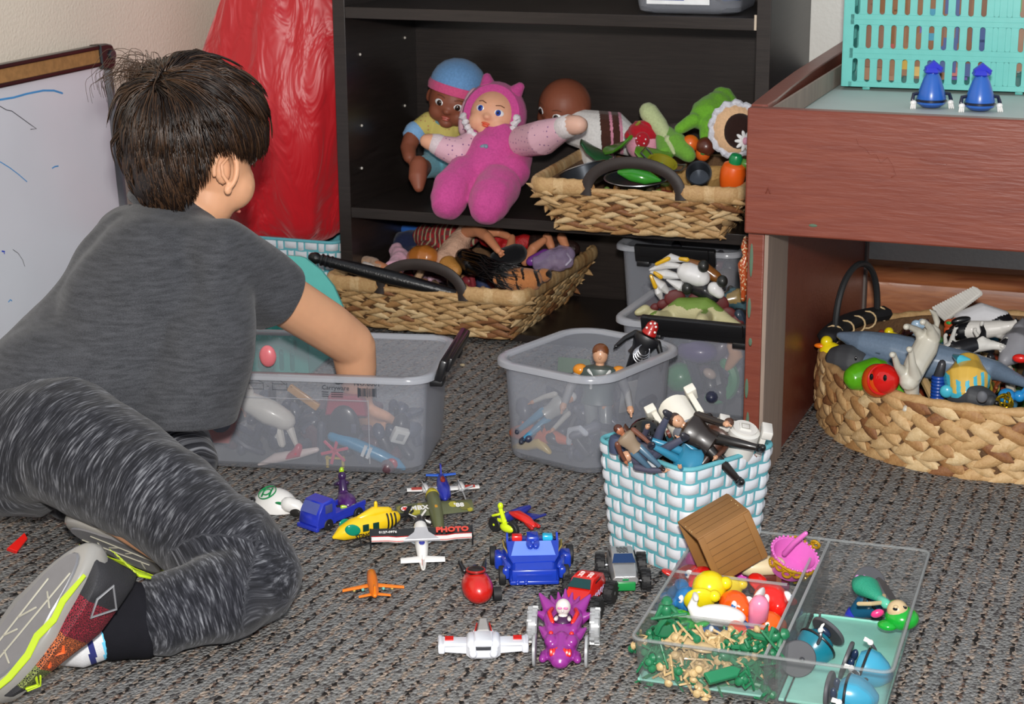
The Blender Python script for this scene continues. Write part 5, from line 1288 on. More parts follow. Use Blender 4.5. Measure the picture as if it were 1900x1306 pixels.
a, b2 = G(538, 1032, .0015), G(566, 1024, .0015); o = MB(); o.tube([a, b2], .0014, 8); o = o.build('grey_stick', pm('6f6f70', .5)); tag(o, 'thin grey plastic stick on the carpet beside the knee', 'stick')
o = MB(); o.ell(.005, .004, .0025, T(0, 0, .002)); o = o.build('crumb', pm('b8a888', .8)); o.location = G(858, 679, 0); tag(o, 'tiny tan crumb on the carpet between the two open tubs', 'crumb')
# ================================================================ dolls on the middle shelf
def pxs(p): return (p - C0).dot(FW) / FPX          # metres covered by one picture pixel at p
SKB = skin('8a4f3a'); SKP = skin('e2a888')
def doll_face(r, hc, hb_, R_, eye_c, lip, skin_m, rot0=0):
    m0 = M(hb_).transposed().to_4x4(); m0.translation = hc    # x forward, y left, z up
    m = MB(); m.ell(R_, R_ * .95, R_, m0, n=24, m=16)
    for s_ in (1, -1):
        m.ell(R_ * .42, R_ * .42, R_ * .40, m0 @ T(R_ * .52, s_ * R_ * .36, -R_ * .38)); m.ell(R_ * .12, R_ * .1, R_ * .26, m0 @ T(-R_ * .02, s_ * R_ * .98, -R_ * .1))
    m.ell(R_ * .13, R_ * .16, R_ * .12, m0 @ T(R_ * .98, 0, -R_ * .16)); m.ell(R_ * .3, R_ * .3, R_ * .22, m0 @ T(R_ * .6, 0, -R_ * .72))
    h_ = m.bake('head', skin_m, r, vox=R_ * .05, sm=4)
    for s_ in (1, -1):
        e = part('eye', EYEW, r, lambda m: m.ell(R_ * .09, R_ * .20, R_ * .14, m0 @ T(R_ * .86, s_ * R_ * .36, R_ * .08, 0, 0, s_ * 20), n=14, m=10))
        part('iris', plast(eye_c, .1), e, lambda m: m.ell(R_ * .07, R_ * .115, R_ * .115, m0 @ T(R_ * .915, s_ * R_ * .355, R_ * .08, 0, 0, s_ * 20), n=12, m=8))
        part('pupil', PUP, e, lambda m: m.ell(R_ * .06, R_ * .06, R_ * .06, m0 @ T(R_ * .945, s_ * R_ * .35, R_ * .08), n=10, m=8))
        part('eyebrow', pm('6a3c28', .8), r, lambda m: m.tube([m0 @ V((R_ * .93, s_ * R_ * .2, R_ * .32)), m0 @ V((R_ * .88, s_ * R_ * .36, R_ * .37)), m0 @ V((R_ * .8, s_ * R_ * .5, R_ * .33))], R_ * .018, 6))
    part('lips', plast(lip, .4), r, lambda m: (m.ell(R_ * .06, R_ * .17, R_ * .05, m0 @ T(R_ * .93, 0, -R_ * .42)), m.ell(R_ * .06, R_ * .13, R_ * .06, m0 @ T(R_ * .92, 0, -R_ * .50))))
    return m0
def blob(r, nm, mat, pts, vox=.0025, sm=4, fn=None, pick=None):
    m = MB(); o = V(r.location)
    for ch in pts: m.tube([p - o for p in ch[0]], ch[1], 16)
    if pick: m.pick = pick
    return m.bake(nm, mat, r, vox=vox, sm=sm, fn=fn)
def fingers(r, skin_m, p, d, side, s_):
    o = V(r.location); m = MB()
    m.tube([p - o, p + d * s_ * 1.1 - o], [s_ * .75, s_ * .85], 12)
    for k in (-1.5, -.5, .5, 1.5): m.tube([p + d * s_ + side * s_ * .4 * k - o, p + d * s_ * 2.0 + side * s_ * .45 * k - o], s_ * .26, 8)
    m.tube([p + d * s_ * .3 + side * s_ * .7 - o, p + d * s_ * 1.1 + side * s_ * 1.2 - o], s_ * .28, 8)
    m.bake('hand', skin_m, r, vox=s_ * .12, sm=2)
# brown doll with the blue hat
hc = W(842, 185, 3.33); r = thing('baby_doll', 'brown-skinned baby doll sitting in a blue and pink cap', 'doll', V((hc.x, 3.31, .237)))
o = V(r.location); S0 = pxs(hc); R_ = 49 * S0
fd = (S(-.22, -.18, -1)).normalized(); hb_ = basis(fd, S(.28, 1, 0)); m0 = doll_face(r, hc - o, hb_, R_, '3a2418', 'b0574a', SKB)
part('cap', cloth('6f9ed0'), r, lambda m: m.rings([[m0 @ T(-R_ * .1, 0, R_ * .0, 0, -14, 0) @ V((k_ * R_ * 1.12 * cos(a), k_ * R_ * 1.08 * sin(a), z * R_)) for a in [2 * pi * k / 28 for k in range(28)]] for k_, z in ((.97, .42), (1.0, .5), (.98, .75), (.88, 1.05), (.68, 1.3), (.4, 1.48), (.12, 1.55))]))
part('cap_band', cloth('d85888'), r, lambda m: m.rings([[m0 @ T(-R_ * .1, 0, R_ * .0, 0, -14, 0) @ V((k_ * R_ * 1.12 * cos(a), k_ * R_ * 1.08 * sin(a), z * R_)) for a in [2 * pi * k / 28 for k in range(28)]] for k_, z in ((.94, .2), (1.02, .22), (1.05, .42), (1.02, .56), (.95, .56))]))
A = lambda x, y, Y: W(x, y, Y)
YELC = cloth('c8b868'); TQC = cloth('6ea8b8')
def dots(c1, c2, sc_=260, th=.28):
    m, n, b = nt('dotted_cloth'); tc = n.nodes.new('ShaderNodeTexCoord'); vo = n.nodes.new('ShaderNodeTexVoronoi'); vo.inputs['Scale'].default_value = sc_; vo.inputs['Randomness'].default_value = .35
    n.links.new(tc.outputs['Object'], vo.inputs['Vector']); cr = n.nodes.new('ShaderNodeValToRGB'); n.links.new(vo.outputs['Distance'], cr.inputs[0]); e = cr.color_ramp; e.interpolation = 'LINEAR'
    e.elements[0].position = th * .7; e.elements[0].color = lin(c2); e.elements[1].position = th; e.elements[1].color = lin(c1); n.links.new(cr.outputs[0], b.inputs['Base Color']); b.inputs['Roughness'].default_value = .9; return m
blob(r, 'shirt', dots('cbbb68', 'b87858', 120, .22), [([A(830, 222, 3.33), A(822, 262, 3.33)], [.030, .036]), ([A(800, 225, 3.32), A(775, 243, 3.30)], [.022, .021]), ([A(858, 228, 3.33), A(872, 245, 3.34)], [.021, .02])])
part('collar', TQC, r, lambda m: m.torus(.027, .004, T(*(A(832, 215, 3.325) - o), 30, 8, 0), n=24))
part('sleeve_band', cloth('86b4e0'), r, lambda m: m.tube([A(775, 243, 3.30) - o, A(768, 249, 3.295) - o], [.023, .023], 18))
blob(r, 'trousers', TQC, [([A(822, 268, 3.33), A(822, 300, 3.33)], [.037, .04]), ([A(805, 305, 3.31), A(782, 312, 3.26)], [.026, .022]), ([A(845, 305, 3.31), A(868, 315, 3.26)], [.026, .022])])
blob(r, 'arm', SKB, [([A(766, 252, 3.29), A(757, 275, 3.27), A(760, 292, 3.25)], [.018, .016, .013])]); fingers(r, SKB, A(760, 292, 3.25), S(.4, -.5, -.2).normalized(), S(.7, .4, 0).normalized(), .012)
blob(r, 'leg', SKB, [([A(785, 310, 3.26), A(776, 322, 3.20)], [.018, .017]), ([A(777, 305, 3.19), A(775, 330, 3.17), A(777, 347, 3.16)], [.018, .018, .011])]); 
blob(r, 'leg', SKB, [([A(868, 315, 3.26), A(872, 325, 3.22)], [.018, .017])])
# pink hooded doll
hc = W(918, 213, 3.26); r = thing('rag_doll', 'pink plush doll with eared hood and painted face', 'doll', V((hc.x, 3.20, .237)))
o = V(r.location); S0 = pxs(hc); R_ = 49 * S0; fd = S(-.25, .25, -1).normalized(); hb_ = basis(fd, S(.30, .9, .25)); m0 = doll_face(r, hc - o, hb_, R_, '2848a8', 'd85838', SKP)
PK = cloth('c84e92', .6, 500); PKD = dots('dcb0be', '7a4c84', 110, .20)
def hood(m):
    for k in range(9):
        a = radians(-35 - 250 * 0) + 0
    rs = []
    for x_, k_ in ((.55, .80), (.50, 1.08), (.2, 1.22), (-.3, 1.2), (-.8, .95), (-1.15, .5), (-1.25, .1)):
        rs.append([(x_ * R_, k_ * R_ * cos(a), k_ * R_ * sin(a) * 1.06 - (.04 * R_)) for a in [2 * pi * k / 30 for k in range(30)]])
    m.rings(rs, t=m0, cap0=False)
    
part('hood', PK, r, hood)
for s_ in (1, -1): part('hood_ear', PK, r, lambda m: m.tube([m0 @ V((.1 * R_, s_ * .55 * R_, 1.0 * R_)), m0 @ V((.08 * R_, s_ * .66 * R_, 1.24 * R_))], [R_ * .32, R_ * .20], 12))
part('hood_side', PKD, r, lambda m: m.ell(R_ * .5, R_ * .3, R_ * .95, m0 @ T(-R_ * .35, -R_ * 1.12, -R_ * .15), n=18, m=12))
def ruff(m):
    pts = []
    for k in range(40):
        a = radians(200 + 165 * k / 39); pts.append(m0 @ V((.62 * R_ + .05 * R_ * sin(k * 2.1), 1.0 * R_ * cos(a) * (1.05 + .06 * sin(k * 1.7)), 1.02 * R_ * sin(a) * 1.0)))
    m.tube(pts, [R_ * .12 + R_ * .04 * sin(k * 2.3) for k in range(40)], 8)
part('lace_collar', cloth('dcd8dc'), r, ruff)
blob(r, 'plush_body', PK, [([A(925, 268, 3.235), A(915, 300, 3.22), A(895, 330, 3.20)], [.050, .056, .056]), ([A(868, 325, 3.18), A(840, 350, 3.13), A(832, 374, 3.105)], [.042, .038, .036]), ([A(925, 345, 3.17), A(912, 368, 3.12), A(905, 382, 3.10)], [.044, .041, .038]), ([A(960, 285, 3.25), A(950, 320, 3.2)], [.03, .035])], vox=.003, sm=8, fn=lambda c, n: c + n * (.002 * noise.noise(c * 45)))
part('bow', pm('7890a0', .6), r, lambda m: (m.ell(.012, .004, .005, T(*(A(902, 272, 3.182) - o), 0, 0, 20)), m.ell(.004, .004, .004, T(*(A(902, 272, 3.178) - o)))))
blob(r, 'dotted_arm', PKD, [([A(880, 265, 3.23), A(850, 285, 3.20), A(818, 272, 3.19)], [.026, .032, .022])])
part('hand', SKP, r, lambda m: m.tube([A(808, 266, 3.19) - o, A(793, 262, 3.185) - o], [.018, .015], 14)); part('cuff', cloth('e0d0d4'), r, lambda m: m.tube([A(816, 270, 3.19) - o, A(808, 266, 3.19) - o], [.021, .02], 16))
blob(r, 'dotted_arm', PKD, [([A(970, 262, 3.22), A(1008, 255, 3.16), A(1045, 238, 3.13)], [.030, .033, .022])])
part('hand', skin('dcb09c'), r, lambda m: m.tube([A(1058, 232, 3.12) - o, A(1074, 232, 3.11) - o], [.019, .017], 14)); part('cuff', cloth('e0d8d8'), r, lambda m: m.tube([A(1046, 237, 3.13) - o, A(1057, 233, 3.12) - o], [.022, .021], 16))
# bald doll lying behind the basket
hc = W(1048, 196, 3.36); r = thing('baby_doll', 'bald brown doll in white knit with brown and pink stripes, behind the food basket', 'doll', V((hc.x, 3.36, .237)))
o = V(r.location); R_ = 51 * pxs(hc); hb_ = basis(S(-.72, -.35, -.75), S(.35, .85, .1)); doll_face(r, hc - o, hb_, R_, '2a1c18', 'a05040', SKB)
def strp(co): 
    x = (co - strp.a).dot(strp.d); return 1 if .030 < x < .048 or .053 < x < .066 else (2 if .048 <= x <= .053 or .066 <= x < .072 else 0)
strp.a = A(1085, 240, 3.30) - o; strp.d = (A(1165, 235, 3.33) - o - strp.a).normalized()
blob(r, 'knit_suit', [cloth('e4e2e0'), cloth('4a2c24'), cloth('d890a8')], [([A(1062, 235, 3.34), A(1105, 245, 3.34), A(1140, 245, 3.345), A(1165, 262, 3.35)], [.035, .042, .04, .03]), ([A(1110, 255, 3.33), A(1110, 300, 3.34)], [.036, .034])], vox=.002, pick=strp)

# ================================================================ toy food basket
ABc = V(AB.location)
GRN = plast('3f7a34', .3); PANM = pm('3c4148', .35, .5)
junk('jumble of small plastic food pieces under the basket toys', AB, .115, .13, .02, .052, 60, ['6f8a3c', 'b07a3c', '7c3028', '58606a', 'c8b48c', '8a5a34'], 3, size=(.010, .022))
def at(x, y, Y, rz=0): return W(x, y, Y)
def simple(nm, label, cat, p, **kw): return thing(nm, label, cat, p, **kw)
# pan with a wire handle
p = A(1085, 322, 3.17); t = simple('toy_pan', 'dark grey toy pan with wire handles in the food basket', 'toy pan', p, rot=(radians(-12), radians(-22), 0))
part('pan_bowl', PANM, t, lambda m: m.lathe([(.026, -.022), (.040, -.018), (.046, .008), (.048, .009), (.043, .008), (.037, -.015), (0, -.017)], 32))
part('rim', SILVER, t, lambda m: m.torus(.047, .0015, T(0, 0, .0095), n=40))
part('wire_handle', SILVER, t, lambda m: m.tube([(.015, .040, .010), (.012, .052, .018), (.040, .052, .018), (.048, .030, .010)], .0018, 8))
p = A(1228, 305, 3.13); t = simple('toy_pot', 'yellow-green toy pot with silver wire handles beside the dark pan', 'toy pot', p, rot=(radians(16), radians(20), 0))
part('pot_bowl', pm('8a8420', .4), t, lambda m: m.lathe([(.016, -.02), (.024, -.012), (.027, .004), (.028, .005), (.024, .004), (.020, -.012), (0, -.015)], 28))
for s_ in (1, -1): part('wire_handle', SILVER, t, lambda m: m.tube([(s_ * .025, -.012, .004), (s_ * .040, -.012, .012), (s_ * .040, .012, .012), (s_ * .025, .012, .004)], .0018, 8, ))
# lidded cup
p = A(1297, 326, 3.09); t = simple('toy_cup', 'small grey metal toy cup beside the bamboo bowl', 'toy cup', p, rot=(radians(58), radians(20), 0))
part('cup_wall', pm('4a4e54', .3, .8), t, lambda m: m.lathe([(.018, -.02), (.022, .014), (.023, .015), (.020, .013), (.017, -.016), (0, -.017)], 28))
p = A(1300, 322, 3.17); t = simple('bamboo_bowl', 'tan bamboo bowl half buried in the food basket', 'bowl', p + V((0, 0, -.01)), rot=(radians(6), radians(-8), 0))
part('bowl_wall', wood_mat('bamboo', 'a07c48', 'c09a60', .5, (4, 60, 60), .1, 3), t, lambda m: m.lathe([(.03, -.034), (.046, -.02), (.056, .006), (.057, .008), (.053, .006), (.043, -.018), (0, -.03)], 40))
# leafy green pieces
for (x, y, Y, a, L_c, lab) in ((1103, 284, 3.22, 30, '2c5e38', 'dark green toy cabbage wedge behind the pan'), (1150, 272, 3.22, -25, '4c8c28', 'bright green toy celery stalk leaning between pan and pink doll'), (1212, 290, 3.17, 10, '5c8c28', 'leaf green toy pea pod under the silver handle'), (1188, 328, 3.07, 5, '3c9430', 'glossy green toy pepper behind the front handle')):
    t = simple('toy_vegetable', lab, 'toy vegetable', A(x, y, Y), rot=(radians(20), radians(a), radians(a)))
    if '3c9430' == L_c: part('pepper_skin', plast(L_c, .15), t, lambda m: (m.tube([(-.036, 0, .004), (-.015, 0, .004), (.012, 0, 0), (.034, 0, -.002)], [.006, .016, .015, .004], 14, flat=.8)))
    else: part('leaf_body', plast(L_c, .35), t, lambda m: m.rings([[(x_ , w_ * cos(a_), .004 * sin(a_) + x_ * x_ * 6) for a_ in [2 * pi * k / 14 for k in range(14)]] for x_, w_ in ((-.034, .010), (-.02, .024), (.0, .028), (.02, .024), (.034, .008))]))
# spoons / tray rim
t = simple('toy_dish', 'shallow black toy dish with silver rim just inside the front handle', 'toy dish', A(1180, 335, 3.09), rot=(radians(8), 0, 0)); part('dish_plate', pm('1e2022', .35), t, lambda m: m.lathe([(0, -.006), (.035, -.004), (.046, .004), (.047, .005), (.034, -.002), (0, -.004)], 32, sx=1.2)); part('rim', SILVER, t, lambda m: m.torus(.047, .0014, T(0, 0, .005, s=(1.2, 1, 1)), n=40))
# strawberry hat pink doll
p = A(1195, 268, 3.24); t = simple('plush_strawberry', 'pink plush ball with red strawberry hat and white dots', 'plush toy', p)
part('pink_ball', cloth('e098ac'), t, lambda m: m.ell(.034, .03, .03, n=24, m=16))
part('strawberry_hat', cloth('b01828'), t, lambda m: (m.ell(.030, .024, .020, T(.0, -.003, .022, 0, 12, 0), n=24, m=14), m.ell(.014, .012, .016, T(.004, -.024, .012)), m.tube([(-.03, -.002, .016), (-.012, 0, .03), (.018, 0, .036), (.034, -.004, .016)], [.008, .014, .014, .009], 12)))
for k in range(10): part('white_dot', cloth('f0e8e8'), t, lambda m: m.ell(.0016, .0012, .0016, T(.004 + .011 * cos(k * 2.4) * (.3 + .07 * k), -.0345 + .002 * abs(cos(k)), .012 + .012 * sin(k * 2.4) * (.3 + .07 * k))))
part('green_stem', pm('8c8c30', .7), t, lambda m: m.tube([(-.012, -.014, .036), (-.004, -.018, .044)], .003, 8))
# pale felt leek
t = simple('felt_leek', 'pale green felt leek leaning up behind the strawberry plush', 'plush toy', A(1215, 215, 3.24)); o = V(t.location)
blob(t, 'pale_stalk', cloth('bcc896'), [([A(1203, 207, 3.25), A(1222, 232, 3.24), A(1243, 262, 3.22)], [.018, .017, .010]), ([A(1240, 258, 3.21), A(1251, 285, 3.19)], [.008, .003])], vox=.0018)
blob(t, 'green_leaf', cloth('6ea53c'), [([A(1238, 240, 3.24), A(1252, 265, 3.22), A(1278, 288, 3.20)], [.008, .022, .014]), ([A(1228, 255, 3.23), A(1235, 285, 3.2)], [.012, .016])], vox=.0018)
# green frog coat plush with bonnet doll
t = simple('bonnet_doll', 'felt doll in a green coat and white bonnet with a daisy', 'plush toy', A(1330, 240, 3.25)); o = V(t.location)
blob(t, 'green_coat', cloth('6fae34', .6, 500), [([A(1335, 192, 3.30), A(1310, 215, 3.27), A(1285, 225, 3.24)], [.026, .032, .014]), ([A(1290, 222, 3.24), A(1262, 238, 3.22)], [.014, .011]), ([A(1320, 235, 3.25), A(1310, 258, 3.24)], [.026, .012]), ([A(1340, 180, 3.31), A(1352, 190, 3.31)], [.02, .018])], vox=.0022, fn=lambda c, n: c + n * .002 * noise.noise(c * 60))
hm = T(*(A(1364, 240, 3.20) - o), 82, 0, 12)
part('face_cloth', cloth('e0b890'), t, lambda m: m.ell(.040, .044, .018, hm, n=28, m=14))
part('bonnet_frill', cloth('d8dae4'), t, lambda m: m.tube([hm @ V(((.042 + .002 * sin(k * 1.9)) * cos(2 * pi * k / 44), (.046 + .003 * sin(k * 1.9)) * sin(2 * pi * k / 44), .003 * cos(k * 1.9))) for k in range(44)], .0065, 8, closed=True))
part('brown_hair', cloth('2c1a16'), t, lambda m: m.ell(.030, .034, .018, hm @ T(.006, -.002, .006), n=24, m=12))
dm = hm @ T(.020, -.020, .026)
for k in range(10): part('daisy_petal', cloth('eeeeee'), t, lambda m: m.ell(.009, .0035, .0022, dm @ T(.011 * cos(k * 2 * pi / 10), .011 * sin(k * 2 * pi / 10), 0, 0, 0, 36 * k), n=10, m=8))
part('daisy_centre', cloth('e8a8c0'), t, lambda m: m.ell(.0055, .007, .005, dm @ T(0, 0, .002)))
# oranges, tomato, carrot
for x, y, r_, c, lab in ((1281, 266, .016, 'e06820', 'orange toy fruit showing behind the bamboo bowl'), (1304, 285, .014, 'dc6420', 'smaller orange toy fruit with a green spot'), (1310, 272, .018, '5a2c20', 'dark brown toy meatball between oranges and bonnet doll')):
    t = simple('toy_fruit', lab, 'toy food', A(x, y, 3.22)); part('fruit_skin', plast(c, .35), t, lambda m: m.ell(r_, n=22, m=16))
    if r_ == .014: part('green_spot', GRN, t, lambda m: m.ell(.005, .002, .003, T(.003, -.0125, .002)))
t = simple('toy_carrot', 'bright orange toy carrot with green top', 'toy vegetable', A(1360, 322, 3.10), rot=(radians(10), radians(12), 0))
part('carrot_root', plast('e86018', .35), t, lambda m: m.lathe([(0, -.035), (.017, -.033), (.022, -.012), (.023, .005), (.019, .016), (.010, .021), (0, .022)], 28)); part('green_top', plast('12864c', .35), t, lambda m: m.lathe([(.011, .018), (.012, .03), (.009, .036), (0, .038)], 18)); part('green_collar', plast('5c9a30'), t, lambda m: m.ell(.016, .008, .010, T(.014, .01, .018)))

# ================================================================ basket of dolls on the floor
junk('jumble of doll clothes and limbs under the dolls', BB, .13, .15, .02, .06, 70, ['a87858', '8a3038', '3a4468', 'c8a0b0', 'b89878', '1c1c20'], 5, size=(.012, .026))
t = simple('cloth_bundle', 'crumpled navy and bright blue denim cloth at the back of the doll basket', 'doll clothes', A(765, 450, 3.33)); blob(t, 'denim', cloth('232a48'), [([A(745, 452, 3.33), A(778, 445, 3.33)], [.024, .022]), ([A(750, 470, 3.32), A(790, 480, 3.30)], .02 * 0 + .02 and [.02, .022])], fn=lambda c, n: c + n * .004 * noise.noise(c * 50))
blob(t, 'blue_trim', cloth('2a62b4'), [([A(750, 425, 3.36), A(785, 428, 3.36)], [.010, .010])])
def plaid():
    m, n, b = nt('red_plaid'); tc = n.nodes.new('ShaderNodeTexCoord'); last = None
    base = n.nodes.new('ShaderNodeTexChecker'); base.inputs['Scale'].default_value = 110; base.inputs[1].default_value = lin('9c1c24'); base.inputs[2].default_value = lin('6a3030'); n.links.new(tc.outputs['Object'], base.inputs[0])
    wv = n.nodes.new('ShaderNodeTexWave'); wv.inputs['Scale'].default_value = 28; n.links.new(tc.outputs['Object'], wv.inputs[0]); cr = n.nodes.new('ShaderNodeValToRGB'); n.links.new(wv.outputs[1], cr.inputs[0]); cr.color_ramp.elements[0].position = .8; cr.color_ramp.elements[1].position = .9
    mx = n.nodes.new('ShaderNodeMix'); mx.data_type = 'RGBA'; n.links.new(cr.outputs[0], mx.inputs[0]); n.links.new(base.outputs[0], mx.inputs[6]); mx.inputs[7].default_value = lin('a8a080'); n.links.new(mx.outputs[2], b.inputs['Base Color']); b.inputs['Roughness'].default_value = .9; return m
fld = lambda c, n: c + n * (.004 * noise.noise(c * 40) + .002 * noise.noise(c * 90))
t = simple('plaid_doll', 'doll piece in crumpled red tartan cloth in the doll basket', 'doll', A(820, 455, 3.30)); blob(t, 'tartan_dress', plaid(), [([A(790, 440, 3.32), A(835, 440, 3.30), A(870, 440, 3.30)], [.026, .03, .022]), ([A(790, 470, 3.28), A(815, 490, 3.24)], [.026, .022])], fn=fld)
t = simple('doll', 'doll in cream lace top with bent arm, blond head down, in the doll basket', 'doll', A(850, 470, 3.22)); SKD = skin('cf8a64')
blob(t, 'lace_top', pm('c8a088', .8, bump=1, bs=300), [([A(860, 435, 3.24), A(845, 465, 3.21), A(825, 488, 3.18)], [.020, .026, .022])], fn=fld)
blob(t, 'arm', SKD, [([A(865, 430, 3.23), A(888, 428, 3.20), A(905, 440, 3.17), A(925, 465, 3.14)], [.012, .012, .010, .007])]); fingers(t, SKD, A(925, 465, 3.14), S(.5, -.7, 0).normalized(), S(.7, .5, 0).normalized(), .006)
blob(t, 'blond_hair', pm('b8803c', .5, bump=.6, bs=400), [([A(832, 492, 3.16), A(845, 502, 3.14)], [.02, .014])])
t = simple('doll', 'doll head with tan bun hair lying face down in the doll basket', 'doll', A(785, 478, 3.17)); blob(t, 'bun_hair', plast('b06a2c', .3), [([A(776, 478, 3.18), A(792, 478, 3.17)], [.024, .025])])
blob(t, 'pink_dress', cloth('dca8bc'), [([A(735, 465, 3.22), A(745, 480, 3.20), A(730, 500, 3.15)], [.016, .02, .018])], fn=fld); blob(t, 'arm', SKD, [([A(700, 492, 3.14), A(722, 505, 3.11), A(738, 512, 3.10)], [.010, .012, .012])])
t = simple('cloth_bundle', 'folded tan and white doll clothes under the black stick', 'doll clothes', A(690, 485, 3.15)); blob(t, 'folded_cloth', cloth('b89478'), [([A(668, 482, 3.18), A(690, 488, 3.16), A(708, 500, 3.12)], [.009, .012, .010])], fn=fld); blob(t, 'white_fold', cloth('d8ccc4'), [([A(676, 490, 3.155), A(702, 498, 3.12)], [.006, .006])])
t = simple('doll', 'doll with long glossy black hair spread over the doll basket', 'doll', A(900, 495, 3.14)); HB = pm('0e0e10', .25, bump=.5, bs=250, coat=.3)
m = MB(); rg = random.Random(2); o = V(t.location)
for k in range(260):
    a = rg.uniform(-18, 22); b3 = rg.uniform(-20, 26); z = rg.uniform(-.02, .01)
    m.tube([A(862 + rg.uniform(-6, 6), 480 + a * .8, 3.16 + z) - o, A(895 + rg.uniform(-8, 8), 492 + a, 3.13 + z) - o, A(915 + rg.uniform(-8, 20), 502 + b3 * .8, 3.10 + z) - o, A(930 + rg.uniform(-10, 40), 510 + b3, 3.08 + z) - o], [.0016, .0018, .0015, .0005], 3, rnd=False)
m.build('black_hair', HB, t, ang=180); blob(t, 'scalp', HB, [([A(862, 478, 3.17), A(880, 492, 3.15)], [.02, .022])]); blob(t, 'dark_dress', cloth('141418'), [([A(925, 480, 3.20), A(960, 470, 3.22)], [.018, .02])])
t = simple('doll', 'doll limbs in a red sequin dress at the back of the doll basket', 'doll', A(930, 450, 3.28)); blob(t, 'red_dress', pm('b0181c', .5, bump=.8, bs=400), [([A(905, 440, 3.30), A(940, 455, 3.28), A(975, 450, 3.3)], [.018, .018, .016])], fn=fld)
for a_, b_2, c_2 in (((890, 432), (925, 430), (945, 440)), ((930, 480), (948, 458), (950, 440)), ((975, 485), (990, 460), (1010, 445))): blob(t, 'leg', SKD, [([A(*a_, 3.25), A(*b_2, 3.25), A(*c_2, 3.27)], [.010, .010, .007])])
t = simple('doll', 'doll face down with dark curls beside the purple tulle', 'doll', A(1030, 450, 3.3)); blob(t, 'curly_hair', pm('2a1814', .5, bump=.8, bs=200), [([A(990, 450, 3.30), A(1020, 455, 3.3), A(1060, 460, 3.3)], [.016, .02, .018])], fn=fld)
for x in (1015, 1042): blob(t, 'limb', SKD, [([A(x, 440, 3.29), A(x + 8, 458, 3.28)], [.010, .008])])
t = simple('tulle_dress', 'lilac and purple tulle doll dress at the far corner of the doll basket', 'doll clothes', A(1010, 482, 3.20)); 
blob(t, 'purple_bodice', pm('7a3c94', .3), [([A(985, 485, 3.20), A(1012, 470, 3.22)], [.010, .010])]); blob(t, 'tulle_skirt', see_through('b4a0c4', .3, .75, .5, 'tulle'), [([A(1005, 488, 3.18), A(1045, 478, 3.20)], [.018, .024])], fn=lambda c, n: c + n * .005 * noise.noise(c * 70)); blob(t, 'tulle_hem', cloth('c0b8cc'), [([A(1052, 470, 3.2), A(1060, 482, 3.19), A(1050, 492, 3.18)], [.003, .003, .003])])
t = simple('plush_tiger', 'orange and black striped tiger plush lying in the doll basket corner', 'plush toy', A(965, 520, 3.10)); 
m = MB(); o = V(t.location)
for ch in (([A(930, 515, 3.10), A(955, 518, 3.09), A(985, 520, 3.09)], [.017, .024, .022]), ([A(985, 518, 3.10), A(1012, 510, 3.12)], [.016, .013]), ([A(925, 508, 3.10), A(922, 520, 3.08)], [.008, .008])): m.tube([p_ - o for p_ in ch[0]], ch[1], 16)
m.pick = lambda co: 1 if sin((co.x * 1.0 + co.z * .5) * 330 + 3 * noise.noise(co * 45)) > .62 and noise.noise(co * 30 + V((4, 0, 0))) > -.3 else 0
m.bake('striped_fur', [cloth('b87848'), cloth('1c120e')], t, vox=.0016, sm=4)
# black umbrella-like stick
t = simple('black_stick', 'long ribbed black plastic stick lying across the doll basket rim', 'stick', A(580, 478, 3.00)); o = V(t.location); e1, e2 = A(582, 478, 3.00), A(870, 552, 3.06)
d = (e2 - e1)
part('shaft', pm('121214', .35, bump=.3, bs=300), t, lambda m: m.tube([e1 - o, e1 + d * .02 - o, e1 + d * .04 - o, e1 + d * .05 - o, e1 + d * .12 - o, e1 + d * .5 - o, e1 + d * 1.0 - o], [.011, .0115, .008, .010, .0105, .014, .009], 16)); 
for k in range(3): part('grip_ring', pm('1c1c1e', .3), t, lambda m: m.tube([e1 + d * (.05 + .03 * k) - o, e1 + d * (.06 + .03 * k) - o], .0118, 16, rnd=False))
# ================================================================ round basket of animals
junk('jumble of small plastic animals filling the bottom of the round basket', rb_, .24, .24, .03, .085, 260, ['5a4630', '3a4048', '8c3a24', 'b0a23c', '2f6a86', '4a7a3c', 'c0a070', '25252a', 'b8b0a0'], 11, rnd=True, size=(.012, .026))
def pt(x, y, z): return G(x, y, z)
# blue-grey whale, in two visible lengths
p = pt(1690, 660, .135); t = thing('toy_whale', 'long blue-grey toy whale lying across the round basket', 'toy animal', p); o = p
WH = pm('6f8298', .35, coat=.2, var=.1, vs=300)
q_ = [pt(1558, 622, .150), pt(1600, 635, .146), pt(1655, 648, .140), pt(1720, 668, .128), pt(1790, 678, .124), pt(1850, 688, .124), pt(1912, 715, .122)]
blob(t, 'whale_body', WH, [(q_, [.006, .019, .026, .030, .024, .015, .006])], vox=.002)
part('flipper', WH, t, lambda m: m.ell(.03, .010, .004, T(*(pt(1615, 668, .125) - o), 20, 10, -30)))
part('mouth_line', pm('4a5a6c', .5), t, lambda m: m.tube([pt(1560, 630, .148) - o, pt(1600, 648, .137) - o, pt(1632, 656, .138) - o], .0011, 6))
# elephant grey ball head
t = thing('toy_elephant', 'dark grey rubbery toy elephant head by the basket handle', 'toy animal', pt(1568, 680, .11)); o = V(t.location)
blob(t, 'elephant_head', pm('404246', .65), [([pt(1560, 668, .115), pt(1585, 672, .115)], [.026, .028]), ([pt(1595, 690, .11), pt(1598, 702, .10)], [.012, .008])]); part('eye', PUP, t, lambda m: m.ell(.002, n=8, m=6, t=T(*(pt(1588, 664, .14) - o))))
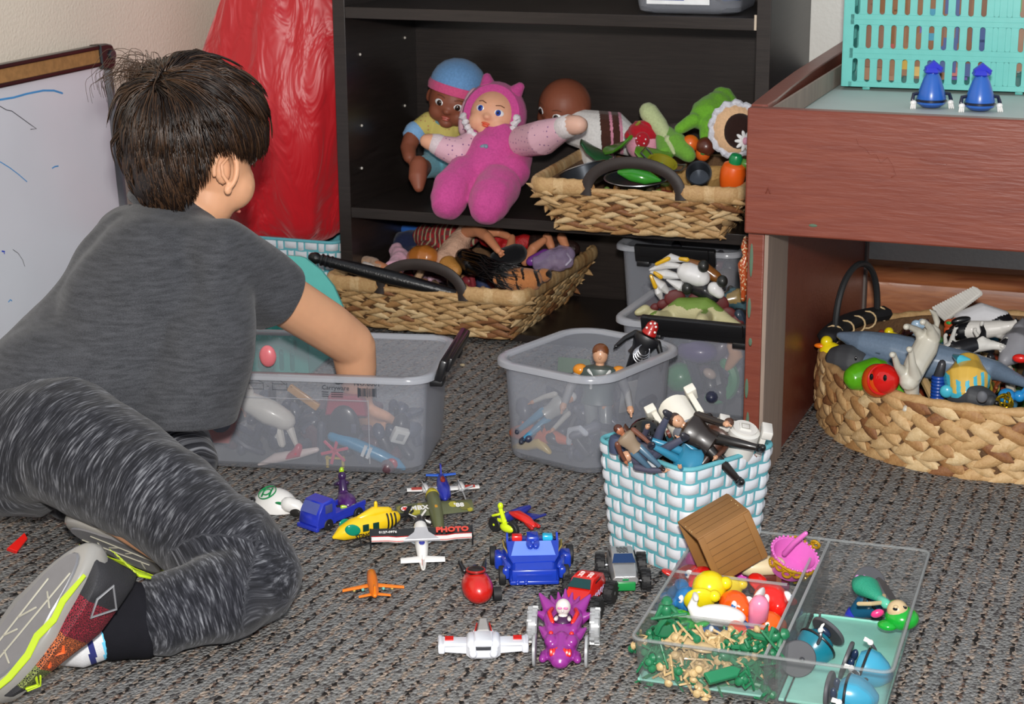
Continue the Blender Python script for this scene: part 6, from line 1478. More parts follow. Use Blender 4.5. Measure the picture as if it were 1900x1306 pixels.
# ducks
for x, y, z, r_, lab in ((1541, 650, .115, .014, 'yellow toy duck against the rim beneath the basket handle'), (1655, 628, .12, .011, 'small yellow and red toy bird behind the whale'), (1806, 625, .13, .013, 'yellow toy chick beside the spotted dog')):
    t = thing('toy_duck', lab, 'toy animal', pt(x, y, z)); part('duck_body', YEL, t, lambda m: (m.ell(r_ * 1.3, r_, r_), m.ell(r_ * .7, r_ * .7, r_ * .7, T(-r_ * .5, 0, r_ * 1.0)))); part('beak', RED if x == 1655 else ORANGE, t, lambda m: m.ell(r_ * .7, r_ * .4, r_ * .3, T(r_ * .9 if x == 1655 else -r_ * 1.2, -r_ * .2, r_ * .5)))
# frog with the red-capped head
t = thing('toy_frog', 'bright green toy turtle with orange and red ball head at the basket front', 'toy animal', pt(1610, 705, .115)); o = V(t.location)
blob(t, 'green_shell', plast('58a818', .25), [([pt(1590, 700, .118), pt(1625, 690, .122)], [.022, .024]), ([pt(1640, 722, .105), pt(1672, 724, .100)], [.012, .016])], vox=.002)
part('orange_face', plast('c84c14', .2), t, lambda m: m.ell(.024, .022, .026, T(*(pt(1628, 706, .128) - o)), n=22, m=16))
part('red_cap', plast('cc1c18', .12), t, lambda m: (m.ell(.0235, .020, .0235, T(*(pt(1640, 703, .133) - o)), n=24, m=16), m.torus(.022, .002, T(*(pt(1636, 704, .134) - o), 80, 0, 35))))
for dx in (0, 5): part('eye', PUP, t, lambda m: m.ell(.003, .003, .005, T(*(pt(1617 + dx * 5, 699 + dx * .4, .143) - o)), n=8, m=6))
# the white horse on its back with legs up
quad('cream white toy horse lying with its legs in the air', pt(1705, 665, .165), S(-.42, -.62, -.45), S(.25, -.8, .35), L=.105, c='c9c5b8', legs=((8, -14), (12, -8)), neck=(.35, 1.15), snout=.13, girth=1.0)
# spotted cow/dog, orca, seal
quad('white toy dog with black patches lying behind the fish', pt(1795, 642, .150), S(.97, .15, .1), S(.1, -.55, -.7), L=.075, c='dcdad4', name='toy_dog', patches=('1c1c20', 2.2, .22), legs=((30, 10), (20, -10)), neck=(.9, .3), snout=.10, leglen=.4, ear='long')
quad('black and white toy cow with grey horns at the back of the basket', pt(1822, 612, .150), S(.95, .1, -.15), S(0, .6, -.6), L=.085, c='e0ddd8', name='toy_cow', patches=('141418', 1.5, .0), legs=((60, 40), (20, -10)), neck=(.8, .25), snout=.12, leglen=.4)
t = thing('toy_orca', 'smooth black and white toy orca at the back of the round basket', 'toy animal', pt(1840, 595, .15)); o = V(t.location)
cv = [pt(1765, 615, .14), pt(1785, 600, .150), pt(1820, 590, .155), pt(1860, 598, .15), pt(1890, 618, .14)]
def orp(co): return 0 if co.z > .006 + .010 * sin(co.x * 60) else 1
blob(t, 'orca_body', [plast('dcdce0', .2), plast('16161a', .2)], [(cv, [.006, .020, .026, .020, .008])], vox=.002, pick=orp)
part('black_eye_patch', BLACK, t, lambda m: m.ell(.016, .006, .006, T(*(pt(1783, 594, .168) - o), 0, -12, 20)))
# white wing
t = thing('feather_wing', 'off-white plastic feathered wing sticking up at the back', 'toy wing', pt(1765, 590, .15)); o = V(t.location)
def wing(m):
    a, b2 = pt(1756, 592, .150) - o, A(1818, 545, W(1756, 592, 3).y * 0 + pt(1756, 592, .150).y + .01) - o
    for k in range(17):
        u = k / 16; c_ = a.lerp(b2, u); L_ = (.030 - .014 * u); d = (S(-.75, .66, 0)).normalized()
        m.tube([c_, c_ + d * L_ * .6, c_ + d * L_], [.0048, .0046, .0022], 8, flat=.35, nrm=S(0, 0, 1).cross(d))
    m.tube([a, b2], [.004, .0025], 8)
part('feathers', pm('c9c6bf', .5), t, wing)
# fish: plain yellow with blue fins and stripes
t = thing('toy_fish', 'fat yellow toy fish with turquoise fins and stripes', 'toy animal', pt(1795, 700, .135)); o = V(t.location)
YF = plast('d8b04c', .3); TF = plast('48b4cc', .3); c0 = pt(1793, 700, .132) - o
fm = M(basis(S(-.35, .75, -.3), S(-.3, .35, .9) * 1.0)).transposed().to_4x4(); fm.translation = c0
FC = pt(1795, 703, .13) - o
def fpk(co):
    r_, z_ = (co - FC).dot(_rt), co.z - FC.z
    return 1 if z_ < -.012 or (z_ < .012 + .006 * sin(r_ * 90) and sin(r_ * 520) > .1) else 0
blob(t, 'fish_body', [YF, TF], [([pt(1796, 680, .145), pt(1795, 703, .13), pt(1793, 722, .118)], [.023, .036, .031])], vox=.0014, pick=fpk)
part('top_fin', TF, t, lambda m: m.tube([pt(1770, 660, .158) - o, pt(1783, 668, .160) - o, pt(1798, 668, .160) - o], [.003, .008, .003], 10))
part('side_fin', TF, t, lambda m: m.ell(.010, .006, .010, T(*(pt(1756, 726, .118) - o))))
# small dark bear, brown horse, caterpillar and assorted
t = thing('toy_bear', 'dark grey rubbery toy badger lying against the front rim', 'toy animal', pt(1802, 738, .11)); o = V(t.location)
blob(t, 'badger_body', pm('3c3e42', .6), [([pt(1775, 735, .108), pt(1805, 735, .112), pt(1830, 742, .110)], [.016, .022, .017]), ([pt(1838, 745, .112), pt(1846, 748, .110)], [.010, .006]), ([pt(1768, 726, .115), pt(1766, 720, .12)], [.006, .004])], vox=.0018)
part('eye_patch', pm('5c5e64', .6), t, lambda m: m.ell(.008, .004, .009, T(*(pt(1822, 736, .130) - o)))); part('nose', BLACK, t, lambda m: m.ell(.004, n=10, m=8, t=T(*(pt(1849, 748, .113) - o))))
quad('rust brown toy horse head down behind the yellow fish', pt(1830, 685, .120), S(.8, -.5, -.2), S(.3, .3, .8), L=.07, c='8a4420', legs=((20, 10), (10, 0)), tail=False, patches=('5c5a2c', 1.5, .25))
t = thing('toy_ring', 'royal blue ribbed toy tube standing by the front rim', 'toy piece', pt(1740, 728, .105)); part('ribbed_tube', plast('1c48a0'), t, lambda m: [m.torus(.008, .0032, T(0, 0, -.018 + .0052 * k), n=16) for k in range(9)]); part('dark_tip', DKGREY, t, lambda m: m.tube([(.0, 0, .026), (.004, 0, .046)], [.008, .006], 12))
for (x, y, z, c, lab) in ((1708, 610, .14, 'a8c4dc', 'pale blue toy flower at the back of the round basket'), (1770, 608, .145, 'c05028', 'orange and green toy crab among the spotted animals')):
    t = thing('toy_flower' if c[0] == 'a' and x < 1750 else 'toy_crab', lab, 'toy piece', pt(x, y, z))
    part('petals' if x < 1750 else 'claws', plast(c), t, lambda m: [m.ell(.009, .005, .009, T(.009 * cos(k * 1.25), 0, .009 * sin(k * 1.25))) for k in range(5)])
    if x > 1750: part('green_top', GREEN, t, lambda m: m.ell(.006, .006, .004, T(-.008, 0, .008)))
t = thing('toy_shell', 'ribbed red toy shell between horse legs', 'toy piece', pt(1740, 648, .14)); part('ribs', plast('c83c28'), t, lambda m: [m.torus(.011 - .0008 * k, .002, T(-.010 + .0035 * k, 0, 0, 0, 80, 20), n=14) for k in range(6)])
t = thing('toy_seahorse', 'shiny blue toy creature at the basket front beside gold tinsel', 'toy animal', pt(1868, 735, .115)); part('round_body', plast('2888c8', .15), t, lambda m: (m.ell(.013, .012, .012), m.ell(.009, .009, .009, T(.018, 0, .002)), m.tube([(.02, 0, .006), (.03, 0, .02)], .003, 8)))
t = thing('gold_tinsel', 'crumpled gold toy crown beside the dark badger', 'toy piece', pt(1858, 752, .108)); part('gold_band', pm('b89a20', .15, .8), t, lambda m: [m.torus(.012, .0018, T(.002 * k, 0, .002 * k, 40 * k, 25 * k, 0), n=16) for k in range(5)])
t = thing('toy_shark', 'light grey toy shark with red mouth at the edge of the round basket', 'toy animal', pt(1890, 650, .14)); o = V(t.location)
blob(t, 'shark_body', pm('8c8c92', .45), [([pt(1865, 668, .13), pt(1885, 645, .145), pt(1905, 615, .15)], [.012, .026, .02]), ([pt(1890, 610, .165), pt(1898, 592, .175)], [.010, .003])]); part('mouth', RED, t, lambda m: m.ell(.012, .006, .007, T(*(pt(1893, 665, .15) - o))))
quad('dark brown toy pony on its side behind the whale', pt(1695, 622, .125), S(.9, .2, .2), S(-.2, -.5, .5), L=.06, c='3a1c1c', legs=((20, 10), (10, 0)), tail=True)

# ================================================================ action figures in the woven cube basket
junk('jumble of small action figures filling the cube basket below the top layer', TW, .062, .060, .04, .138, 130, ['2a2a2e', '5a4030', '3c4658', 'b8b8b8', '1c1c20', '7a5a44'], 21, size=(.010, .020))
def fg(label, p, hd_, face, c, **kw):
    if kw.get('lift', True): kw['h'] = kw.get('h', .09) * 1.12; p = p + V((0, 0, .012))
    kw.pop('lift', None)
    p = p - V(hd_).normalized() * kw.get('h', .09) / 2
    return figure(label, loc=p, mtx=lay(p, hd_, face), c=c, **kw)
fg('figure in dark brown robes lying across the top of the cube basket', pt(1318, 838, .160), S(-.75, .45, .25), S(.1, .4, -.9), ('c89878', '3a2820', '241c18', '241c18', '1c1816', '141416'), h=.115, bulk=1.2, legs=((20, 18), (-15, 10)))
fg('figure in slate blue coat with legs crossing the black helmet', pt(1215, 850, .155), S(-.6, -.3, .4), S(0, .6, -.7), ('c89878', '2a2a2e', '4a4a5c', '4a4a5c', '44485c', '2c2c34'), h=.10, legs=((40, 25), (10, -10)))
fg('figure in teal blue dress head down beside the brown robes', pt(1262, 862, .150), S(.6, -.4, .1), S(.2, .5, -.8), ('c89878', '3a2418', '2c7c9c', '2c7c9c', '2c7c9c', '1c2030'), h=.085, bulk=1.5)
fg('small brown-haired figure at the corner of the cube basket', pt(1180, 850, .158), S(-.5, .6, 0), S(0, .3, -.9), ('a86848', '4a2418', '8a7864', '6a4030', '4c6a80', '2c1c18'), h=.075)
fg('white astronaut figure stretched out towards the white robots', pt(1318, 822, .160), S(.85, .1, .25), S(0, .7, -.6), ('d0cac0', 'd8d4cc', 'c4beb4', 'c8c2b8', 'c0bab0', 'a8a298'), h=.095, hair='helmet', bulk=1.3)
fg('figure in brown tunic under the dark robes', pt(1315, 846, .150), S(.6, .75, .1), S(0, .6, -.6), ('b88868', '4a2c1c', '4a2c20', '4a2c20', '3c2c28', '1c1c20'), h=.085, bulk=1.4)
# black glossy helmet
t = thing('toy_helmet', 'glossy black rounded toy helmet in the cube basket', 'toy helmet', pt(1200, 806, .168), s=1.25); part('shell', plast('0c0c0e', .08), t, lambda m: (m.ell(.020, .018, .018), m.lathe([(.0195, -.002), (.024, -.012), (.023, -.014), (.018, -.010)], 24))); part('visor_slit', DKGREY, t, lambda m: m.box(.014, .003, .006, T(0, -.0175, -.002), r=.001))
t = thing('toy_hat', 'slate blue toy cap standing at the basket corner', 'toy hat', pt(1146, 822, .160)); part('crown', pm('3c4660', .7), t, lambda m: m.lathe([(.011, -.012), (.012, .002), (.010, .009), (0, .011)], 20)); part('zip', SILVER, t, lambda m: m.tube([(.012, -.004, -.012), (.014, -.004, .008)], .0016, 6))
t = thing('toy_boots', 'pair of bent brown toy legs by the slate cap', 'toy piece', pt(1163, 805, .165)); part('trousers', plast('4a2c20', .5), t, lambda m: (m.tube([(-.006, 0, -.012), (-.002, 0, .008), (.010, 0, -.010)], .006, 10))) 
# plain robot with box feet
def robot(label, p, rot, c1, c2, s=1):
    t = thing('toy_robot', label, 'toy robot', p, rot=tuple(radians(a) for a in rot), s=s)
    part('barrel_body', plast(c1), t, lambda m: m.lathe([(.012, -.016), (.0165, -.014), (.0165, .012), (.016, .016), (0, .017)], 28)); part('dome', pm('a8acb8', .25, .5), t, lambda m: m.ell(.0155, .0155, .011, T(0, 0, .016), n=24, m=12))
    part('base_plate', plast(c1), t, lambda m: (m.lathe([(0, -.0175), (.013, -.0175), (.013, -.016), (0, -.016)], 24), m.box(.012, .012, .002, T(0, 0, -.018), r=.0004))); part('base_mark', pm('8a8478', .6), t, lambda m: (m.box(.008, .0005, .0003, T(0, .004, -.0192)), m.box(.008, .0005, .0003, T(0, -.004, -.0192)), m.box(.0005, .008, .0003, T(.004, 0, -.0192)), m.box(.0005, .008, .0003, T(-.004, 0, -.0192))))
    for s_ in (1, -1):
        part('side_leg', plast(c1), t, lambda m: (m.box(.006, .012, .026, T(s_ * .0205, 0, -.002), r=.001), m.box(.011, .020, .009, T(s_ * .0225, 0, -.018), r=.0012)))
        part('shoulder_joint', pm('6c3428', .4), t, lambda m: m.lathe([(.005, 0), (.005, .003), (0, .0035)], 14, t=T(s_ * .017, 0, .012, 0, 90 * s_, 0)))
    for x, z in ((-.005, .004), (.006, .002), (.0, -.006)): part('blue_panel', plast(c2), t, lambda m: m.box(.005, .0012, .0035, T(x, -.0163, z)))
    return t
robot('white barrel-shaped toy robot tipped to show its box feet', pt(1260, 772, .190), (128, -24, 32), 'd8d4c8', '34509c', 1.3)
robot('white and blue barrel-shaped toy robot upside down at the basket edge', pt(1375, 818, .165), (196, 12, 20), 'd4d2cc', '2c4898', 1.25)
t = thing('toy_cloak', 'glossy black curved toy piece behind the tipped robot', 'toy piece', pt(1288, 790, .165)); part('curl', plast('0e0e10', .1), t, lambda m: m.tube([(-.022, 0, -.006), (0, 0, -.008), (.018, 0, .002), (.020, 0, .014)], [.006, .009, .008, .006], 12))

# ================================================================ crate toy and clear organiser
TRc = V((-.405, 1.988, 0)); TRr = radians(2); TRW, TRD, TRH = .288, .362, .060
ACR = see_through('8c9090', .05, .5, .06, 'clear_acrylic')
tr = thing('organizer_tray', 'clear acrylic divided organiser tray on the carpet', 'tray', TRc, TRr)
w_, d_, h_ = TRW, TRD, TRH; m = MB(); Rg = lambda a, b2, z, r_: [(x, y, z) for x, y in rr(a, b2, r_, 6)]
m.rings([Rg(w_ - .03, d_ - .03, 0, .012), Rg(w_ - .012, d_ - .012, .003, .014), Rg(w_ - .002, d_ - .002, h_, .012), Rg(w_ + .004, d_ + .004, h_, .014), Rg(w_ + .004, d_ + .004, h_ + .0025, .014), Rg(w_ - .006, d_ - .006, h_ + .0025, .010), Rg(w_ - .017, d_ - .017, .005, .010), Rg(w_ - .03, d_ - .03, .003, .01)])
m.build('tray_shell', ACR, tr, ang=50)
MX = .012; 
def divider(nm, x0, x1, y0, y1, hh=.056):
    m = MB(); m.box(x1 - x0, y1 - y0, hh, T((x0 + x1) / 2, (y0 + y1) / 2, .004 + hh / 2), r=.0015); m.build(nm, ACR, tr)
divider('long_divider', MX - .007, MX - .004, -d_ / 2 + .006, d_ / 2 - .006); divider('long_divider', MX + .006, MX + .009, -d_ / 2 + .006, d_ / 2 - .006)
ACE = see_through('b8bcbc', .25, .8, .06, 'clear_acrylic_edge')
for x_ in (-.0055, .0075):
    m = MB(); m.box(.0036, d_ - .01, .002, T(MX + x_, 0, .0605), r=.0006); m.build('divider_lip', ACE, tr)
m = MB(); m.tube([(x, y, h_ + .001) for x, y in rr(w_, d_, .013, 6)], .0016, 8, closed=True); m.build('tray_rim', ACE, tr)
divider('cross_divider', -w_ / 2 + .006, MX - .007, -.104, -.101); divider('cross_divider', -w_ / 2 + .006, MX - .007, .022, .025)
m = MB(); m.box(w_ / 2 - .008, .004, .002, T(-w_ / 4 - .002, -.1025, .0605)); m.build('divider_lip', ACE, tr); m = MB(); m.box(w_ / 2 - .008, .004, .002, T(-w_ / 4 - .002, .0235, .0605)); m.build('divider_lip', ACE, tr)
AQ = pm('8ccabb', .35, coat=.2)
for x0, x1, y0, y1, lab in ((.030, .137, -.172, .062, 'wide pale aqua plastic lid lying in the organiser tray'), (.0215, .028, -.172, .060, 'narrow pale aqua strip along the divider in the organiser')):
    o_ = MB(); o_.box(x1 - x0, y1 - y0, .004, T((x0 + x1) / 2, (y0 + y1) / 2, .0075), r=.0012); o_.box(x1 - x0, .003, .003, T((x0 + x1) / 2, y1 - .0015, .0105), r=.001); o_ = o_.build('aqua_lid', AQ)
    o_.matrix_world = M.Translation(TRc) @ M.Rotation(TRr, 4, 'Z'); tag(o_, lab, 'lid')
o_ = MB(); o_.box(.142, .058, .003, T(-.068, -.140, .0065), r=.001); o_ = o_.build('aqua_lid', AQ); o_.matrix_world = M.Translation(TRc) @ M.Rotation(TRr, 4, 'Z'); tag(o_, 'pale aqua lid under the toy soldiers in the organiser', 'lid')
# wooden crate
cr = thing('toy_crate', 'brown plastic plank crate tilted over the organiser tray', 'crate', pt(1340, 1000, .092), basis=basis(S(.86, .40, .28), S(-.42, .88, -.15)), s=1.0)
CRM = pm('8a6236', .5, var=.08, vs=30); CX, CY, CZ = .072, .060, .068
def crt(m):
    th = .003
    m.box(CX, th, CZ, T(0, -CY / 2, 0), r=.0008); m.box(CX, th, CZ, T(0, CY / 2, 0), r=.0008); m.box(CX, CY, th, T(0, 0, CZ / 2), r=.0008); m.box(CX, CY, th, T(0, 0, -CZ / 2), r=.0008); m.box(th, CY, CZ, T(CX / 2, 0, 0), r=.0008)
part('crate_walls', CRM, cr, crt)
part('plank_grooves', pm('5c3e20', .7), cr, lambda m: [m.box(CX * .86, .0004, .0005, T(0, -CY / 2 - .0016, -CZ / 2 + CZ * k / 7)) for k in range(1, 7)] + [m.box(CX * .9, .0005, .0004, T(0, -CY / 2 + CY * k / 5, CZ / 2 + .0016)) for k in range(1, 5)])
for s_ in (1, -1): part('frame_board', CRM, cr, lambda m: (m.box(.008, .002, CZ, T(s_ * (CX / 2 - .004), -CY / 2 - .0016, 0), r=.0005)))
part('nail_heads', pm('b8a070', .4), cr, lambda m: [m.ell(.0007, n=8, m=6, t=T(x, y, CZ / 2 + .002)) for x in (-.034, .032) for y in (-.01, -.004, .008)])
# fish and ball toys in the middle bay
def fish(label, p, rz, c, eye=True, s=1, tilt=(0, 0), tailc=None):
    t = thing('toy_ball_fish', label, 'toy fish', p, rot=(radians(tilt[0]), radians(tilt[1]), rz), s=s); P_ = plast(c, .18)
    m = MB(); m.ell(.019, .016, .016); m.ell(.009, .009, .010, T(.014, 0, -.002)); m.tube([(-.014, 0, .002), (-.028, 0, .008)], [.007, .010], 10, flat=.4); m.tube([(0, .014, -.002), (.0, .024, -.006)], [.006, .004], 8); m.tube([(0, -.014, -.002), (.0, -.024, -.006)], [.006, .004], 8)
    m.bake('fish_body', P_, t, vox=.0014, sm=2)
    if eye:
        for s_ in (1, -1):
            e = part('eye', EYEW, t, lambda m: m.ell(.0052, .0035, .0052, T(.011, s_ * .0105, .006, 0, 0, s_ * 40), n=12, m=8)); part('iris', plast('2868b0', .1), e, lambda m: m.ell(.003, .0028, .003, T(.0125, s_ * .0125, .0062), n=10, m=8))
    return t
def q3(x, y, z=.035): return pt(x, y, z)
fish('red toy fish under the corner of the crate', q3(1305, 1078, .036), radians(140), 'd81c1c', s=1.15)
fish('blue toy fish with puckered mouth at the tray edge', q3(1275, 1112, .030), radians(-60), '2878b8')
fish('orange toy fish with white-ringed blue eye amid the yellow balls', q3(1363, 1122, .036), radians(-35), 'ec5814', s=1.1)
fish('bright red toy fish with big white-ringed eye beside the divider', q3(1430, 1112, .036), radians(-50), 'dc2018', s=1.3)
fish('green toy fish at the cross divider', q3(1262, 1158, .028), radians(160), '20a038', eye=False, s=1.1)
fish('dark blue toy fish pressed against the cross divider', q3(1308, 1168, .024), radians(-90), '205890'); fish('second blue toy fish deeper in the middle bay', q3(1368, 1170, .022), radians(-60), '2060a0', eye=False)
fish('orange toy fish below the pink one', q3(1425, 1158, .022), radians(20), 'f06018', eye=False); fish('blue toy fish seen through the tray wall', q3(1258, 1105, .020), radians(80), '2470a8', s=.9); fish('red toy fish seen through the tray wall', q3(1280, 1070, .020), radians(30), 'c82820', eye=False)
for x, y, z, r_, c, lab, fl_ in ((1316, 1090, .048, .021, 'e8d018', 'yellow rounded toy duck body in the middle bay', 1), (1298, 1113, .050, .019, 'e0cc14', 'yellow disc-shaped toy in front of the duck body', .45), (1353, 1090, .040, .017, 'ecd41c', 'yellow toy ball behind the orange fish', .7), (1238, 1130, .014, .012, '3c9c30', 'small green toy ball seen through the tray wall', 1)):
    t = thing('toy_ball', lab, 'toy ball', pt(x, y, z), rot=(radians(24), 0, AZ)); part('ball_shell', plast(c, .2), t, lambda m: (m.ell(r_, r_ * fl_, r_), m.ell(r_ * .4, r_ * .4, r_ * .4, T(r_ * .9, 0, r_ * .35))))
t = thing('toy_whale', 'small white toy whale with upright tail in the middle bay', 'toy animal', pt(1328, 1142, .045), rz=AZ)
m = MB(); m.ell(.030, .014, .013, T(.006, 0, 0, 0, 8, 0)); m.tube([(-.02, 0, 0), (-.028, 0, .012), (-.024, 0, .024)], [.010, .006, .004], 12); m.ell(.004, .012, .004, T(-.024, 0, .024)); m.bake('whale_body', WHITE, t, vox=.0014, sm=3)
t = thing('toy_fish', 'pale pink and white toy fish shell beside the red fish', 'toy fish', pt(1400, 1122, .052), rot=(radians(20), radians(10), AZ + radians(60)))
part('white_fin', plast('e8e0de', .3), t, lambda m: m.ell(.022, .005, .015, T(.004, 0, .004, 0, 60, 0))); part('pink_body', plast('f088a8', .25), t, lambda m: (m.tube([(-.012, -.008, .008), (-.002, -.010, -.008), (.0, -.008, -.022)], [.012, .012, .006], 14), m.tube([(0, -.008, -.022), (.012, -.004, -.026)], [.005, .004], 8)))
# top bay: pink basket, treasure, purple bits
t = thing('toy_basket', 'orchid pink toy basket with gold filigree in the organiser', 'toy basket', pt(1468, 1040, .060), rot=(radians(24), radians(18), AZ)); PKB = plast('d468b8', .25); GOLD = pm('c89a24', .2, .35, coat=.3)
part('basket_bowl', PKB, t, lambda m: m.lathe([(0, -.016), (.020, -.016), (.026, .004), (.028, .012), (.025, .012), (.018, -.012), (0, -.013)], 30, sx=1.1)); part('rim_beads', PKB, t, lambda m: [m.ell(.0018, n=8, m=6, t=T(.0305 * cos(k * pi / 15), .028 * sin(k * pi / 15), .013)) for k in range(30)])
part('handle', PKB, t, lambda m: m.tube([(-.012, 0, .008), (-.008, 0, .030), (-.001, 0, .050)], [.0035, .0035, .003], 10, rnd=True))
def filig(m, R0=.0):
    for k in range(6):
        a = radians(-150 + 24 * k); m.torus(.005, .0018, T(.029 * cos(a), .027 * sin(a), .001 + .004 * (k % 2), 90, 0, math.degrees(a) + 90), n=14)
part('gold_scrolls', GOLD, t, lambda m: (filig(m), m.tube([(-.024, -.018, .008), (-.005, -.029, .010), (.018, -.024, .008)], .0022, 8)))
t = thing('gold_tiara', 'gold openwork toy tiara behind the pink basket', 'toy crown', pt(1488, 1012, .064), rot=(radians(20), radians(12), AZ)); part('openwork', GOLD, t, lambda m: [m.torus(.0052, .0019, T(.016 * cos(radians(180 + 30 * k)), .010 * sin(radians(180 + 30 * k)), .004 + .006 * (k % 2), 80, 0, 30 * k), n=14) for k in range(7)] + [m.torus(.017, .0022, T(0, 0, -.004), a0=170, a1=370)])
t = thing('treasure_chest', 'small brown toy chest with cream lid between the crate and pink basket', 'toy chest', pt(1415, 1072, .035), rz=AZ + .1); part('chest_box', plast('5a2418', .4), t, lambda m: m.box(.036, .024, .022, T(0, 0, -.004), r=.002)); part('cream_lid', plast('d8c8a0', .5), t, lambda m: m.tube([(-.016, .004, .014), (.016, .004, .014)], .014, 16, flat=.9)); part('chest_band', plast('7a4834'), t, lambda m: m.box(.007, .026, .024, T(.0175, 0, -.004), r=.001))
for x, y, z, r_, c, lab in ((1298, 1040, .03, .019, 'd858b0', 'bright pink toy bead under the crate'), (1380, 1068, .024, .022, 'd04cb4', 'magenta toy dome beneath the crate edge'), (1275, 1052, .02, .015, 'a05890', 'dull purple toy piece at the tray corner'), (1448, 1088, .02, .012, '6c2c50', 'plum toy cup below the pink basket')):
    t = thing('toy_bead', lab, 'toy piece', pt(x, y, z), rz=AZ); part('bead_shell', plast(c, .15), t, lambda m: (m.ell(r_, r_ * .8, r_ * .85), m.torus(r_ * .8, r_ * .14, T(0, 0, -r_ * .3))))
t = thing('toy_chain', 'old gold toy chain loops beneath the pink basket', 'toy chain', pt(1462, 1075, .03), rz=AZ); part('links', pm('a8942c', .3, .3), t, lambda m: [m.torus(.006, .0018, T(.008 * k - .016, 0, .002 * (k % 2), 70 * (k % 2), 10, 20 * k), n=14) for k in range(5)])
# toy soldiers: one of each kind, then copies
def soldier(c, pose):
    rg = random.Random(pose); s = MB(); u = .0063
    s.ell(.9 * u, .8 * u, 1.3 * u, T(0, 0, 3.4 * u), n=10, m=7); s.ell(.62 * u, .62 * u, .6 * u, T(0, 0, 5.3 * u), n=10, m=7); s.lathe([(.85 * u, 5.3 * u), (.6 * u, 5.8 * u), (0, 6.0 * u)], 10)
    k = 1 if pose % 2 else -1
    s.tube([(0, 0, 2.5 * u), (1.0 * u, .4 * u, 1.3 * u), (1.2 * u, -.5 * u, 0)], [.55 * u, .45 * u, .35 * u], 7); s.tube([(0, 0, 2.5 * u), (-.9 * u, -.3 * u, 1.2 * u), (-1.3 * u, .6 * u * k, 0)], [.55 * u, .45 * u, .35 * u], 7)
    s.tube([(.7 * u, 0, 4.3 * u), (1.4 * u, -.9 * u, 3.8 * u), (.6 * u, -1.8 * u, 4.2 * u)], [.4 * u, .32 * u, .25 * u], 7); s.tube([(-.7 * u, 0, 4.3 * u), (-1.6 * u, -.6 * u, 3.6 * u + u * k), (-.8 * u, -1.6 * u, 4.0 * u)], [.4 * u, .32 * u, .25 * u], 7)
    s.tube([(-2.2 * u, -1.7 * u, 3.6 * u), (2.6 * u, -1.8 * u, 4.5 * u)], .22 * u, 6)
    if pose % 3 == 0: s.prism([(1.7 * u * cos(a), 1.2 * u * sin(a)) for a in [2 * pi * q / 10 for q in range(10)]], -.3 * u, 0)
    return s.mesh('toy_soldier', plast(c, .45))
SM = {c: [soldier(c, k) for k in range(4)] for c in ('1c7048', 'c4a878')}
rg = random.Random(4); TRM = M.Translation(TRc) @ M.Rotation(TRr, 4, 'Z')
for k in range(132):
    gx = -.120 + (k % 12) * .0096; tan_ = (-.094 < gx < -.036) if rg.random() < .85 else rg.random() < .4
    c = 'c4a878' if tan_ else '1c7048'
    o_ = bpy.data.objects.new('toy_soldier', SM[c][k % 4]); COL.objects.link(o_); lay_ = k // 12
    o_.matrix_world = TRM @ T(gx + rg.uniform(-.004, .004), -.157 + rg.uniform(0, .038), .013 + .0036 * lay_ + rg.uniform(-.002, .002), rg.uniform(50, 130), rg.uniform(0, 360), rg.uniform(0, 360))
    if c == '1c7048': tag(o_, 'tiny dark green plastic soldier in the soldier bay of the organiser', 'toy soldier', 'green soldiers in the organiser')
    else: tag(o_, 'tiny tan plastic soldier in the soldier bay of the organiser', 'toy soldier', 'tan soldiers in the organiser')
for (x, y, z, rx, ry, c, k, lab, s_) in ((1235, 1170, .062, 15, 0, '1c7048', 0, 'green plastic soldier standing highest beside the green fish', 1.25), (1395, 1190, .055, 30, 60, '1c7048', 1, 'green plastic soldier leaning on the orange piece by the divider', 1.3)):
    o_ = bpy.data.objects.new('toy_soldier', SM[c][k]); COL.objects.link(o_); o_.matrix_world = M.Translation(pt(x, y, z)) @ Euler((radians(rx), radians(ry), AZ)).to_matrix().to_4x4() @ M.Scale(s_, 4); tag(o_, lab, 'toy soldier')
for (x, y, z, r_, c, lab) in ((1398, 1195, .03, .020, 'd84820', 'orange toy fish among the soldiers by the divider'), (1395, 1215, .03, .014, 'e04c50', 'coral pink toy piece among the soldiers')):
    fish(lab, pt(x, y, z), radians(-40), c, eye=False, s=r_ / .018)
t = thing('toy_boat', 'flat green plastic toy boat lying on the soldiers', 'toy boat', pt(1340, 1252, .040), rot=(radians(30), 0, AZ + radians(28))); part('hull', plast('1f7a50', .35), t, lambda m: m.prism([(-.020, -.007), (.016, -.007), (.024, 0), (.016, .007), (-.020, .007)], -.003, .003, r=.001))
t = thing('toy_hull', 'flat tan plastic toy boat lying beside the soldiers', 'toy boat', pt(1282, 1195, .056), rot=(radians(12), radians(8), AZ - radians(12))); part('hull', plast('c8ac7c', .45), t, lambda m: (m.ell(.016, .010, .005, T(-.008, 0, 0)), m.ell(.016, .009, .004, T(.012, 0, -.001))))
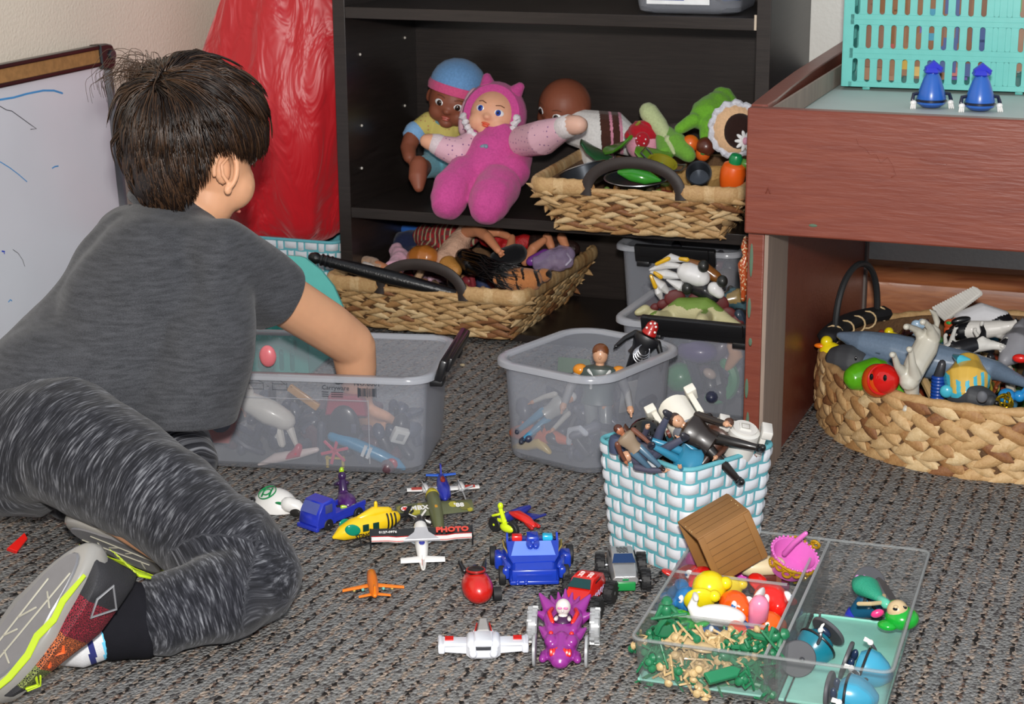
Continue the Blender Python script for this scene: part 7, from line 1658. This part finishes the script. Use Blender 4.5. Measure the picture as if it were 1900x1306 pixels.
# figures on round stands in the wide bay
STG = pm('4c4c50', .45)
def stand_fig(label, p, zdir, face, cb, cs, h=.05, stand=True, hat='303cb8', girth=1.0, hands=True, feet='20304c'):
    t = thing('toy_figurine', label, 'toy figurine', p); t.matrix_world = lay(p, zdir, face); B_ = plast(cb, .25)
    part('round_body', B_, t, lambda m: m.lathe([(0, -.002), (.012 * girth, 0), (.0175 * girth, .010), (.0165 * girth, .020), (.011 * girth, .032), (.005, .041), (0, .042)], 26)); part('belt', BLACK, t, lambda m: m.torus(.0172 * girth, .0016, T(0, 0, .008), n=28))
    if hat: part('hat', plast(hat), t, lambda m: (m.lathe([(.010, .036), (.0095, .038), (.006, .045), (.001, .052), (0, .052)], 18)))
    for s_ in (1, -1):
        a = part('arm', BLACK if not stand else DKGREY, t, lambda m: m.tube([(s_ * .014 * girth, -.002, .018), (s_ * .021 * girth, -.006, .012), (s_ * .022 * girth, -.010, .007)], .0022, 8))
        if hands: part('hand', WHITE, a, lambda m: [m.ell(.0042, .003, .0036, T(s_ * .022 * girth, -.012, .005))] + [m.tube([(s_ * .022 * girth + .0018 * k, -.013, .004), (s_ * .022 * girth + .0024 * k, -.014, -.002)], .0011, 6) for k in (-1, 0, 1)])
        if stand: part('foot', plast(feet), t, lambda m: m.ell(.0045, .0085, .0042, T(s_ * .008, -.004, -.006)))
    if stand: part('round_stand', STG, t, lambda m: m.lathe([(0, -.0145), (.021, -.0145), (.022, -.0135), (.022, -.011), (.021, -.010), (0, -.010)], 34))
    return t
stand_fig('dark teal toy figurine with grey round stand at the centre of the wide bay', pt(1525, 1185, .03), S(-.45, -.35, -.35), S(-.6, .5, .2), '187488', None, girth=1.35)
stand_fig('light blue toy figurine lying across the lower aqua lid', pt(1590, 1232, .03), S(.75, -.2, -.3), S(.2, .7, -.3), '3c98b8', None, girth=1.3, stand=True, hat=None)
stand_fig('light blue toy figurine seen through the front wall of the organiser', pt(1560, 1285, .022), S(.7, .0, -.3), S(.2, .7, -.3), '3a94b4', None, girth=1.3, hat=None)
stand_fig('navy toy figurine with blue hat beneath the mermaid figure', pt(1630, 1110, .025), S(-.65, -.5, .1), S(-.2, .7, .3), '1c5878', None, girth=.95)
for x, y, z, rot, lab in ((1480, 1222, .03, (70, 10), 'grey round toy stand leaning against the front wall'), (1612, 1082, .032, (60, 20), 'grey round toy stand behind the green-dressed figurine')):
    t = thing('toy_stand', lab, 'toy stand', pt(x, y, z), rot=(radians(rot[0]), radians(rot[1]), AZ)); part('disc', STG, t, lambda m: m.lathe([(0, -.002), (.020, -.002), (.021, -.001), (.021, .001), (.020, .002), (0, .002)], 32)); part('peg', DKGREY, t, lambda m: m.tube([(.004, 0, .002), (.004, 0, .006)], .003, 10))
# mermaid-like green figure
t = thing('toy_doll', 'toy doll in a sparkling green skirt with bright green hair', 'toy doll', pt(1640, 1112, .045)); o = V(t.location); a_, b_2 = pt(1603, 1085, .050), pt(1665, 1138, .046); d = (b_2 - a_)
part('skirt', pm('2c9c7c', .4, bump=.6, bs=900), t, lambda m: m.tube([a_ - o, a_ + d * .08 - o, a_ + d * .5 - o], [.016, .017, .005], 20, flat=.7)); part('torso', plast('5cbca0'), t, lambda m: m.tube([a_ + d * .5 - o, a_ + d * .68 - o], [.005, .006], 12))
hd_ = part('head', plast('c8b088', .35), t, lambda m: (m.ell(.0125, .012, .0125, T(*(b_2 + V((0, 0, .004)) - o)), n=20, m=14), m.ell(.003, .003, .002, T(*(b_2 + S(-.004, .012, -.008) - o)))))
part('green_hair', plast('18a030', .2), t, lambda m: (m.ell(.020, .018, .014, T(*(b_2 + d.normalized() * .007 + S(.003, -.005, .006) - o)), n=20, m=14), m.ell(.012, .010, .006, T(*(b_2 + S(-.012, -.012, -.006) - o))), m.ell(.006, .005, .005, T(*(b_2 + S(.0, .004, .018) - o)))))
part('pink_bow', plast('d83078'), t, lambda m: m.ell(.008, .004, .005, T(*(pt(1628, 1138, .046) - o), 0, -20, 20))); part('dark_lashes', PUP, hd_, lambda m: (m.ell(.003, .001, .002, T(*(b_2 + S(-.005, .010, -.010) - o))), m.ell(.003, .001, .002, T(*(b_2 + S(.006, .011, -.008) - o)))))
for e, (x, y) in zip((1, -1), ((1593, 1120), (1640, 1105))): part('arm', plast('c8b088'), t, lambda m: m.tube([a_ + d * .62 - o, pt((x + 1640) / 2, y, .050) - o, pt(x, y, .046) - o], .0026, 8))
for x in (1592, 1604): part('shoe', plast('d890d0', .2), t, lambda m: m.ell(.004, .004, .007, T(*(pt(x, 1076, .050) - o), 10, -10, 0)))
t = thing('toy_fairy', 'tiny metallic lilac toy fairy near the divider', 'toy figurine', pt(1485, 1212, .022)); part('fairy_body', pm('b8a0d0', .2, .6), t, lambda m: (m.ell(.005, .005, .006, T(.004, 0, .008)), m.tube([(.004, 0, .004), (-.004, 0, -.006)], [.004, .003], 8), m.tube([(0, 0, 0), (-.018, 0, .006)], .0014, 6), m.tube([(0, 0, -.002), (.006, 0, -.014)], .0018, 6), m.tube([(-.004, 0, -.004), (-.024, 0, -.002)], .0014, 6)))

# ================================================================ on the terracotta table
for (x, y, lab) in ((1727, 203, 'blue cone-shaped toy figurine with pointed hat in front of the turquoise basket'), (1817, 209, 'blue cone-shaped toy figurine nearest the end of the turquoise basket')):
    t = thing('toy_figurine', lab, 'toy figurine', pt(x, y, .520) + AWAY * .0 + V((0, -.09, 0)), rz=AZ, s=1.0)
    g0 = V(t.location); d_c = (G(x, y, .522) - C0); t.location = pt(x, y - 4, .521)
    B_ = plast('2860b8', .3)
    part('cone_body', B_, t, lambda m: m.lathe([(0, 0), (.014, .001), (.021, .006), (.0225, .012), (.019, .026), (.013, .044), (.009, .052), (0, .053)], 30)); part('belt', plast('10142c'), t, lambda m: m.lathe([(.0215, .009), (.0235, .0095), (.0235, .0125), (.0215, .0135)], 30))
    part('folded_hat', plast('2c34c0', .3), t, lambda m: (m.lathe([(.009, .050), (.0155, .054), (.014, .057), (.010, .060)], 5), m.prism([(-.012, .052), (.012, .052), (.015, .060), (.001, .071), (-.012, .061)], -.006, .006, t=T(0, 0, 0, 90, 0, 0), r=.002)))
    for s_ in (1, -1):
        a = part('arm', plast('141a34'), t, lambda m: m.tube([(s_ * .017, 0, .022), (s_ * .027, 0, .020), (s_ * .029, -.004, .012)], .003, 8))
        part('hand', WHITE, a, lambda m: [m.ell(.005, .004, .004, T(s_ * .028, -.006, .008))] + [m.tube([(s_ * .028 + .0025 * k, -.007, .007), (s_ * .029 + .003 * k, -.009, .0)], .0014, 6) for k in (-1, 0, 1)])
# cards standing in the turquoise basket
CN = {'8a5a30': 'brown', '94643a': 'tan brown', '7c4c2a': 'dark brown', '3c8c30': 'green', 'c8a030': 'gold', '2c4c8c': 'navy', 'd8d0c4': 'cream', '6c58a8': 'violet', 'b03028': 'red', '3898b8': 'sky blue', '90603a': 'hazel'}
rg = random.Random(9); CC_ = ['8a5a30', '94643a', '7c4c2a', '3c8c30', 'c8a030', '2c4c8c', 'd8d0c4', '6c58a8', 'b03028', '3898b8', '8a5a30', '90603a']
CBm = M.Translation(CB.location) @ M.Rotation(CB.rotation_euler.z, 4, 'Z')
for k in range(26):
    t = MB(); wd = rg.uniform(.04, .06); x = -.11 + .009 * k * .93
    t.box(wd, .0014, rg.uniform(.10, .17), mi=0); c = rg.choice(CC_); c2 = rg.choice(CC_)
    for q_ in range(3): t.box(wd * rg.uniform(.2, .5), .0018, rg.uniform(.01, .04), T(rg.uniform(-.3, .3) * wd, 0, rg.uniform(-.05, .05)), 1 + q_ % 2)
    o_ = t.build('picture_card', [pm(c, .4), pm(c2, .4), pm(rg.choice(CC_), .4)]); o_.matrix_world = CBm @ T(-.11 + .0088 * k, rg.uniform(-.076, -.068) + .006 * (k % 3), .10, rg.uniform(-4, 4), 0, rg.uniform(-3, 3))
    tag(o_, '%s picture card with %s patch in the turquoise slotted basket' % (CN[c], CN[c2]), 'card', 'picture cards in the turquoise basket')

# ================================================================ contents of the frosted tubs
def put(cont, x, y, z): return (M.Translation(cont.location) @ cont.rotation_euler.to_matrix().to_4x4()) @ V((x, y, z))
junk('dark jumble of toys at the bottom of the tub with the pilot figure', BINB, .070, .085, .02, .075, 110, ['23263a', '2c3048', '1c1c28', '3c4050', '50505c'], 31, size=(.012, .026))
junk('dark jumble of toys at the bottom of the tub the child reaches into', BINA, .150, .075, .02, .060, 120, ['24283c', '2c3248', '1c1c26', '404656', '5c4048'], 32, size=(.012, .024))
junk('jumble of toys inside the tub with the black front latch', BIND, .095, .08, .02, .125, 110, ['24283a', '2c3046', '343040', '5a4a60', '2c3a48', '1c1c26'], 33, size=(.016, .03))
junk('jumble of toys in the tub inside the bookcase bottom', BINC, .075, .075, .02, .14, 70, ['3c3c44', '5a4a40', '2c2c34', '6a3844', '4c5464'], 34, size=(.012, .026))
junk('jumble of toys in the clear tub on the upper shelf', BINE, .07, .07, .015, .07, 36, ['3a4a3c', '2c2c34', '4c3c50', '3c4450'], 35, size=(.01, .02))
def chunk(nm, label, cat, p, rot, parts):
    t = thing(nm, label, cat, p, rot=tuple(radians(a) for a in rot))
    for n_, c, fn in parts: part(n_, plast(c, .35) if isinstance(c, str) else c, t, fn)
    return t
# tub B
fg('pilot figure with brown hair and orange shoulder armour sitting up in the open tub', W(1110, 664, 2.515) - V((0, 0, .068)), S(.05, 1, .1), S(-.1, .1, -1), ('c89878', '6c3c1c', '44504c', '8a8a8c', '6c7070', '3c3c40'), h=.178, arms=((15, 30), (10, 30)), bulk=1.25, lift=False,
   extra=lambda r, u, P: ([part('shoulder_armour', plast('d88820'), r, lambda m: m.ell(.52 * u, .5 * u, .42 * u, T(s_ * 1.3 * u, 0, 6.1 * u), n=14, m=10)) for s_ in (1, -1)], part('chest_strap', plast('c8c8c4'), r, lambda m: (m.tube([(-.7 * u, -.62 * u, 6.2 * u), (0, -.72 * u, 5.4 * u), (.7 * u, -.62 * u, 6.2 * u)], .13 * u, 8), m.tube([(-.5 * u, -.64 * u, 5.0 * u), (-.5 * u, -.66 * u, 5.9 * u)], .1 * u, 8))), part('blue_emblem', plast('2848a0'), r, lambda m: m.ell(.16 * u, .05 * u, .16 * u, T(-.75 * u, -.6 * u, 5.5 * u)))))
fg('figure in pale blue trousers and grey shirt pressed against the tub wall', (M.Translation(BINB.location) @ BINB.rotation_euler.to_matrix().to_4x4()) @ V((-.02, -.082, .075)), S(.8, .55, .05), S(0, .2, -1), ('c88858', 'd0d0d0', '9c9c98', 'b8b4ac', '3c84a8', '2c3040'), h=.11, lift=False)
p = W(1222, 614, 2.66) - V((0, 0, .008)); t = fg('black armoured figure with red and white spotted helmet leaning over the tub rim', p + S(-.03, -.03, 0), S(.45, 1, 0), S(-.2, 0, -1), ('101014', 'b01c18', '141418', '101012', '141418', '101012'), h=.115, hair='helmet', bulk=1.35, arms=((10, 60), (20, 50)), lift=False)
def spots(t_, u=.115 / 8):
    for k, (x, z) in enumerate(((.35, 7.7), (-.3, 7.8), (.1, 8.0), (.5, 7.1), (-.5, 7.2))): part('white_spot', WHITE, t_, lambda m: m.ell(.13 * u, .06 * u, .13 * u, T(x * u, -.62 * u, z * u)))
spots(t); part('silver_coil', SILVER, t, lambda m: [m.torus(.009 + .0015 * k, .0009, T(.004, -.012, .070 - .003 * k, 60, 20, 0), n=20) for k in range(4)])
chunk('toy_dinosaur', 'orange toy dinosaur lying at the bottom of the open tub', 'toy animal', put(BINB, -.035, -.080, .034), (0, 0, -16), [('dinosaur_body', 'd06020', lambda m: (m.tube([(-.045, 0, 0), (-.02, 0, .006), (.015, 0, .008), (.06, 0, .004)], [.010, .016, .014, .004], 12), m.tube([(-.02, -.008, .01), (-.022, -.012, .024)], [.005, .002], 8), m.tube([(.015, -.008, .01), (.018, -.012, .026)], [.005, .002], 8)))])
chunk('toy_banana', 'yellow curved toy bird piece at the tub bottom', 'toy piece', put(BINB, -.04, -.088, .018), (0, 0, -16), [('yellow_body', 'd0b040', lambda m: m.tube([(-.035, 0, -.004), (-.01, 0, .004), (.012, 0, .012), (.03, 0, .0)], [.004, .009, .010, .004], 12))])
chunk('toy_piece', 'clear white curled toy arm inside the open tub', 'toy piece', put(BINB, .045, -.085, .05), (0, 0, -16), [('curled_arm', 'b8bcc4', lambda m: m.tube([(-.02, 0, -.01), (-.018, 0, .01), (.0, 0, .016), (.01, 0, .01)], .005, 8))])
chunk('toy_card', 'pale grey toy panel standing inside the open tub', 'toy piece', put(BINB, .074, .0, .10), (10, 0, 60), [('panel', 'b0b0ac', lambda m: m.box(.03, .003, .05, r=.001)), ('orange_end', 'd09060', lambda m: m.ell(.012, .004, .01, T(-.04, 0, -.006)))])
chunk('toy_leaf', 'dark green flat toy fin behind the pilot figure', 'toy piece', pt(1070, 680, .11), (70, 0, 10), [('fin', '3c5044', lambda m: m.prism([(-.03, -.01), (.03, -.012), (.02, .012), (-.03, .014)], -.002, .002))])
# tub A
def inA(x, y, z): return put(BINA, x, y, z)
RZ = 12.5
chunk('toy_dog', 'white plastic toy dog figure seen through the reached-into tub', 'toy animal', inA(-.055, -.078, .085), (0, 0, RZ), [('dog_body', 'd8d4cc', lambda m: (m.tube([(-.03, 0, .015), (.0, 0, 0), (.025, 0, -.012)], [.016, .020, .016], 12), m.ell(.013, .012, .016, T(-.035, 0, .028)), m.tube([(.012, 0, -.02), (.018, 0, -.05)], [.008, .006], 8), m.tube([(.03, 0, -.02), (.042, 0, -.055)], [.007, .003], 8)))])
chunk('toy_plank', 'ochre yellow toy bar behind the white dog in the tub', 'toy piece', inA(-.005, -.06, .105), (0, 35, RZ), [('bar', 'c08c38', lambda m: m.box(.055, .008, .012, r=.002))])
chunk('toy_car', 'crimson clear-topped toy car hanging above the dark wheel in the tub', 'toy car', inA(.062, -.070, .100), (0, 0, RZ), [('hood', 'a02038', lambda m: (m.prism([(-.03, -.016), (.034, -.016), (.030, .006), (.02, .016), (-.024, .014)], -.012, .012, t=T(0, 0, 0, 90, 0, 0), r=.003)))])
chunk('toy_fender', 'black glossy toy wheel housing against the tub wall', 'toy wheel', inA(.062, -.082, .068), (0, 0, RZ), [('arch', '24242c', lambda m: m.ell(.024, .008, .034)), ('glint_panel', '44485a', lambda m: m.box(.008, .004, .014, T(.016, -.008, 0), r=.001))])
chunk('toy_dragster', 'sky blue long toy racing car with white stripes at the tub corner', 'toy car', inA(.095, -.085, .032), (0, 22, RZ), [('car_body', '1c88b4', lambda m: m.tube([(-.055, 0, 0), (-.03, 0, .003), (.02, 0, .002), (.05, 0, 0), (.062, 0, -.002)], [.008, .010, .010, .009, .004], 12)), ('white_stripes', 'd8dce0', lambda m: (m.box(.005, .004, .018, T(-.002, -.0085, .002)), m.box(.005, .004, .018, T(.006, -.0085, .002)))), ('red_wheel', 'b02434', lambda m: m.ell(.009, .004, .009, T(.044, -.008, .0)))])
chunk('toy_propeller', 'pink toy propeller with yellow base standing against the tub wall', 'toy propeller', inA(.048, -.092, .032), (0, 0, RZ), [('blades', 'c83c5c', lambda m: [m.box(.022, .002, .005, T(.011 * cos(radians(60 * k + 15)), 0, .011 * sin(radians(60 * k + 15)), 0, -(60 * k + 15), 0), r=.0008) for k in range(6)]), ('yellow_base', 'c0a428', lambda m: (m.box(.03, .004, .003, T(0, .003, -.012)), m.box(.004, .004, .018, T(-.012, .003, -.018)), m.box(.004, .004, .018, T(.012, .003, -.018))))])
chunk('toy_rocket', 'white pointed toy plane with pink tail along the tub bottom', 'toy plane', inA(-.028, -.090, .018), (0, -12, RZ), [('rocket_body', 'd8c8c4', lambda m: m.tube([(-.045, 0, -.004), (-.015, 0, .002), (.02, 0, .002), (.05, 0, .004)], [.002, .008, .007, .004], 12)), ('pink_tail', 'c03c50', lambda m: m.tube([(.0, -.004, .0), (.02, -.004, .006), (.025, -.004, .014)], [.003, .008, .006], 10))])
chunk('toy_block', 'white square toy block in the tub corner near the hand', 'toy block', inA(.145, -.075, .055), (20, 20, RZ + 30), [('block', 'd8d8d4', lambda m: m.box(.024, .012, .024, r=.002)), ('block_mark', '9a9c9c', lambda m: m.box(.012, .0125, .012, r=.0005))])
chunk('toy_robot', 'orange toy robot with navy round chest in the tub beside the trousers', 'toy robot', inA(-.130, -.078, .065), (0, 0, RZ), [('orange_torso', 'c84824', lambda m: (m.prism([(-.03, .02), (.03, .02), (.012, -.03), (-.012, -.03)], -.01, .01, t=T(0, 0, 0, 90, 0, 0), r=.002))), ('round_chest', '2c3450', lambda m: m.ell(.018, .008, .018, T(0, -.010, .006))), ('orange_lamp', 'f08030', lambda m: m.box(.006, .006, .005, T(0, -.012, .032)))])
chunk('pink_ball', 'pink toy ball floating against the far wall inside the child\'s tub', 'toy ball', inA(-.10, .085, .125), (0, 0, RZ), [('ball', 'e07880', lambda m: m.ell(.014, .008, .018))])
# tub D top: dinosaur, bird, creature
def D_(x, y, Y): return W(x, y, Y)
t = thing('toy_dinosaur', 'cream and green toy dinosaur with maroon back plates lying on the latched tub', 'toy animal', D_(1280, 580, 2.86)); o = V(t.location)
DN = pm('b8b288', .5, var=.06, vs=40, bump=.3, bs=300); 
def gp(co): return 1 if co.z > .014 + .006 * noise.noise(co * 60) else 0
blob(t, 'dinosaur_body', [DN, pm('6c8a38', .5, bump=.3, bs=300)], [([D_(1196, 578, 2.84), D_(1225, 590, 2.85), D_(1262, 578, 2.86), D_(1310, 578, 2.86), D_(1350, 598, 2.84), D_(1385, 612, 2.82)], [.006, .012, .024, .025, .012, .004]), ([D_(1183, 580, 2.83), D_(1198, 574, 2.84)], [.006, .009]), ([D_(1238, 590, 2.84), D_(1218, 585, 2.80), D_(1212, 590, 2.79)], [.012, .008, .009]), ([D_(1310, 588, 2.84), D_(1302, 596, 2.80)], [.014, .012])], vox=.0022, pick=gp)
for x, y, s_, a in ((1215, 570, .008, 30), (1230, 564, .010, 20), (1252, 553, .017, 8), (1296, 557, .017, -4), (1332, 563, .018, -12), (1352, 583, .014, -28), (1368, 596, .012, -35)):
    part('back_plate', pm('5c1c1c', .6), t, lambda m: m.ell(s_ * 1.05, .004, s_ * .85, T(*(D_(x, y, 2.875) - o), 0, -a, 18), n=18, m=12))
t = thing('toy_bird', 'white winged toy eagle with yellow and black markings on the latched tub', 'toy animal', D_(1265, 520, 2.88)); o = V(t.location)
WB_ = plast('dcdcdc', .4)
for (a, b2, c, w0) in (((1208, 500), (1235, 490), (1272, 495), .013), ((1210, 505), (1235, 508), (1270, 515), .014), ((1212, 515), (1228, 530), (1245, 548), .013), ((1216, 520), (1222, 540), (1228, 556), .011), ((1222, 488), (1245, 478), (1275, 484), .012), ((1240, 520), (1262, 530), (1280, 540), .014)):
    part('white_feather', WB_, t, lambda m: m.tube([D_(*a, 2.87) - o, D_(*b2, 2.87) - o, D_(*c, 2.88) - o], [.004, w0, .004], 12, flat=.6))
for (a, b2) in (((1218, 490), (1240, 480)), ((1208, 512), (1216, 532)), ((1215, 506), (1226, 514)), ((1262, 480), (1275, 482))): part('yellow_mark', plast('d8a818'), t, lambda m: m.tube([D_(*a, 2.855) - o, D_(*b2, 2.857) - o], [.003, .004], 8))
blob(t, 'rider_body', WB_, [([D_(1275, 505, 2.87), D_(1300, 515, 2.87)], [.018, .017])]); blob(t, 'black_cape', plast('1e1e22'), [([D_(1280, 530, 2.875), D_(1310, 540, 2.87), D_(1325, 552, 2.87)], [.012, .014, .010])]); blob(t, 'brown_tail', plast('7a4c20'), [([D_(1278, 488, 2.89), D_(1305, 498, 2.89), D_(1330, 515, 2.89)], [.008, .012, .010])])
for x, y in ((1305, 494), (1340, 522), (1275, 535)): part('black_fist', plast('1c1e1c', .5), t, lambda m: m.ell(.0095, .009, .0105, T(*(D_(x, y, 2.86) - o)), n=14, m=10))
blob(t, 'white_head', WB_, [([D_(1325, 535, 2.86), D_(1335, 545, 2.86)], [.012, .009])])
t = thing('toy_dragon', 'mottled grey, teal and ochre toy creature behind the dinosaur tail', 'toy animal', D_(1362, 560, 2.90)); blob(t, 'creature_body', [plast('8a7448'), plast('3c5860'), plast('2c2c2c')], [([D_(1342, 558, 2.89), D_(1365, 552, 2.90), D_(1385, 575, 2.90)], [.014, .018, .012]), ([D_(1355, 535, 2.9), D_(1362, 545, 2.9)], [.006, .01])], pick=lambda co: int(3 * (.5 + .9 * noise.noise(co * 45))) % 3)
t = thing('toy_lizard', 'speckled orange toy lizard hanging head down beside the red table leg', 'toy animal', D_(1383, 500, 2.80)); blob(t, 'lizard_body', [plast('b04c20', .4), plast('e0c8a0', .4)], [([D_(1384, 442, 2.80), D_(1381, 458, 2.80), D_(1384, 475, 2.80), D_(1379, 490, 2.80), D_(1382, 520, 2.80), D_(1379, 555, 2.80)], [.004, .006, .005, .009, .008, .004])], vox=.0014, pick=lambda co: 1 if noise.noise(co * 330) > .25 else 0)
chunk('toy_ball', 'shiny purple toy helmet seen through the latched tub', 'toy ball', put(BIND, .0, -.075, .105), (0, 0, 0), [('dome', '4c3478', lambda m: m.ell(.035, .025, .020))])
chunk('toy_ball', 'shiny green toy ball seen low in the latched tub', 'toy ball', put(BIND, -.03, -.07, .055), (0, 0, 0), [('green_ball', '188848', lambda m: m.ell(.026, .025, .026))]); chunk('toy_ring', 'green curved toy ring seen through the latched tub', 'toy ring', put(BIND, .03, -.075, .060), (0, 0, 0), [('green_arc', '188848', lambda m: m.torus(.032, .010, T(0, 0, 0, 80, 0, 0), a0=-100, a1=60)), ('cream_piece', 'c0a898', lambda m: m.ell(.012, .01, .008, T(-.006, -.01, .012, 0, 30, 0)))])
chunk('toy_limb', 'peach coloured doll arm seen high in the latched tub', 'toy piece', put(BIND, .065, -.075, .105), (0, 20, 0), [('arm', 'd09868', lambda m: m.tube([(-.01, 0, .014), (.0, 0, 0), (-.004, 0, -.025)], [.012, .012, .007], 10))]); chunk('toy_bonnet', 'cream toy cap seen at the top of the latched tub', 'toy piece', put(BIND, .025, -.075, .135), (0, 0, 0), [('cap', 'b8a888', lambda m: m.ell(.020, .014, .014))])
chunk('toy_piece', 'bright pink toy blob in the tub inside the bookcase', 'toy piece', put(BINC, -.065, -.075, .04), (0, 0, 0), [('blob', 'b82c58', lambda m: (m.ell(.020, .014, .016), m.ell(.012, .012, .02, T(.008, 0, .024))))])
for x, z, c, lab in ((-.02, .03, '2c70b8', 'blue toy marker end in the upper shelf tub'), (.0, .028, 'c0b8a8', 'cream toy tube in the upper shelf tub'), (.058, .06, 'd84c28', 'orange toy cup in the upper shelf tub'), (.075, .03, '2858a0', 'dark blue toy piece in the upper shelf tub corner')):
    chunk('toy_piece', lab, 'toy piece', put(BINE, x, -.078, z), (0, 0, 0), [('plastic_shell', c, lambda m: m.tube([(-.012, 0, 0), (.016, 0, .004)], [.011 if z > .05 else .008, .018 if z > .05 else .009], 12))])
